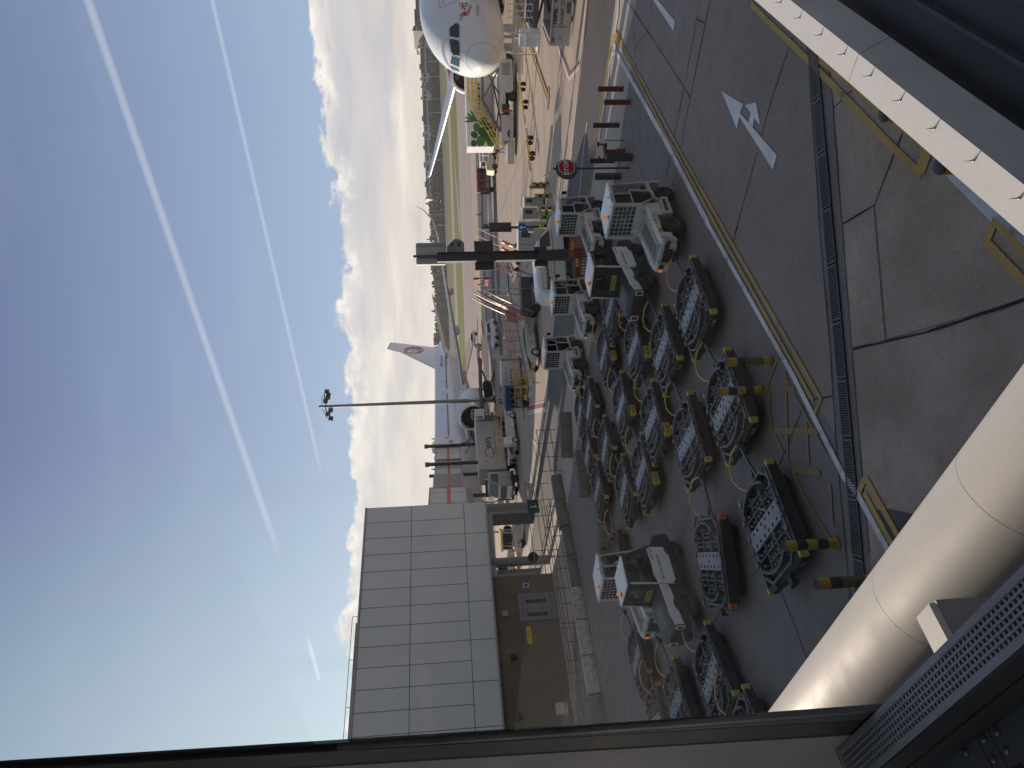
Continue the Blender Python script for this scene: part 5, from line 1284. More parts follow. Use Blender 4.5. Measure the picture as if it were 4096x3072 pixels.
b = MB('orange_red'); b.add([(25.0, -1.712, 7.1), (25.4, -1.712, 6.7), (25.8, -1.712, 7.1), (25.4, -1.712, 7.5)], [(0, 1, 2, 3)]); b.build('emblem', cb)
for x, zt_, w_ in ((1.2, 5.5, .75), (20.8, 9.3, .32), (12.0, 9.0, .32)):
    b = MB('galv' if w_ > .5 else 'post_grey')
    if w_ > .5:
        b.cyl((x, 0, 0), (x, 0, zt_), .55, n=20); b.b2((-1.6, -.5, 0), (-.9, .5, zt_)); b.b2((-2.2, -1.8, 5.0), (2.2, 1.8, 5.5))
    else:
        for s in (-1.75, 1.75): b.box((x, s, zt_/2), (w_, w_, zt_))
        b.b2((x-.4, -1.9, 3.0), (x+.4, 1.9, 3.3)); b.box((x, -1.75, zt_+.2), (w_*1.3, w_*1.3, .4))
    sp = b.build('support_leg', jb)
    if w_ < .5:
        for s in (-1.2, 1.2):
            b = MB('rubber'); b.lathe([(.2, -.2), (.5, -.2), (.55, 0), (.5, .2), (.2, .2)], (x, s, .55), 14, axis='Y'); b.build('wheel', sp)
b = MB('black_plastic'); b.tube([(-.2, -.9, 5.2), (.2, -1.1, 4.2), (-.3, -1.1, 3.4), (.6, -1.1, 2.6), (1.0, -.9, 1.4)], .05); b.tube([(21, -1.9, 5.5), (20.6, -2.1, 4.6), (19.5, -2.1, 4.4), (16, -1.8, 5.2)], .05); b.build('cable', jb)
# ------------------------------------------------------------------ service vehicles and equipment on the apron
def glass_box(parent, polys, m='dark_glass', nm='window'):
    for p in polys:
        b = MB(m); b.add(p, [tuple(range(len(p)))]); b.build(nm, parent)
def simple_wheels(t, xs, y, r, w=.26, rm='rim_grey'):
    for x in xs:
        for s in (-1, 1): wheel(t, x, s*y, r, w, .55, side=s, rimmat=rm)
# box truck (cab towards us), local x = heading
o_ = Vector((-8.6, 71.0, 0)) - B46*1.25
t = thing('box_truck', 'silver-cabbed catering box truck lettered WFS beside the jet bridge', 'truck', o_, R(226))
mat('truck_box', (.50, .49, .47), .5, dirt=.25, dirt_col=(.3, .28, .25), scale=.7, grime=.3)
b = MB('truck_box'); b.b2((-7.7, -1.25, 1.15), (0, 1.25, 3.95)); bx = b.build('box', t, bevel=.03)
b = MB('roof_white'); b.b2((-7.74, -1.29, 3.95), (.04, 1.29, 4.0)); b.build('roof', t)
b = MB('mid_grey'); b.b2((-7.6, 1.26, 1.2), (-6.7, 1.30, 3.8)); b.build('side_door', t)
b = MB('grey_paint'); b.b2((.045, -1.2, 1.2), (.07, 1.2, 3.9)); b.build('front_panel', t)
text('WFS', .85, bx, face((-3.6, 1.262, 2.72), (-1, 0, 0), (0, 0, 1)), 'ink_blue', bold=.012); text('Worldwide Flight Services', .30, bx, face((-3.6, 1.262, 2.05), (-1, 0, 0), (0, 0, 1)), 'ink_blue')
b = MB('red_paint'); n = 24
for (m_, a0_, a1_) in (('red_paint', 20, 170), ('ink_blue', 190, 350)):
    vs = []
    for i in range(n+1):
        a = R(a0_+(a1_-a0_)*i/n); w_ = .05+.05*math.sin(math.pi*i/n); vs += [(-2.25+.75*math.cos(a)*(1), 1.263, 2.72+.48*math.sin(a)), (-2.25+(.75-w_)*math.cos(a), 1.263, 2.72+(.48-w_)*math.sin(a))]
    b.add(vs, [(2*i, 2*i+1, 2*i+3, 2*i+2) for i in range(n)], m_)
b.build('emblem', bx)
mat('cab_silver', (.42, .43, .44), .35, .3, dirt=.15)
b = MB('cab_silver'); b.prism([(.15, .75), (.15, 3.0), (.35, 3.15), (1.45, 3.05), (1.95, 2.1), (2.05, 1.15), (2.05, .75)], -1.12, 1.12); cb = b.build('cab', t, bevel=.05)
b = MB('dark_glass'); b.add([(1.985, -.98, 2.12), (1.985, .98, 2.12), (1.53, .95, 2.98), (1.53, -.95, 2.98)], [(0, 1, 2, 3)])
b.add([(2.055, -1.0, 1.25), (2.055, 1.0, 1.25), (2.01, 1.0, 1.9), (2.01, -1.0, 1.9)], [(0, 1, 2, 3)], 'charcoal'); b.build('windscreen', cb)
for s in (-1, 1): b = MB('blue_glass'); b.add([(.5, s*1.125, 2.1), (1.75, s*1.125, 2.1), (1.4, s*1.125, 2.85), (.5, s*1.125, 2.9)], [(0, 1, 2, 3)]); b.build('side_window', cb)
b = MB('charcoal'); b.b2((.1, -1.1, .45), (2.12, 1.1, .74)); b.b2((-7.4, -.5, .75), (.1, .5, 1.14)); b.b2((-5.5, -1.15, .4), (-3, 1.15, .8)); b.build('chassis', t)
b = MB('clean_white'); b.b2((2.125, -.28, .5), (2.135, .28, .62)); b.build('number_plate', t)
for s in (-1, 1): b = MB('clean_white'); b.b2((2.06, s*.75, .80), (2.10, s*1.02, .98)); b.build('headlight', cb)
b = MB('amber'); b.cyl((.2, 0, 3.15), (.2, 0, 3.3), .08); b.build('beacon', cb)
simple_wheels(t, (1.1, -5.9), .98, .48, .28)
# low belt loader in front of it
def belt_loader(label, loc, rz, L_=6.4, z0=.9, z1=1.3, rail='rail_yellow', body=(-1.6, 1.8), cabx=None, hi=1.0, box_text=None, w=1.0, group='conveyor belt loaders'):
    t = thing('belt_loader', label, 'belt loader', loc, rz, group)
    b = MB('white_paint'); x0, x1 = body
    b.prism([(x0-.3, .35), (x0-.3, .75), (x0+.3, .95), (x1-.4, .95), (x1, .8), (x1+.5, .75), (x1+.5, .35)], -w, -w*.55); b.prism([(x0-.3, .35), (x0-.3, .75), (x0+.3, .95), (x1-.4, .95), (x1, .8), (x1+.5, .75), (x1+.5, .35)], w*.55, w); b.b2((x0, -w*.55, .3), (x1, w*.55, .6)); b.build('body', t, bevel=.02)
    b = MB('charcoal'); b.add([(-L_/2, -.42, z0+.12), (L_/2, -.42, z1+.12), (L_/2, .42, z1+.12), (-L_/2, .42, z0+.12)], [(0, 1, 2, 3)]); b.build('belt', t)
    b = MB('white_paint')
    for s in (-1, 1): b.bar((-L_/2, s*.5, z0), (L_/2, s*.5, z1), .10, .22)
    b.cyl((-L_/2, -.5, z0), (-L_/2, .5, z0), .14, n=10); b.cyl((L_/2, -.5, z1), (L_/2, .5, z1), .14, n=10); b.build('conveyor', t)
    b = MB(rail)
    for s in (-1, 1):
        for h_ in (.35*hi, .7*hi, 1.0*hi):
            b.bar((-L_/2+.4, s*.56, z0+.1+h_), (L_/2-.2, s*.56, z1+.1+h_), .035)
        k = max(3, int(L_/1.0))
        for i in range(k+1):
            f = i/k; x = -L_/2+.4+(L_-.6)*f; z = z0+(z1-z0)*f; b.bar((x, s*.56, z), (x, s*.56, z+.1+hi), .035)
    b.build('handrail', t)
    if cabx is not None:
        b = MB('clean_white'); b.box((cabx, -w*.8, 1.15), (.9, .5, .75)); b.bar((cabx-.45, -w, 1.5), (cabx-.40, -w, 2.3), .05); b.bar((cabx+.45, -w, 1.5), (cabx+.5, -w, 2.3), .05); b.bar((cabx-.4, -w, 2.3), (cabx+.5, -w, 2.3), .05); c_ = b.build('driver_cab', t, bevel=.02)
        if box_text: text(box_text, .3, c_, face((cabx+.1, -w*.8-.256, 1.05), (1, 0, 0), (0, 0, 1)))
    for x in (x0+.25, x1-.1):
        for s in (-1, 1): wheel(t, x, s*(w-.1), .38, .24, .6, side=s, rimmat='light_grey')
    return t
c0 = (Vector((-3.4, 71.0, 0))+Vector((-5.46, 68.6, 0)))/2 - B46*.9
bl = belt_loader('low white belt loader with yellow rails parked along the WFS truck', c0, R(46), 7.0, 1.15, 1.0, body=(-1.9, 1.8), cabx=-1.7, box_text='M')
a0, a1 = at(2147, 1240), at(2162, 1362); dd = (a0-a1).normalized()
c1 = (a0+a1)/2 + Vector((-dd.y, dd.x, 0))*1.0
bl2 = belt_loader('big white belt loader with long rusty handrails in the middle of the apron', c1-Vector((.6, -.3, 0)), math.atan2(dd.y, dd.x), 9.0, .9, 1.55, rail='rust_rail', body=(-2.0, 1.9), hi=1.0, w=1.15)
bl2c = kids(bl2)[0]; text('SERVICES', .22, bl2c, face((.2, -1.155, .65), (1, 0, 0), (0, 0, 1)), 'mid_grey')
b = MB('rail_yellow')
for x in (-4.4, -3.6, -2.9):
    for s in (-.62, .62): b.bar((x, s, .9), (x, s, 2.0), .04)
for z in (1.2, 1.6, 2.0):
    for s in (-.62, .62): b.bar((-4.4, s, z), (-2.9, s, z), .04)
    b.bar((-4.4, -.62, z), (-4.4, .62, z), .04)
b.build('end_cage', bl2)
b = MB('amber'); b.cyl((0, -.58, 2.45), (0, -.58, 2.58), .07); b2_ = MB('rust_rail'); b2_.bar((0, -.58, 1.3), (0, -.58, 2.45), .04); pp = b2_.build('beacon_pole', bl2); b.build('beacon', pp)
b = MB('rust_rail'); b.add([(1.2, -.60, 1.4), (2.6, -.60, 1.5), (2.5, -.60, 2.3), (1.5, -.60, 2.1)], [(0, 1, 2, 3)]); b.build('shield_panel', bl2)
fb = at(1927, 1435)
bl3 = belt_loader('distant raised belt loader with brown frame behind the white cars', (fb.x, fb.y, 0), R(200), 8.5, 1.2, 3.4, rail='rust_rail', body=(-2.6, 1.2))
# passenger steps frame, red and chrome, right of the big belt loader
p = at(2165, 1190); t = thing('maintenance_steps', 'tall red and chrome access steps on wheels beside the big belt loader', 'access steps', (p.x-.2, p.y+1.6, 0), R(8))
b = MB('steel')
for s in (-.8, .8):
    b.tube([(-.9, s, .5), (-.4, s, 1.6), (.3, s, 3.0), (.9, s, 4.0), (1.6, s, 4.1)], .05); b.tube([(-1.1, s, 1.2), (-.6, s, 2.4), (.1, s, 3.8), (.7, s, 4.8)], .04)
    b.bar((.9, s, .3), (.9, s, 4.0), .06); b.bar((-.9, s, .5), (1.6, s, .5), .07)
for i in range(10): f = i/9; b.b2((-.85+1.7*f, -.75, .6+3.3*f), (-.65+1.7*f, .75, .63+3.3*f))
b.build('steps', t)
b = MB('red_paint')
for s in (-.8, .8): b.tube([(-1.0, s, 1.0), (-.5, s, 2.1), (.2, s, 3.5), (.8, s, 4.5)], .045)
b.bar((-.9, -.8, .9), (-.9, .8, .9), .05); b.build('handrail', t)
b = MB('dark_red'); b.box((1.7, 0, 4.55), (.16, 1.7, .35)); b.box((1.7, 0, 3.75), (.16, 1.7, .28)); b.b2((1.68, -.82, 3.3), (1.76, -.74, 4.7)); b.b2((1.68, .74, 3.3), (1.76, .82, 4.7)); b.build('bumper_pad', t)
b = MB('dark_grey'); b.b2((-.8, -.7, .35), (1.8, .7, 1.3)); b.box((1.4, 0, 2.2), (1.3, 1.3, .1)); b.bar((1.9, -.6, .3), (2.6, -.8, 2.4), .06); b.bar((1.9, .6, .3), (2.5, .6, 2.0), .06); b.build('undercarriage', t)
simple_wheels(t, (-.6, 1.5), .85, .30, .2)
# orange steps further right
p = at(2075, 1010); t = thing('ramp_steps', 'low orange steel steps with sloping handrails behind the tall signpost', 'access steps', (p.x, p.y, 0), R(20))
b = MB('orange_steps'); mat('orange_steps', (.45, .12, .05), .5, dirt=.2)
for s in (-.6, .6):
    b.bar((-2.2, s, .6), (.2, s, 1.4), .10); b.bar((-2.2, s, 1.6), (.8, s, 3.1), .05); b.bar((-2.2, s, 1.1), (.8, s, 2.6), .05); b.bar((.8, s, 1.2), (2.2, s, 3.6), .05)
    for x in (-2.2, -1.2, -.2, .8): z_ = .6+.34*(x+2.2); b.bar((x, s, z_), (x, s, z_+1.1), .05)
    b.bar((.2, s, .3), (.8, s, 1.5), .2)
for i in range(8): f = i/7; b.b2((-2.2+2.4*f, -.6, .6+.8*f), (-1.98+2.4*f, .6, .63+.8*f))
b.build('steps', t); simple_wheels(t, (-1.4, .4), .6, .22, .14)
# two white cars
def car(label, loc, rz):
    t = thing('parked_car', label, 'car', loc, rz, 'white cars on the far apron')
    b = MB('jal_white'); lo = [(-1.95, .35), (-2.0, .62), (-1.9, .92), (-1.3, .98), (1.0, .92), (1.75, .78), (1.98, .6), (1.95, .32)]
    b.prism(lo, -.86, .86); body = b.build('body', t, bevel=.07)
    b = MB('roof_white'); b.add([(-1.75, -.80, .94), (.95, -.80, .92), (.95, .80, .92), (-1.75, .80, .94), (-1.35, -.62, 1.46), (.15, -.62, 1.48), (.15, .62, 1.48), (-1.35, .62, 1.46)], [(3, 2, 1, 0), (4, 5, 6, 7), (0, 1, 5, 4), (1, 2, 6, 5), (2, 3, 7, 6), (3, 0, 4, 7)]); b.build('cabin', t, bevel=.04)
    glass_box(t, [[(.90, -.70, .98), (.90, .70, .98), (.24, .58, 1.42), (.24, -.58, 1.42)]], nm='windscreen')
    for s in (-1, 1): glass_box(t, [[(-1.45, s*.785, 1.0), (.72, s*.785, .98), (.12, s*.655, 1.40), (-1.15, s*.655, 1.40)]], nm='side_window')
    b = MB('charcoal'); b.b2((1.96, -.5, .45), (1.99, .5, .62)); b.b2((1.94, -.8, .30), (2.0, .8, .40)); b.build('grille', t)
    for s in (-1, 1):
        b = MB('light_grey'); b.box((1.86, s*.66, .68), (.22, .26, .12)); b.build('headlight', t); b = MB('jal_white'); b.box((.55, s*.95, 1.0), (.12, .16, .12)); b.build('mirror', t)
    b = MB('amber'); b.cyl((-.6, 0, 1.48), (-.6, 0, 1.58), .07); b.build('beacon', t)
    simple_wheels(t, (-1.25, 1.25), .78, .31, .2); return t
car('nearer white hatchback with orange roof beacon, front turned towards us', (6.6, 91.2, 0), R(215)); 
car('farther white car seen side-on beyond the nearer one', (9.6, 148.5, 0), R(184))
# catering van
vw = thing('delivery_van', 'white van with yellow stripe lettered gategourmet behind the tugs', 'van', (0, 0, 0), R(16))
h_, l_ = hd(R(16)); c_ = Vector((4.75, 36.85, 0)) + h_*2.3 + l_*.95; vw.location = c_
mat('van_white', (.74, .75, .77), .3, dirt=.12, dirt_col=(.4, .38, .35), scale=1.5)
prof = [(-2.3, .35), (-2.36, .9), (-2.28, 1.5), (-2.1, 1.82), (-1.7, 1.92), (.45, 1.90), (.85, 1.80), (1.75, 1.12), (2.3, .95), (2.45, .7), (2.42, .32)]
b = MB('van_white'); rings = []
for y, k in ((-.95, .90), (-.90, .97), (-.70, 1.0), (.70, 1.0), (.90, .97), (.95, .90)): rings.append([Vector((x*(.99 if abs(y) > .93 else 1), y*(1-.10*max(0, z-.95)), .32+(z-.32)*k)) for x, z in prof])
b.loft(rings, smooth=False); vb = b.build('body', vw, bevel=.03)
glass_box(vw, [[(.93, -.74, 1.73), (.93, .74, 1.73), (1.72, .82, 1.16), (1.72, -.82, 1.16)]], 'blue_glass', 'windscreen')
for s in (-1, 1): glass_box(vw, [[(.1, s*.925, 1.05), (1.45, s*.94, 1.08), (.95, s*.885, 1.62), (.1, s*.875, 1.66)]], 'dark_glass', 'side_window')
b = MB('yellow_paint'); b.b2((-2.25, -.966, .93), (1.5, -.957, 1.0)); b.b2((-2.25, .957, .93), (1.5, .966, 1.0)); b.build('stripe', vw)
text('gategourmet', .36, vb, face((-1.15, -.925, 1.36), (1, 0, 0), (0, -.07, 1)), 'ink', bold=.006)
b = MB('red_paint'); b.box((-2.34, -.85, 1.0), (.06, .12, .3)); b.build('tail_light', vw)
b = MB('dark_grey'); 
for p_, q_ in (((-2.0, 1.12), (-.25, 1.12)), ((-.25, 1.12), (-.25, 1.62)), ((-.25, 1.62), (-2.0, 1.62)), ((-2.0, 1.62), (-2.0, 1.12))): b.bar((p_[0], -.945+.12*(p_[1]-1.12)*.7, p_[1]), (q_[0], -.945+.12*(q_[1]-1.12)*.7, q_[1]), .012)
b.build('panel_outline', vw); simple_wheels(vw, (-1.45, 1.5), .84, .33, .2, 'grey_paint')
# red plastic barriers
def barrier(label, loc, rz, m, tilt=0):
    t = thing('plastic_barrier', label, 'barrier', loc, rz, 'red plastic barriers behind the tugs'); b = MB(m); w = 1.25
    b.b2((-w/2, -.03, .12), (w/2, .03, .36)); b.b2((-w/2, -.03, .78), (w/2, .03, 1.0))
    for i in range(9): x = -w/2+.06+i*(w-.12)/8; b.b2((x-.03, -.028, .36), (x+.03, .028, .78))
    b.b2((-w/2-.02, -.035, .1), (-w/2+.06, .035, 1.03)); b.b2((w/2-.06, -.035, .1), (w/2+.02, .035, 1.03)); b.build('panel', t, bevel=.008)
    b = MB('lemon_paint'); b.b2((-.2, -.04, .82), (.2, -.031, .96)); b.build('reflector', t)
    for s in (-.45, .45): b = MB(m); b.b2((s-.08, -.28, 0), (s+.08, .28, .1)); b.build('foot', t)
p = at(2385, 1050); barrier('dark red slotted plastic barrier, lower one between the tugs', (p.x, p.y, 0), R(6), 'dark_red')
barrier('bright coral plastic barrier standing behind the dark red one', (p.x+1.0, p.y+.9, 0), R(-32), 'barrier_red')
# checkered bollards
CB0 = None
def checker(label, loc, h=1.05, r=.13):
    global CB0
    if CB0 is None:
        t = thing('checkered_bollard', label, 'bollard', loc, 0, 'yellow and black checkered bollards along the apron road'); b = MB('yellow_check'); mat('yellow_check', (.48, .42, .06), .5, dirt=.2); n = 16
        for k in range(5):
            for a in range(4):
                vs = []; 
                for i in range(5):
                    an = 2*math.pi*(a*4+i)/n; vs += [(r*math.cos(an), r*math.sin(an), k*h/5), (r*math.cos(an), r*math.sin(an), (k+1)*h/5)]
                b.add(vs, [(2*i, 2*i+2, 2*i+3, 2*i+1) for i in range(4)], ('yellow_check', 'charcoal')[(k+a) % 2], True)
        b.build('post', t); b = MB('yellow_check'); b.cyl((0, 0, h), (0, 0, h+.01), r, n=16); b.build('cap', t); CB0 = t; return t
    return dup(CB0, loc, random.uniform(0, 1.5), label)
for X, Y, lab in ((2195, 737, 'checkered bollard at the right end of the row, in front of its rear neighbour'), (2182, 746, 'checkered bollard half hidden behind the right end one'), (2207, 783, 'checkered bollard before the small dark cabinet'), (2219, 833, 'checkered bollard before the middle grey cabinet'),
    (2226, 868, 'checkered bollard in the gap between the two large grey cabinets'), (2230, 903, 'checkered bollard under the blue arrow sign'), (2190, 1065, 'checkered bollard just left of the tall signpost, behind the van'), (2200, 1116, 'checkered bollard above the lettering of the white van'),
    (2197, 1161, 'checkered bollard by the rear end of the white van'), (2212, 1193, 'checkered bollard at the foot of the red steps, right one of the pair'), (2210, 1208, 'checkered bollard at the foot of the red steps, left one of the pair'),
    (2044, 1560, 'small checkered bollard in front of the scissor loader panel'), (2036, 1597, 'small checkered bollard at the foot of the floodlight mast'), (2046, 1638, 'small checkered bollard at the right end of the low belt loader'),
    (2062, 2028, 'checkered bollard near the truck cab, right one'), (2060, 2046, 'checkered bollard near the truck cab, left one')):
    p = at(X, Y); checker(lab, (p.x, p.y, 0))
# roadside posts by the stop sign
def plain_post(nm, label, X, Y, h, m, w=.19, rnd=True):
    p = at(X, Y); t = thing(nm, label, 'post', (p.x, p.y, 0), random.uniform(0, 1), 'worn steel posts beside the service road'); b = MB(m)
    if rnd: b.cyl((0, 0, 0), (0, 0, h), w/2, n=20)
    else: b.box((0, 0, h/2), (w, w, h))
    b.build('tube', t); b = MB('charcoal'); b.cyl((0, 0, h), (0, 0, h+.03), w/2*.96, n=16); b.build('cap', t)
mat('scuffed_red', (.16, .025, .02), .6, dirt=.7, dirt_col=(.02, .018, .018), scale=5); mat('scuffed_dark', (.02, .023, .028), .5, dirt=.4, dirt_col=(.14, .15, .16), scale=7)
plain_post('steel_post', 'scuffed dark red post, farthest right of the roadside posts', 2493, 356, .93, 'scuffed_red'); plain_post('steel_post', 'scuffed dark red post with black patches, second from the right', 2522, 409, .93, 'scuffed_red')
plain_post('steel_post', 'lone black post between the red posts and the hydrant', 2476, 501, .98, 'scuffed_dark'); plain_post('steel_post', 'black post behind the hydrant, right of the stop sign', 2458, 643, .98, 'scuffed_dark')
plain_post('steel_post', 'black square post in front of the hydrant', 2530, 629, .95, 'scuffed_dark', .21, False); plain_post('steel_post', 'black square post left of the stop sign pole', 2482, 705, .98, 'scuffed_dark', .2, False)
p = at(2500, 606); t = thing('hydrant', 'dark red hydrant with two black valves among the roadside posts', 'hydrant', (p.x, p.y, 0), R(10))
b = MB('scuffed_red'); b.cyl((0, 0, 0), (0, 0, .28), .10, n=16); b.cyl((0, 0, .3), (0, 0, .75), .075, n=16); b.cyl((0, 0, .27), (0, 0, .31), .13, n=16); b.cyl((-.2, 0, .75), (.2, 0, .75), .07, n=12); b.build('barrel', t)
for s in (-1, 1): b = MB('charcoal'); b.cyl((s*.2, 0, .75), (s*.3, 0, .75), .09, n=10); b.cyl((s*.3, 0, .75), (s*.3, 0, 1.0), .03); b.lathe([(.1, .98), (.11, 1.0), (.1, 1.02)], (s*.3, 0, 0), 12); b.build('valve', t)
b = MB('charcoal'); b.cyl((.45, 0, 0), (.45, 0, .75), .015); b.cyl((.45, 0, 0), (.45, 0, .03), .06); b.build('stand_pipe', t)
# stop sign
p = at(2521, 670); t = thing('stop_sign', 'red octagonal STOP sign on a thin dark pole by the service road', 'road sign', (p.x, p.y, 0), R(12))
b = MB('post_grey'); b.cyl((0, .04, 0), (0, .04, 2.85), .038, n=12); b.build('pole', t)
b = MB('sign_back'); mat('sign_back', (.05, .07, .07), .4, dirt=.1); b.cyl((-.05, .0, 2.36), (-.05, .015, 2.36), .40, n=40); b.build('backing_disc', t)
oc = lambda r, y: [(r*math.cos(R(22.5+45*i))+.03, y, 2.36+r*math.sin(R(22.5+45*i))) for i in range(8)]
b = MB('clean_white'); b.add(oc(.325, -.006)+oc(.325, -.001), [tuple(range(8)), tuple(range(8, 16))[::-1]]+[(i, (i+1) % 8, 8+(i+1) % 8, 8+i) for i in range(8)]); of = b.build('sign_border', t)
b = MB('stop_red'); mat('stop_red', (.42, .012, .02), .4, dirt=.05); b.add(oc(.30, -.0085)+oc(.30, -.007), [tuple(range(8)), tuple(range(8, 16))[::-1]]+[(i, (i+1) % 8, 8+(i+1) % 8, 8+i) for i in range(8)]); sf = b.build('sign_face', t)
text('STOP', .235, sf, face((.03, -.012, 2.36), (1, 0, 0), (0, 0, 1)), 'clean_white', bold=.006)
# tall signpost seen from behind
p = at(2328, 1020); t = thing('sign_gantry', 'tall dark steel signpost with grey board backs and a camera box, behind the dark tug', 'signpost', (p.x, p.y, 0), R(8))
b = MB('post_grey'); 
for s in (-1, 1): b.b2((s*.21, -.16, 0), (s*.235, .16, 7.2))
b.b2((-.21, -.02, 0), (.21, .02, 7.2)); b.b2((.02, -.06, 7.2), (.14, .06, 8.35)); b.prism([(-.25, 0), (.30, 0), (.235, 2.2), (-.235, 2.2)], -.165, -.161); b.build('post', t)
b = MB('light_grey'); b.b2((-.27, .12, 6.78), (.80, .40, 8.22)); b.b2((.62, .05, 6.80), (.80, .119, 8.2), 'panel_trim'); b.build('sign_cabinet', t, bevel=.03)
b = MB('galv'); b.prism([(.22, 5.85), (.22, 6.70), (.60, 6.70), (1.0, 6.3), (.95, 6.05), (.80, 5.85)], .1, .8); cbx = b.build('camera_box', t, bevel=.02)
for x, z in ((.70, 6.45), (.70, 6.1)): b = MB('charcoal'); b.b2((x-.09, .07, z-.07), (x+.09, .099, z+.07)); b.build('lens_opening', cbx)
b = MB('post_grey'); b.b2((-.62, .18, 4.42), (.88, .24, 5.35)); sb = b.build('louvre_board', t); b = MB('dark_grey')
for i in range(5): b.b2((-.62, .14, 4.42+i*.222), (.88, .178, 4.45+i*.222))
b.build('louvre', sb)
b = MB('post_grey'); b.b2((-.50, .1, 1.75), (.50, .35, 2.38)); b.b2((.14, .1, 5.45), (.30, .3, 5.62)); b.build('control_box', t)
p = at(2222, 908); t = thing('direction_sign', 'shorter dark signpost with a blue round white-arrow sign facing us', 'road sign', (p.x, p.y, 0), R(6))
b = MB('post_grey'); b.b2((-.075, -.05, 0), (.075, .05, 4.45)); b.build('post', t)
b = MB('post_grey'); b.b2((-.24, .06, 2.70), (.36, .11, 4.05)); b.b2((.0, .05, 4.12), (.25, .12, 4.35)); b.build('board', t)
b = MB('blue_sign'); b.cyl((-.02, -.07, 2.03), (-.02, -.055, 2.03), .27, n=36); bs = b.build('sign_disc', t)
b = MB('clean_white'); b.b2((-.05, -.076, 1.84), (.01, -.072, 2.1)); b.add([(-.14, -.074, 2.08), (.10, -.074, 2.08), (-.02, -.074, 2.22)], [(0, 1, 2)]); b.build('arrow', bs)
b = MB('grey_paint'); b.b2((-.3, -.1, 1.35), (-.08, .05, 1.7)); b.build('control_box', t)
# grey cabinets
def cabinet(label, X, Y0, Y1, h, d, m='light_grey', extra=0):
    a, c = at(X, Y1), at(X, Y0); w = (c-a).length; ang = math.atan2((c-a).y, (c-a).x)
    t = thing('equipment_cabinet', label, 'cabinet', ((a.x+c.x)/2, (a.y+c.y)/2+d/2, 0), ang, 'grey ground power cabinets')
    b = MB(m); b.b2((-w/2, -d/2, .12), (w/2, d/2, h)); b.build('housing', t, bevel=.02)
    b = MB('roof_white'); b.b2((-w/2-.03, -d/2-.04, h), (w/2+.03, d/2+.04, h+.05)); b.build('lid', t)
    b = MB('dark_grey'); b.b2((-w*.05, -d/2-.02, h*.62), (w*.30, -d/2-.003, h*.92)); b.build('screen_panel', t)
    b = MB('mid_grey'); b.b2((-w*.32, -d/2-.012, .2), (-w*.30, -d/2-.002, h-.1)); b.b2((w*.33, -d/2-.012, .2), (w*.35, -d/2-.002, h-.1)); b.build('door_seam', t)
    b = MB('charcoal'); b.b2((-w/2+.1, -d/2+.05, 0), (w/2-.1, d/2-.05, .119)); b.build('plinth', t)
cabinet('largest grey cabinet, behind the blue arrow sign', 2195, 878, 990, 1.95, 1.0); cabinet('middle grey cabinet with a long black handle', 2190, 822, 868, 1.6, .9); cabinet('small cabinet with a dark screen at the right end of the row', 2180, 782, 820, 1.35, .8)
# floodlight mast
p = at(2036, 1597); t = thing('floodlight_mast', 'tall slim floodlight mast rising above the tail of the far airliner', 'light mast', (p.x, p.y, 0))
b = MB('galv'); b.lathe([(.30, 0), (.30, 1.2), (.24, 3), (.19, 12), (.14, 20.6), (.14, 20.9), (0, 20.9)], n=20); b.build('pole', t)
b = MB('dark_grey'); b.bar((-1.3, 0, 20.1), (1.4, 0, 20.3), .10); b.bar((-1.2, 0, 20.1), (-.2, 0, 20.6), .05); b.bar((1.2, 0, 20.5), (.2, 0, 20.6), .05); b.build('cross_arm', t)
for x, y, z in ((-1.35, .1, 19.7), (-.85, -.1, 19.95), (-.45, .2, 19.7), (.55, .1, 20.2), (.95, -.1, 19.9), (1.25, .2, 19.9), (1.6, 0, 20.0)):
    b = MB('dark_grey'); b.box((x, y, z), (.50, .34, .42), rx=.5, ry=.2); b.build('floodlight', t)
# traffic cones
for X, Y, lab in ((1925, 858, 'lone orange traffic cone on the sunlit far apron'), (1973, 1654, 'pale traffic cone in front of the far engine')):
    p = at(X, Y); t = thing('traffic_cone', lab, 'traffic cone', (p.x, p.y, 0), 0, 'traffic cones on the apron')
    b = MB('orange_paint'); b.lathe([(.24, .05), (.05, .95), (.04, 1.0), (0, 1.0)], n=14); b.lathe([(.175, .34), (.125, .60)], n=14, m='clean_white'); b.build('cone', t); b = MB('charcoal'); b.b2((-.3, -.3, 0), (.3, .3, .05)); b.build('base', t)
# ------------------------------------------------------------------ container, carts, scissor loader in the middle
h_ = R(-8)
p = at(2104, 1487); t = thing('cargo_container', 'white cargo container lettered DELTA on a low blue dolly', 'cargo container', (p.x+.0, p.y+.9, .52), h_)
b = MB('container_white'); mat('container_white', (.60, .60, .60), .4, .1, dirt=.2, dirt_col=(.35, .34, .33), scale=1.2); b.b2((-1.12, -.78, 0), (1.12, .78, 1.63)); cb = b.build('shell', t, bevel=.02)
b = MB('navy'); b.b2((1.125, -.76, .03), (1.14, .76, 1.6)); b.build('curtain', t)
text('DPL 55555 DL', .23, cb, face((-.08, -.785, 1.20), (1, 0, 0), (0, 0, 1)), 'ink'); text('\u25B3DELTA' if False else 'DELTA', .27, cb, face((.0, -.785, .80), (1, 0, 0), (0, 0, 1)), 'ink_blue', bold=.008, sp=1.25)
b = MB('ink_blue'); b.add([(-.86, -.786, .70), (-.64, -.786, .70), (-.75, -.786, .90)], [(0, 1, 2)]); b.build('emblem', cb)
dl = thing('container_dolly', 'low teal-hooded dolly carrying the white lettered container', 'container dolly', (p.x, p.y+.9, 0), h_)
b = MB('dark_steel'); b.b2((-1.3, -.85, .34), (1.3, .85, .5)); b.build('frame', dl)
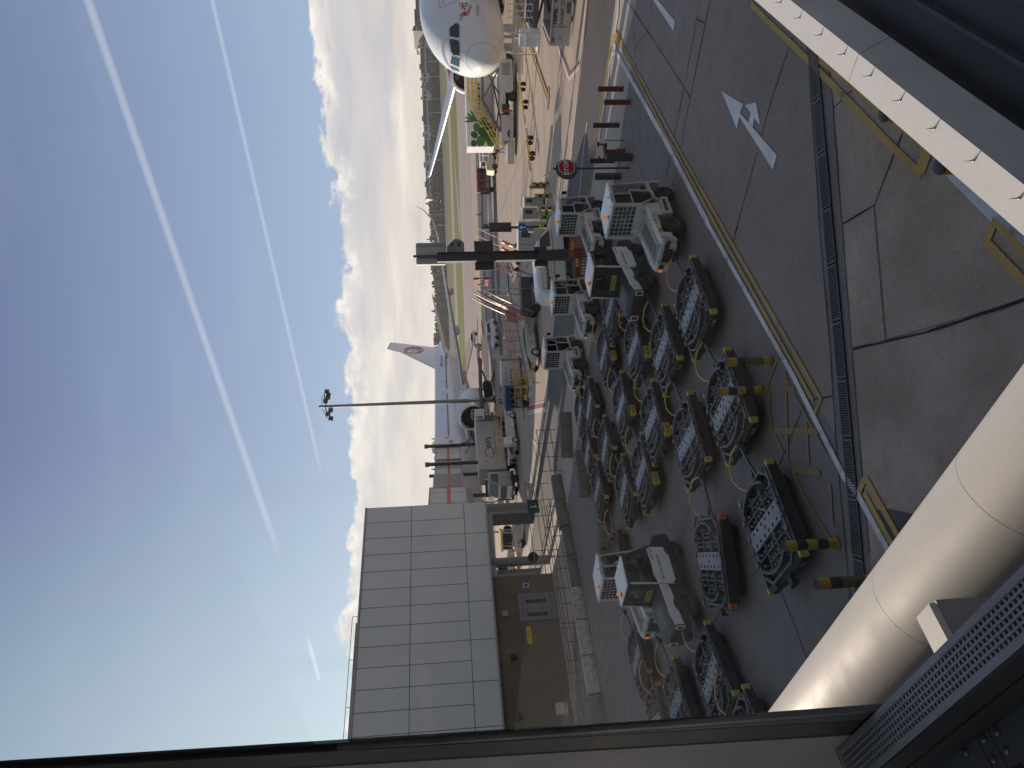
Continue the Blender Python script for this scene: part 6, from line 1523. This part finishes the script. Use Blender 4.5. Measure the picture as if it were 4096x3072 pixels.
b = MB('teal'); b.prism([(-1.25, .35), (-1.5, .5), (-1.4, .95), (-1.15, .9)], -.9, -.4); b.bar((-1.3, -.9, .9), (-1.3, -.9, .4), .12); b.build('hood', dl)
simple_wheels(dl, (-.9, .9), .7, .2, .14)
def bag_cart(label, p, rz, tarp, rails='light_grey', L_=2.3, h=1.75):
    t = thing('baggage_cart', label, 'baggage cart', p, rz, 'curtained baggage carts')
    b = MB(tarp); b.b2((-L_/2, -.75, h-.42), (L_/2, .75, h)); b.b2((L_/2-.04, -.75, .55), (L_/2, .75, h-.42)); b.b2((-L_/2, .70, .55), (L_/2-.04, .75, h-.42)); b.build('tarpaulin', t, bevel=.03)
    b = MB(rails)
    for i in range(5): x = -L_/2+.05+i*(L_-.1)/4; b.bar((x, -.74, .5), (x, -.74, h-.42), .03)
    for z in (.7, .95, 1.2): b.bar((-L_/2, -.74, z), (L_/2, -.74, z), .03)
    b.build('side_rail', t)
    b = MB('cardboard'); b.box((.3, 0, .75), (.5, .5, .4)); b.box((-.45, .1, .72), (.6, .5, .35), 'light_grey'); b.build('parcel', t)
    b = MB('dark_steel'); b.b2((-L_/2, -.75, .42), (L_/2, .75, .54)); b.bar((-L_/2, 0, .4), (-L_/2-.9, 0, .35), .06); b.build('chassis', t)
    for x in (-L_/2+.45, L_/2-.45):
        for s in (-1, 1): wheel(t, x, s*.62, .24, .16, .5, side=s)
    return t
p = at(2116, 1585); bc = bag_cart('open-sided baggage cart under a blue tarpaulin beside the white container', (p.x-.1, p.y+.8, 0), R(-6), 'blue_tarp', L_=2.0, h=2.0)
b = MB('rail_yellow'); b.bar((-.9, -.80, .5), (.2, -.82, 1.4), .06); b.bar((-.9, -.80, .5), (-.9, -.80, 1.1), .05); b.build('stay_bar', bc)
p = at(1975, 716); bag_cart('distant baggage cart with dark red curtain and grey end', (p.x, p.y+1, 0), R(-5), 'dark_red', L_=3.0, h=2.1)
# scissor loaders
def loader(label, loc, rz, L_=6.5, W_=3.0, h1=1.1, hp=1.9, lines=(), cab=True, group='container loaders'):
    t = thing('cargo_loader', label, 'cargo loader', loc, rz, group)
    b = MB('light_grey'); b.b2((-L_/2, -W_/2, .12), (L_/2, -W_/2+.12, h1)); b.b2((-L_/2, W_/2-.12, .12), (L_/2, W_/2, h1)); b.b2((-L_/2, -W_/2+.12, .5), (-L_/2+.3, W_/2-.12, h1)); b.b2((L_/2-.3, -W_/2+.12, .5), (L_/2, W_/2-.12, h1)); bd = b.build('body', t, bevel=.02)
    b = MB('mid_grey'); b.b2((-L_/2+.9, -W_/2-.015, .2), (-L_/2+.93, -W_/2-.002, h1)); b.b2((-L_/2+.1, -W_/2-.02, h1-.10), (L_/2-.1, -W_/2-.002, h1-.07)); b.build('panel_seam', bd)
    b = MB('red_paint'); b.cyl((-L_/2+.4, -W_/2-.02, .62), (-L_/2+.4, -W_/2, .62), .05); b.build('stop_button', bd)
    b = MB('dark_steel')
    for s in (-W_/2+.25, W_/2-.25): b.bar((-L_/2+.8, s, h1-.3), (L_/2-1.2, s, hp), .12, .10); b.bar((-L_/2+.8, s, hp), (L_/2-1.2, s, h1-.3), .12, .10)
    b.build('scissor_arm', t)
    b = MB('charcoal'); b.b2((-L_/2+.3, -W_/2+.1, hp+.02), (L_/2-.2, W_/2-.1, hp+.10)); pf = b.build('platform', t); b = MB('dull_steel')
    for s in (-1, 1): b.b2((-L_/2+.25, s*(W_/2-.08), hp-.06), (L_/2-.15, s*W_/2, hp+.2))
    for i in range(12): x = -L_/2+.7+i*(L_-1.2)/12; b.cyl((x, -W_/2+.2, hp+.14), (x, W_/2-.2, hp+.14), .05, n=8)
    b.build('roller', pf)
    if cab:
        b = MB('clean_white'); b.b2((-L_/2-.1, -W_/2-.9, hp-.1), (-L_/2+.9, -W_/2-.15, hp+.0)); b.b2((-L_/2+.2, -W_/2-.8, hp), (-L_/2+.9, -W_/2-.2, hp+.9)); b.build('control_console', t, bevel=.02)
        b = MB('clean_white')
        for x in (-L_/2-.1, -L_/2+.9):
            b.bar((x, -W_/2-.9, hp), (x, -W_/2-.9, hp+1.2), .05)
        for z in (.6, 1.2): b.bar((-L_/2-.1, -W_/2-.9, hp+z), (-L_/2+.9, -W_/2-.9, hp+z), .05)
        for i in range(4): b.bar((-L_/2+1.3+i*.3, -W_/2+.1, hp+.2), (-L_/2+1.3+i*.3, -W_/2+.1, hp+1.5), .04)
        b.build('guard_rail', t)
    for s, sz, x, z, m_, bo in lines: text(s, sz, bd, face((x, -W_/2-.012, z), (1, 0, 0), (0, 0, 1)), m_, bold=bo)
    for x in (-L_/2+1.2, L_/2-1.2):
        for s in (-1, 1): wheel(t, x, s*(W_/2-.3), .30, .22, .6, side=s)
    return t
cl = Vector((17.1, 35.2, 0)) + B46*3.3 + A46*1.5
loader('white container loader lettered TREPEL CHAMP 70S by the airliner nose', cl, R(-44), 6.6, 3.0, 1.12, 1.85,
       (('TREPEL', .25, -1.9, .93, 'ink', .010), ('EL2911', .17, -1.0, .95, 'ink', .004), ('CHAMP 70S', .27, -1.75, .60, 'mid_grey', .004), ('GGD', .24, -1.5, .30, 'ink', .010), ('GGD', .12, -3.0, .95, 'ink_blue', .004)))
p = at(2052, 1540); loader('scissor loader with folded arms behind the blue cart', (p.x, p.y+2.5, 0), R(-4), 6.4, 2.6, 1.75, 3.2, (('B7', .6, -1.6, 1.2, 'ink', .01), ('GENAVIA', .25, -.2, 1.3, 'ink', 0)), cab=True)
# ------------------------------------------------------------------ around the near airliner
p0_, p1_ = at(2066, 636), at(2070, 215); dv = (p1_-p0_); ang = math.atan2(dv.y, dv.x); LT = dv.length
t = thing('stair_truck', 'white passenger-stair truck with yellow railings in front of the airliner nose', 'stair truck', (p0_.x, p0_.y+1.0, 0), ang)
b = MB('light_grey'); b.b2((0, -1.0, .22), (1.9, 1.0, .80)); b.b2((1.9, -1.05, .30), (4.4, 1.05, .62)); b.b2((1.95, -.95, .62), (4.1, .95, 1.35)); b.b2((5.9, -1.0, .45), (LT, 1.0, 1.55)); b.b2((4.4, -1.0, 1.0), (5.9, 1.0, 1.5)); bd = b.build('body', t, bevel=.02)
b = MB('charcoal'); b.b2((4.35, -1.07, .65), (5.0, -1.04, 1.3)); b.b2((4.35, -1.075, .65), (4.52, -1.07, 1.3), 'red_paint'); b.build('battery_bay', bd)
b = MB('mid_grey')
for i in range(9): b.b2((LT-1.2+i*.11, -1.02, .65), (LT-1.15+i*.11, -1.003, 1.35))
b.build('grille', bd)
b = MB('dull_steel'); b.add([(1.6, -.75, .75), (5.2, -.75, 3.0), (5.2, .75, 3.0), (1.6, .75, .75), (1.6, -.75, .6), (5.2, -.75, 2.8), (5.2, .75, 2.8), (1.6, .75, .6)], [(0, 1, 2, 3), (7, 6, 5, 4), (0, 4, 5, 1), (1, 5, 6, 2), (2, 6, 7, 3), (3, 7, 4, 0)])
for i in range(14): f = i/13; b.b2((1.6+3.5*f, -.74, .78+2.2*f), (1.8+3.5*f, .74, .81+2.2*f))
b.b2((5.2, -.8, 2.85), (8.2, .8, 3.0)); b.bar((5.5, -.6, 1.4), (8.0, -.6, 2.85), .18, .12); b.bar((8.0, -.6, 1.4), (5.5, -.6, 2.85), .18, .12); b.build('stairs', t)
b = MB('rail_yellow')
for s in (-.78, .78):
    for h_ in (.45, .8, 1.15): b.tube([(1.4, s, .75+h_*.9), (1.7, s, .8+h_), (5.2, s, 3.0+h_), (8.1, s, 3.0+h_)], .035, 5)
    for i in range(8): f = i/7; b.bar((1.7+3.5*f, s, .8+2.2*f), (1.7+3.5*f, s, 1.95+2.2*f), .05)
    for x in (5.9, 6.6, 7.4, 8.1): b.bar((x, s, 3.0), (x, s, 4.2), .05)
b.build('handrail', t)
text('TLD', .38, bd, face((7.3, -.83, 2.93), (1, 0, 0), (0, 0, 1)), 'ink')
simple_wheels(t, (2.6, 5.6), .85, .42, .3)
ct = Vector((21.4, 63.6, 0)); t = thing('catering_truck', 'high white catering truck decorated with big green leaves behind the stair truck', 'truck', ct, R(-6))
b = MB('truck_white'); mat('truck_white', (.62, .63, .66), .35, dirt=.08); b.b2((0, -1.25, 1.9), (6.6, 1.25, 4.3)); bx = b.build('box', t, bevel=.02)
random.seed(11)
def leaf(b, x, z, r, a, m, y=-1.262, asp=.62):
    x, z, r = x*.78, 1.55+(z-1.0)*.80+.35, r*.78
    n = 14; vs = [(x, y, z)]
    for i in range(n):
        q = 2*math.pi*i/n; rr = r*(1+.08*math.cos(6*q)); u, w = rr*math.cos(q), rr*asp*math.sin(q); vs.append((x+u*math.cos(a)-w*math.sin(a), y, z+u*math.sin(a)+w*math.cos(a)))
    b.add(vs, [(0, 1+i, 1+(i+1) % n) for i in range(n)], m)
b = MB('leaf_green'); mat('leaf_dark', (.02, .09, .03), .6, dirt=.2); k = 0
for x, z, r_, a in ((.5, 1.45, .55, .2), (1.1, 1.9, .6, 1.0), (.6, 2.5, .65, -.4), (1.6, 2.3, .6, .6), (1.3, 1.3, .5, -.3), (2.2, 1.7, .55, 1.3), (2.1, 2.9, .5, .3), (1.3, 3.2, .45, .9), (2.8, 2.2, .5, 2.2), (.35, 3.3, .4, 0)):
    leaf(b, x, z, r_, a, ('leaf_green', 'leaf_dark')[k % 2], -1.262-.002*k, .8); k += 1
for a in (.5, .9, 1.3, 1.7): leaf(b, 2.9+.5*math.cos(a), 2.9+.6*math.sin(a), .8, a, 'leaf_green', -1.285-.002*k, .14); k += 1
b.build('leaf_graphic', bx)
for i, ch in enumerate('gategourmet'[:8]):
    pass
b = MB('leaf_dark')
for i in range(7): leaf(b, 4.3+i*.42, 2.55, .17, .3, 'leaf_dark' if i % 2 else 'leaf_green', -1.27, .9)
b.build('lettering', bx)
b = MB('orange_steps'); b.b2((.1, -1.27, 1.97), (6.5, -1.255, 2.02)); b.build('stripe', bx)
b = MB('charcoal'); b.b2((.2, -1.1, .5), (6.4, 1.1, .95)); b.bar((.6, -.9, .9), (5.8, -.9, 1.9), .12); b.bar((5.8, -.9, .9), (.6, -.9, 1.9), .12); b.build('chassis', t); b = MB('clean_white'); b.b2((6.8, -1.15, .6), (8.4, 1.15, 2.7)); b.build('cab', t, bevel=.05); simple_wheels(t, (1.6, 7.6), .95, .5, .3)
# small tractor and worker
p = at(1990, 625); t = thing('small_tractor', 'tiny cream tractor with open cab beside the worker', 'tractor', (p.x-.3, p.y+1.0, 0), R(190))
b = MB('cream'); mat('cream', (.62, .58, .46), .5, dirt=.15); b.prism([(-1.3, .4), (-1.3, 1.0), (.2, 1.05), (.4, 1.35), (1.4, 1.25), (1.5, .4)], -.65, .65); b.build('body', t, bevel=.04)
b = MB('clean_white'); b.b2((-1.2, -.7, 1.95), (.4, .7, 2.05)); [b.bar((x, y, 1.0), (x, y, 1.95), .07) for x in (-1.1, .3) for y in (-.62, .62)]; b.build('canopy', t); glass_box(t, [[(.34, -.6, 1.3), (.34, .6, 1.3), (.34, .6, 1.9), (.34, -.6, 1.9)]]); simple_wheels(t, (-.8, .95), .6, .34, .22)
def person(label, loc, rz, top='hivis', legs='trousers', walk=.28):
    t = thing('person', label, 'person', loc, rz)
    V = [(0, 0, .95), (0, 0, 1.15), (0, 0, 1.38), (0, 0, 1.50), (0, 0, 1.60), (0, 0, 1.70), (0, .19, 1.42), (0, -.19, 1.42), (.10, .26, 1.15), (-.10, -.26, 1.15), (.28, .24, .98), (-.05, -.28, .90),
         (0, .10, .90), (0, -.10, .90), (walk*.55, .11, .50), (-walk*.35, -.11, .50), (walk*.5, .11, .08), (-walk, -.11, .10), (walk*.5+.16, .11, .04), (-walk+.15, -.11, .05)]
    E = [(0, 1), (1, 2), (2, 3), (3, 4), (4, 5), (2, 6), (2, 7), (6, 8), (7, 9), (8, 10), (9, 11), (0, 12), (0, 13), (12, 14), (13, 15), (14, 16), (15, 17), (16, 18), (17, 19)]
    rad = [.15, .14, .16, .06, .09, .085, .07, .07, .05, .05, .04, .04, .09, .09, .065, .065, .045, .045, .035, .035]
    me = bpy.data.meshes.new('body'); me.from_pydata(V, E, []); o = bpy.data.objects.new('body', me); S.collection.objects.link(o)
    sk = o.modifiers.new('s', 'SKIN'); 
    for i, r_ in enumerate(rad): me.skin_vertices[0].data[i].radius = (r_, r_*1.0)
    me.skin_vertices[0].data[0].use_root = True
    ss = o.modifiers.new('u', 'SUBSURF'); ss.levels = 2; ss.render_levels = 2
    dg = bpy.context.evaluated_depsgraph_get(); m2 = bpy.data.meshes.new_from_object(o.evaluated_get(dg)); bpy.data.objects.remove(o)
    for m_ in (legs, top, 'skin', 'charcoal'): m2.materials.append(MATS[m_])
    for f in m2.polygons:
        z = f.center.z; f.use_smooth = True
        f.material_index = 0 if z < .98 else (1 if z < 1.53 else (2 if z < 1.70 else 3))
        if abs(f.center.y) > .2 and z < 1.05: f.material_index = 2
    o = bpy.data.objects.new('body', m2); S.collection.objects.link(o); o.parent = t
    b = MB('clean_white'); b.lathe([(.172, 1.12), (.172, 1.17)], n=20); b.build('reflective_band', t)
    return t
p = at(2018, 603); person('worker in yellow high-visibility jacket and dark trousers walking by the tiny tractor', (p.x, p.y, 0), R(170))
# tow bars lying on the apron
for i, (a, c, lab) in enumerate((((2097, 300), (2124, 495), 'long tow bar lying nearer the airliner nose wheel'), ((2128, 520), (2148, 690), 'long tow bar lying nearer the checkered bollards'))):
    a, c = at(*a), at(*c); d_ = c-a; t = thing('tow_bar', lab, 'tow bar', (a.x, a.y, 0), math.atan2(d_.y, d_.x), 'aircraft tow bars'); L_ = d_.length
    b = MB('rail_yellow'); b.cyl((0, 0, .45), (L_, 0, .45), .06, n=8); b.build('bar', t); b = MB('light_grey'); b.box((.3, 0, .45), (.7, .3, .2)); b.box((L_-.4, 0, .45), (.8, .2, .18)); b.build('tow_head', t)
    for x in (L_*.25, L_*.62):
        for s in (-.25, .25): b = MB('rubber'); b.lathe([(.08, -.06), (.2, -.06), (.22, 0), (.2, .06), (.08, .06)], (x, s, .22), 12, axis='Y'); b.build('wheel', t)
# ------------------------------------------------------------------ under and beside the pier
def pushback(label, loc, rz, yellow=True):
    t = thing('pushback_tractor', label, 'tractor', loc, rz, 'white airport tractors beyond the pier')
    b = MB('white_paint'); b.prism([(-2.0, .35), (-2.0, 1.0), (.6, 1.15), (2.1, 1.0), (2.2, .35)], -1.1, 1.1); b.build('body', t, bevel=.05)
    b = MB('white_paint')
    for x in (.3, 1.9):
        for s in (-1, 1): b.bar((x, s, 1.0), (x-.1, s*.95, 2.2), .10)
    b.b2((.1, -1.05, 2.15), (2.0, 1.05, 2.28)); b.build('cab_frame', t)
    glass_box(t, [[(.4, -1.0, 1.1), (1.8, -1.0, 1.1), (1.75, -.97, 2.15), (.35, -.97, 2.15)], [(1.88, -.9, 1.1), (1.88, .9, 1.1), (1.8, .9, 2.15), (1.8, -.9, 2.15)]], 'blue_glass')
    b = MB('rail_yellow')
    for i in range(5): b.add([(-1.8+i*.3, -1.105, .45), (-1.65+i*.3, -1.105, .45), (-1.5+i*.3, -1.105, .9), (-1.65+i*.3, -1.105, .9)], [(0, 1, 2, 3)])
    if yellow: b.b2((.1, -1.05, 2.285), (2.0, 1.05, 2.33))
    b.build('hazard_stripe', t); simple_wheels(t, (-1.2, 1.4), .95, .42, .3)
a = at(2100, 2120); pushback('wide white tractor with large glass cab and yellow roof seen under the pier', (a.x, a.y+1.1, 0), R(184))
a = at(2080, 2262); pushback('white tractor partly behind the brown wall of the pier', (a.x, a.y+3, 0), R(190), False)
a = at(2035, 2050); pushback('distant white tractor between the truck cab and the pier pillar', (a.x, a.y+4, 0), R(200), False)
# concrete blocks
def block(label, c, rz, L_=1.9, W_=.62, h=.62, m='old_concrete', grp='concrete blocks on the stand'):
    t = thing('concrete_block', label, 'concrete block', (c.x, c.y, .012), rz, grp); b = MB(m)
    b.prism([(-W_/2, 0), (-W_/2, h*.35), (-W_*.36, h), (W_*.36, h), (W_/2, h*.35), (W_/2, 0)], -L_/2, L_/2, axis='X'); b.build('body', t, bevel=.03)
    b = MB('charcoal')
    for x in (-L_*.38, L_*.38): b.cyl((x, 0, h+.001), (x, 0, h+.003), .035, n=10)
    b.build('lifting_hole', t); return t
MB_prism = MB.prism
def row(p, q, n, labs, **k):
    a, c = at(*p), at(*q); d_ = (c-a)/n; ang = math.atan2(d_.y, d_.x); nrm = Vector((d_.y, -d_.x, 0)).normalized()
    if nrm.y < 0: nrm = -nrm
    for i in range(n): block(labs[i], a+d_*(i+.5)+nrm*.32, ang, d_.length*.985, **k)
row((2285, 1647), (2294, 1832), 2, ['dark concrete block behind the leftmost far dolly, right end', 'dark concrete block behind the leftmost far dolly, left end'])
row((2345, 1795), (2366, 1978), 2, ['stained concrete block behind the far train, under its brake hose', 'stained concrete block behind the far train, next to the open end'], h=.55, W_=.75)
row((2436, 2015), (2446, 2250), 3, ['brown concrete block beside the last far dolly, first of three', 'brown concrete block, middle of the three near the pier tug', 'brown concrete block, last of three touching the orange dolly'], h=.5, W_=.85)
wl = ['weathered concrete block at the right end of the railing', 'weathered concrete block, second from the right end of the railing', 'low timber-faced block under the railing', 'long low timber-faced block beside the pillar', 'first peeling white-painted block with two black holes', 'second peeling white-painted block with a small arrow', 'third peeling white-painted block', 'brown weathered block left of the white-painted ones', 'brown weathered block opposite the pier door sign', 'reddish weathered block before the dark gap', 'dim block beyond the reddish one', 'last dim block by the window frame']
for i in range(12):
    c = AB(26.3-i*1.95, -34.6); wht = i in (4, 5, 6)
    block(wl[i], c, R(46), 1.9, .62, .62 if i not in (2, 3) else .5, 'white_concrete' if wht else 'old_concrete', 'row of concrete blocks along the railing')
# steel railings behind the blocks
def railing(label, b_, a0_, a1_, hs=(.55, 1.1), step=1.95, tilt=0):
    t = thing('steel_railing', label, 'railing', AB(a0_, b_), R(46), 'galvanised railings before the pier'); L_ = a1_-a0_
    b = MB('rail_steel')
    for z in hs: b.cyl((0, 0, z), (L_, 0, z), .024, n=8)
    b.build('rail', t); n = max(1, int(L_/step))
    for i in range(n+1): b = MB('rail_steel'); b.cyl((L_*i/n, 0, 0), (L_*i/n, 0, max(hs)), .024, n=8); b.build('post', t)
railing('nearest low railing directly behind the concrete blocks', -35.2, 8, 25.5); railing('middle railing between the blocks and the brown wall', -36.8, 10, 27.2, (.6, 1.15)); railing('railing closest to the brown wall of the pier', -39.4, 6, 30.5, (.55, 1.1, 1.7), 2.6)
railing('short railing at the road end with diagonal corner', -33.4, 26.8, 30.2, (.4, .8, 1.3), 1.1)
t = thing('railing_sign', 'small dark green sign with a white arrow hung on the railing', 'sign', AB(28.6, -39.5), R(46))
b = MB('green_sign'); b.b2((-.5, -.03, .9), (.6, 0, 1.7)); b.build('sign_board', t); b = MB('clean_white'); b.b2((-.02, -.034, 1.05), (.04, -.031, 1.5)); b.add([(-.13, -.033, 1.15), (.15, -.033, 1.15), (.01, -.033, 1.0)], [(0, 1, 2)]); b.build('arrow', t)
for q, lab in (((24.8, 1.35), 'dark round sign on the far railing left of the pillar'),):
    t = thing('round_sign', lab, 'sign', AB(25.9, -41.5), R(20)); b = MB('charcoal'); b.cyl((0, 0, 1.5), (0, .02, 1.5), .36, n=24); b.build('disc', t); b = MB('rail_steel'); b.cyl((0, .05, 0), (0, .05, 1.6), .03); b.build('pole', t)
# ------------------------------------------------------------------ horizon: low buildings, trees, lamp poles
mat('far_white', (.55, .56, .58), .7, dirt=.2); mat('far_dark', (.03, .035, .04), .6, dirt=.2); mat('far_green', (.10, .12, .11), .8, dirt=.3); mat('far_blue', (.05, .08, .15), .6, dirt=.2)
FB = [(-60, 36, 1661, 1700, 'far_green', 'long dark building on the horizon above the airliner fuselage'), (36, 150, 1659, 1692, 'far_green', 'broad green-grey building on the horizon behind the airliner roof'), (104, 123, 1653, 1668, 'far_dark', 'small plant room on the roofline of the green-grey building'),
      (150, 192, 1677, 1700, 'far_white', 'white gabled building left of the green-grey one'), (192, 292, 1682, 1704, 'far_dark', 'long black-glazed building with a white band'), (292, 330, 1686, 1706, 'far_white', 'small pale building between the two black-glazed ones'), (330, 362, 1689, 1708, 'far_green', 'low grey building beside the pale one'),
      (362, 400, 1688, 1708, 'far_white', 'pale square building right of the long black one'), (400, 500, 1692, 1712, 'far_dark', 'second long black-glazed building on the horizon'), (500, 560, 1696, 1713, 'far_white', 'white building with black bays above the wing'), (560, 612, 1698, 1716, 'far_dark', 'black building just right of the wing tip'),
      (612, 690, 1700, 1719, 'far_white', 'pale low building above the wing tip'), (690, 772, 1704, 1721, 'far_dark', 'dark building left of the wing tip'), (772, 796, 1706, 1724, 'far_white', 'last small white building before the trees')]
DF = 1150
def far_at(X, Y, d):
    r_ = ray(X, Y); k = d/r_.y; return Vector((r_.x*k, d, CAM_H+r_.z*k))
for i, (y0, y1, xt, xb, m_, lab) in enumerate(FB):
    Dn = DF-(30 if y1-y0 < 25 else 0); a, c = far_at(xt, y1, Dn), far_at(xt, y0, Dn); zt = (a.z+c.z)/2; z0_ = 0; w = c.x-a.x
    t = thing('distant_building', lab, 'building', (a.x, Dn, 0), 0, 'low buildings on the horizon'); zb = far_at(xb, (y0+y1)/2, Dn).z
    b = MB(m_); b.b2((0, 0, 0), (w, 60, zt)); bd = b.build('block', t); n = max(2, int(w/11)); 
    b = MB('far_white' if m_ != 'far_white' else 'far_dark')
    if m_ == 'far_dark': b.b2((0, -.4, zb-.2), (w, -.05, zb+2.2))
    else:
        for k in range(n): b.b2((w*(k+.2)/n, -.4, zb+1.5), (w*(k+.8)/n, -.05, zb+5))
    b.build('window_band', bd); b = MB('grey_paint'); random.seed(i); b.box((w*random.uniform(.2, .8), 12, zt+1.2), (min(w*.3, 9), 8, 2.4)); b.build('roof_plant', bd)
def fmat():
    m = bpy.data.materials.new('far_foliage'); m.use_nodes = True; q = NG(m.node_tree); m.node_tree.nodes.clear(); bs_ = q.n('ShaderNodeBsdfPrincipled'); o = q.n('ShaderNodeOutputMaterial'); q.l(bs_.outputs[0], o.inputs[0])
    p = q.n('ShaderNodeNewGeometry').outputs['Position']; n_ = q.noise(p, .09, 3, .5); q.l(q.mix(q.rng(n_, .35, .65), (.035, .05, .022), (.085, .09, .035)), bs_.inputs['Base Color']); bs_.inputs['Roughness'].default_value = .9; MATS['far_foliage'] = m
fmat(); mat('trunk_brown', (.05, .04, .03), .9)
random.seed(21)
def tree_mesh(b, x, y, h, w, n=70, conif=False):
    b.cyl((x, y, 0), (x, y, h*.55), w*.05, w*.02, n=5, m='trunk_brown')
    for k in range(n):
        f = random.random(); z = h*(.18+.82*f)
        prof = (1-f)**.8 if conif else math.sin(math.pi*min(1, .12+.86*f))**.7
        r_ = w*.5*prof*random.uniform(.3, 1.05)+.15; a = random.uniform(0, 6.28); c = Vector((x+r_*math.cos(a), y+r_*math.sin(a), z)); s = random.uniform(.55, 1.3)*(w*.16)
        u = Vector((random.gauss(0, 1), random.gauss(0, 1), random.gauss(0, .7))).normalized(); v_ = u.orthogonal().normalized(); w_ = u.cross(v_)
        b.add([c+v_*s, c+w_*s*.8, c-v_*s*.9, c-w_*s, c+u*s*.6], [(0, 1, 4), (1, 2, 4), (2, 3, 4), (3, 0, 4), (0, 3, 2, 1)], 'far_foliage')
b = MB('far_foliage')
Y = -80
def ttop(Y):
    pts = [(-100, 1712), (0, 1714), (300, 1716), (600, 1724), (790, 1722), (820, 1716), (900, 1720), (960, 1722), (1000, 1716), (1060, 1724), (1110, 1730), (1200, 1736), (1260, 1740), (1300, 1744), (1320, 1737), (1400, 1734), (1440, 1736), (1500, 1745), (1700, 1750), (2100, 1760), (3100, 1790)]
    for p, q in zip(pts, pts[1:]):
        if p[0] <= Y <= q[0]: return p[1]+(q[1]-p[1])*(Y-p[0])/(q[0]-p[0])
    return 1745
while Y < 2100:
    for row_ in range(2):
        d = 980+row_*60+random.uniform(-20, 20); P_ = far_at(ttop(Y)+random.uniform(-2, 9)+row_*-1, Y, d)
        if P_.z > 5: tree_mesh(b, P_.x, d, P_.z, random.uniform(8, 14), 60, random.random() < .25)
    Y += random.uniform(8, 16)
wd = b.build('woodland'); wd['kind'] = 'stuff'; wd['label'] = 'far line of dark trees along the horizon'
b = MB('far_dark'); b.add([(-1400, 955, 0), (900, 955, 0), (900, 955, 4.6), (-1400, 955, 4.6), (-1400, 958, 0), (900, 958, 0), (900, 958, 4.6), (-1400, 958, 4.6)], [(0, 1, 2, 3), (7, 6, 5, 4), (3, 2, 6, 7), (0, 4, 5, 1)])
t = thing('boundary_fence', 'long dark boundary fence at the far edge of the airfield', 'fence', (0, 0, 0)); b.build('fence_panel', t)
SP = [(814, 1704), (818, 1709), (838, 1715), (958, 1708), (978, 1707), (1078, 1722), (1245, 1727), (1148, 1729), (1395, 1727), (1435, 1731), (1412, 1730), (1060, 1718)]
for i, (Y, X) in enumerate(SP):
    P_ = far_at(X, Y, 940); t = thing('pointed_tree', 'pointed dark tree standing out of the horizon wood, number %s from the right' % ords[i] if False else ['tall narrow tree right at the right end of the wood', 'slim tree beside the tall narrow one at the wood\'s right end', 'small pointed tree left of the right-end pair', 'pointed tree behind the curved wing tip, right one', 'pointed tree behind the curved wing tip, left one', 'pointed tree just left of the tall signpost', 'isolated pointed tree in the low stretch of wood', 'pointed tree midway between signpost and isolated tree', 'ragged tree right of the red-emblem tail', 'pointed tree touching the red-emblem tail fin', 'short tree nearest the tail, in the gap', 'pointed tree hidden behind the sign cabinet edge'][i], 'tree', (P_.x, 940, 0), 0, 'pointed trees along the horizon')
    b = MB('far_foliage'); tree_mesh(b, 0, 0, P_.z, 6.5, 90, True); b.v = b.v; o = b.build('crown', t); b = MB('trunk_brown'); b.cyl((0, 0, 0), (0, 0, P_.z*.4), .3, .15, n=6); b.build('trunk', t)
for i, (Y, Xt) in enumerate(((245, 1712), (305, 1714), (395, 1702), (450, 1716), (545, 1706), (640, 1716), (858, 1722), (902, 1722), (1165, 1735))):
    P_ = far_at(Xt, Y, 900); t = thing('lamp_pole', ['pale lamp pole just left of the airliner nose', 'pale lamp pole below the long black-glazed building', 'thin mast above the pale square building', 'pale lamp pole below the second black building', 'thin mast above the white building with black bays', 'pale lamp pole near the wing tip', 'pale lamp pole right of the curved wing tip', 'pale lamp pole among the trees behind the curved wing tip', 'lamp pole with a round head left of the tall signpost'][i], 'lamp pole', (P_.x, 900, 0), 0, 'lamp poles along the horizon')
    b = MB('far_white'); b.cyl((0, 0, 0), (0, 0, P_.z), .22, .12, n=6); b.build('pole', t); b = MB('far_white'); b.box((0, 0, P_.z), (1.6, .5, .4)); b.build('lamp_head', t)
# ------------------------------------------------------------------ air: one even haze round the whole airfield
hm = bpy.data.materials.new('haze_air'); hm.use_nodes = True; hq = NG(hm.node_tree); hm.node_tree.nodes.clear()
pv = hq.n('ShaderNodeVolumePrincipled'); pv.inputs['Color'].default_value = (.80, .84, .90, 1); pv.inputs['Density'].default_value = .00011; pv.inputs['Anisotropy'].default_value = .35
ho = hq.n('ShaderNodeOutputMaterial'); hq.l(pv.outputs[0], ho.inputs['Volume']); MATS['haze_air'] = hm
b = MB('haze_air'); b.b2((-3300, -330, -1), (3300, 5300, 26)); hz = b.build('haze'); hz['kind'] = 'stuff'; hz['label'] = 'thin pale haze over the airfield'
S.cycles.volume_bounces = 0; S.cycles.volume_step_rate = 10; S.cycles.volume_max_steps = 32
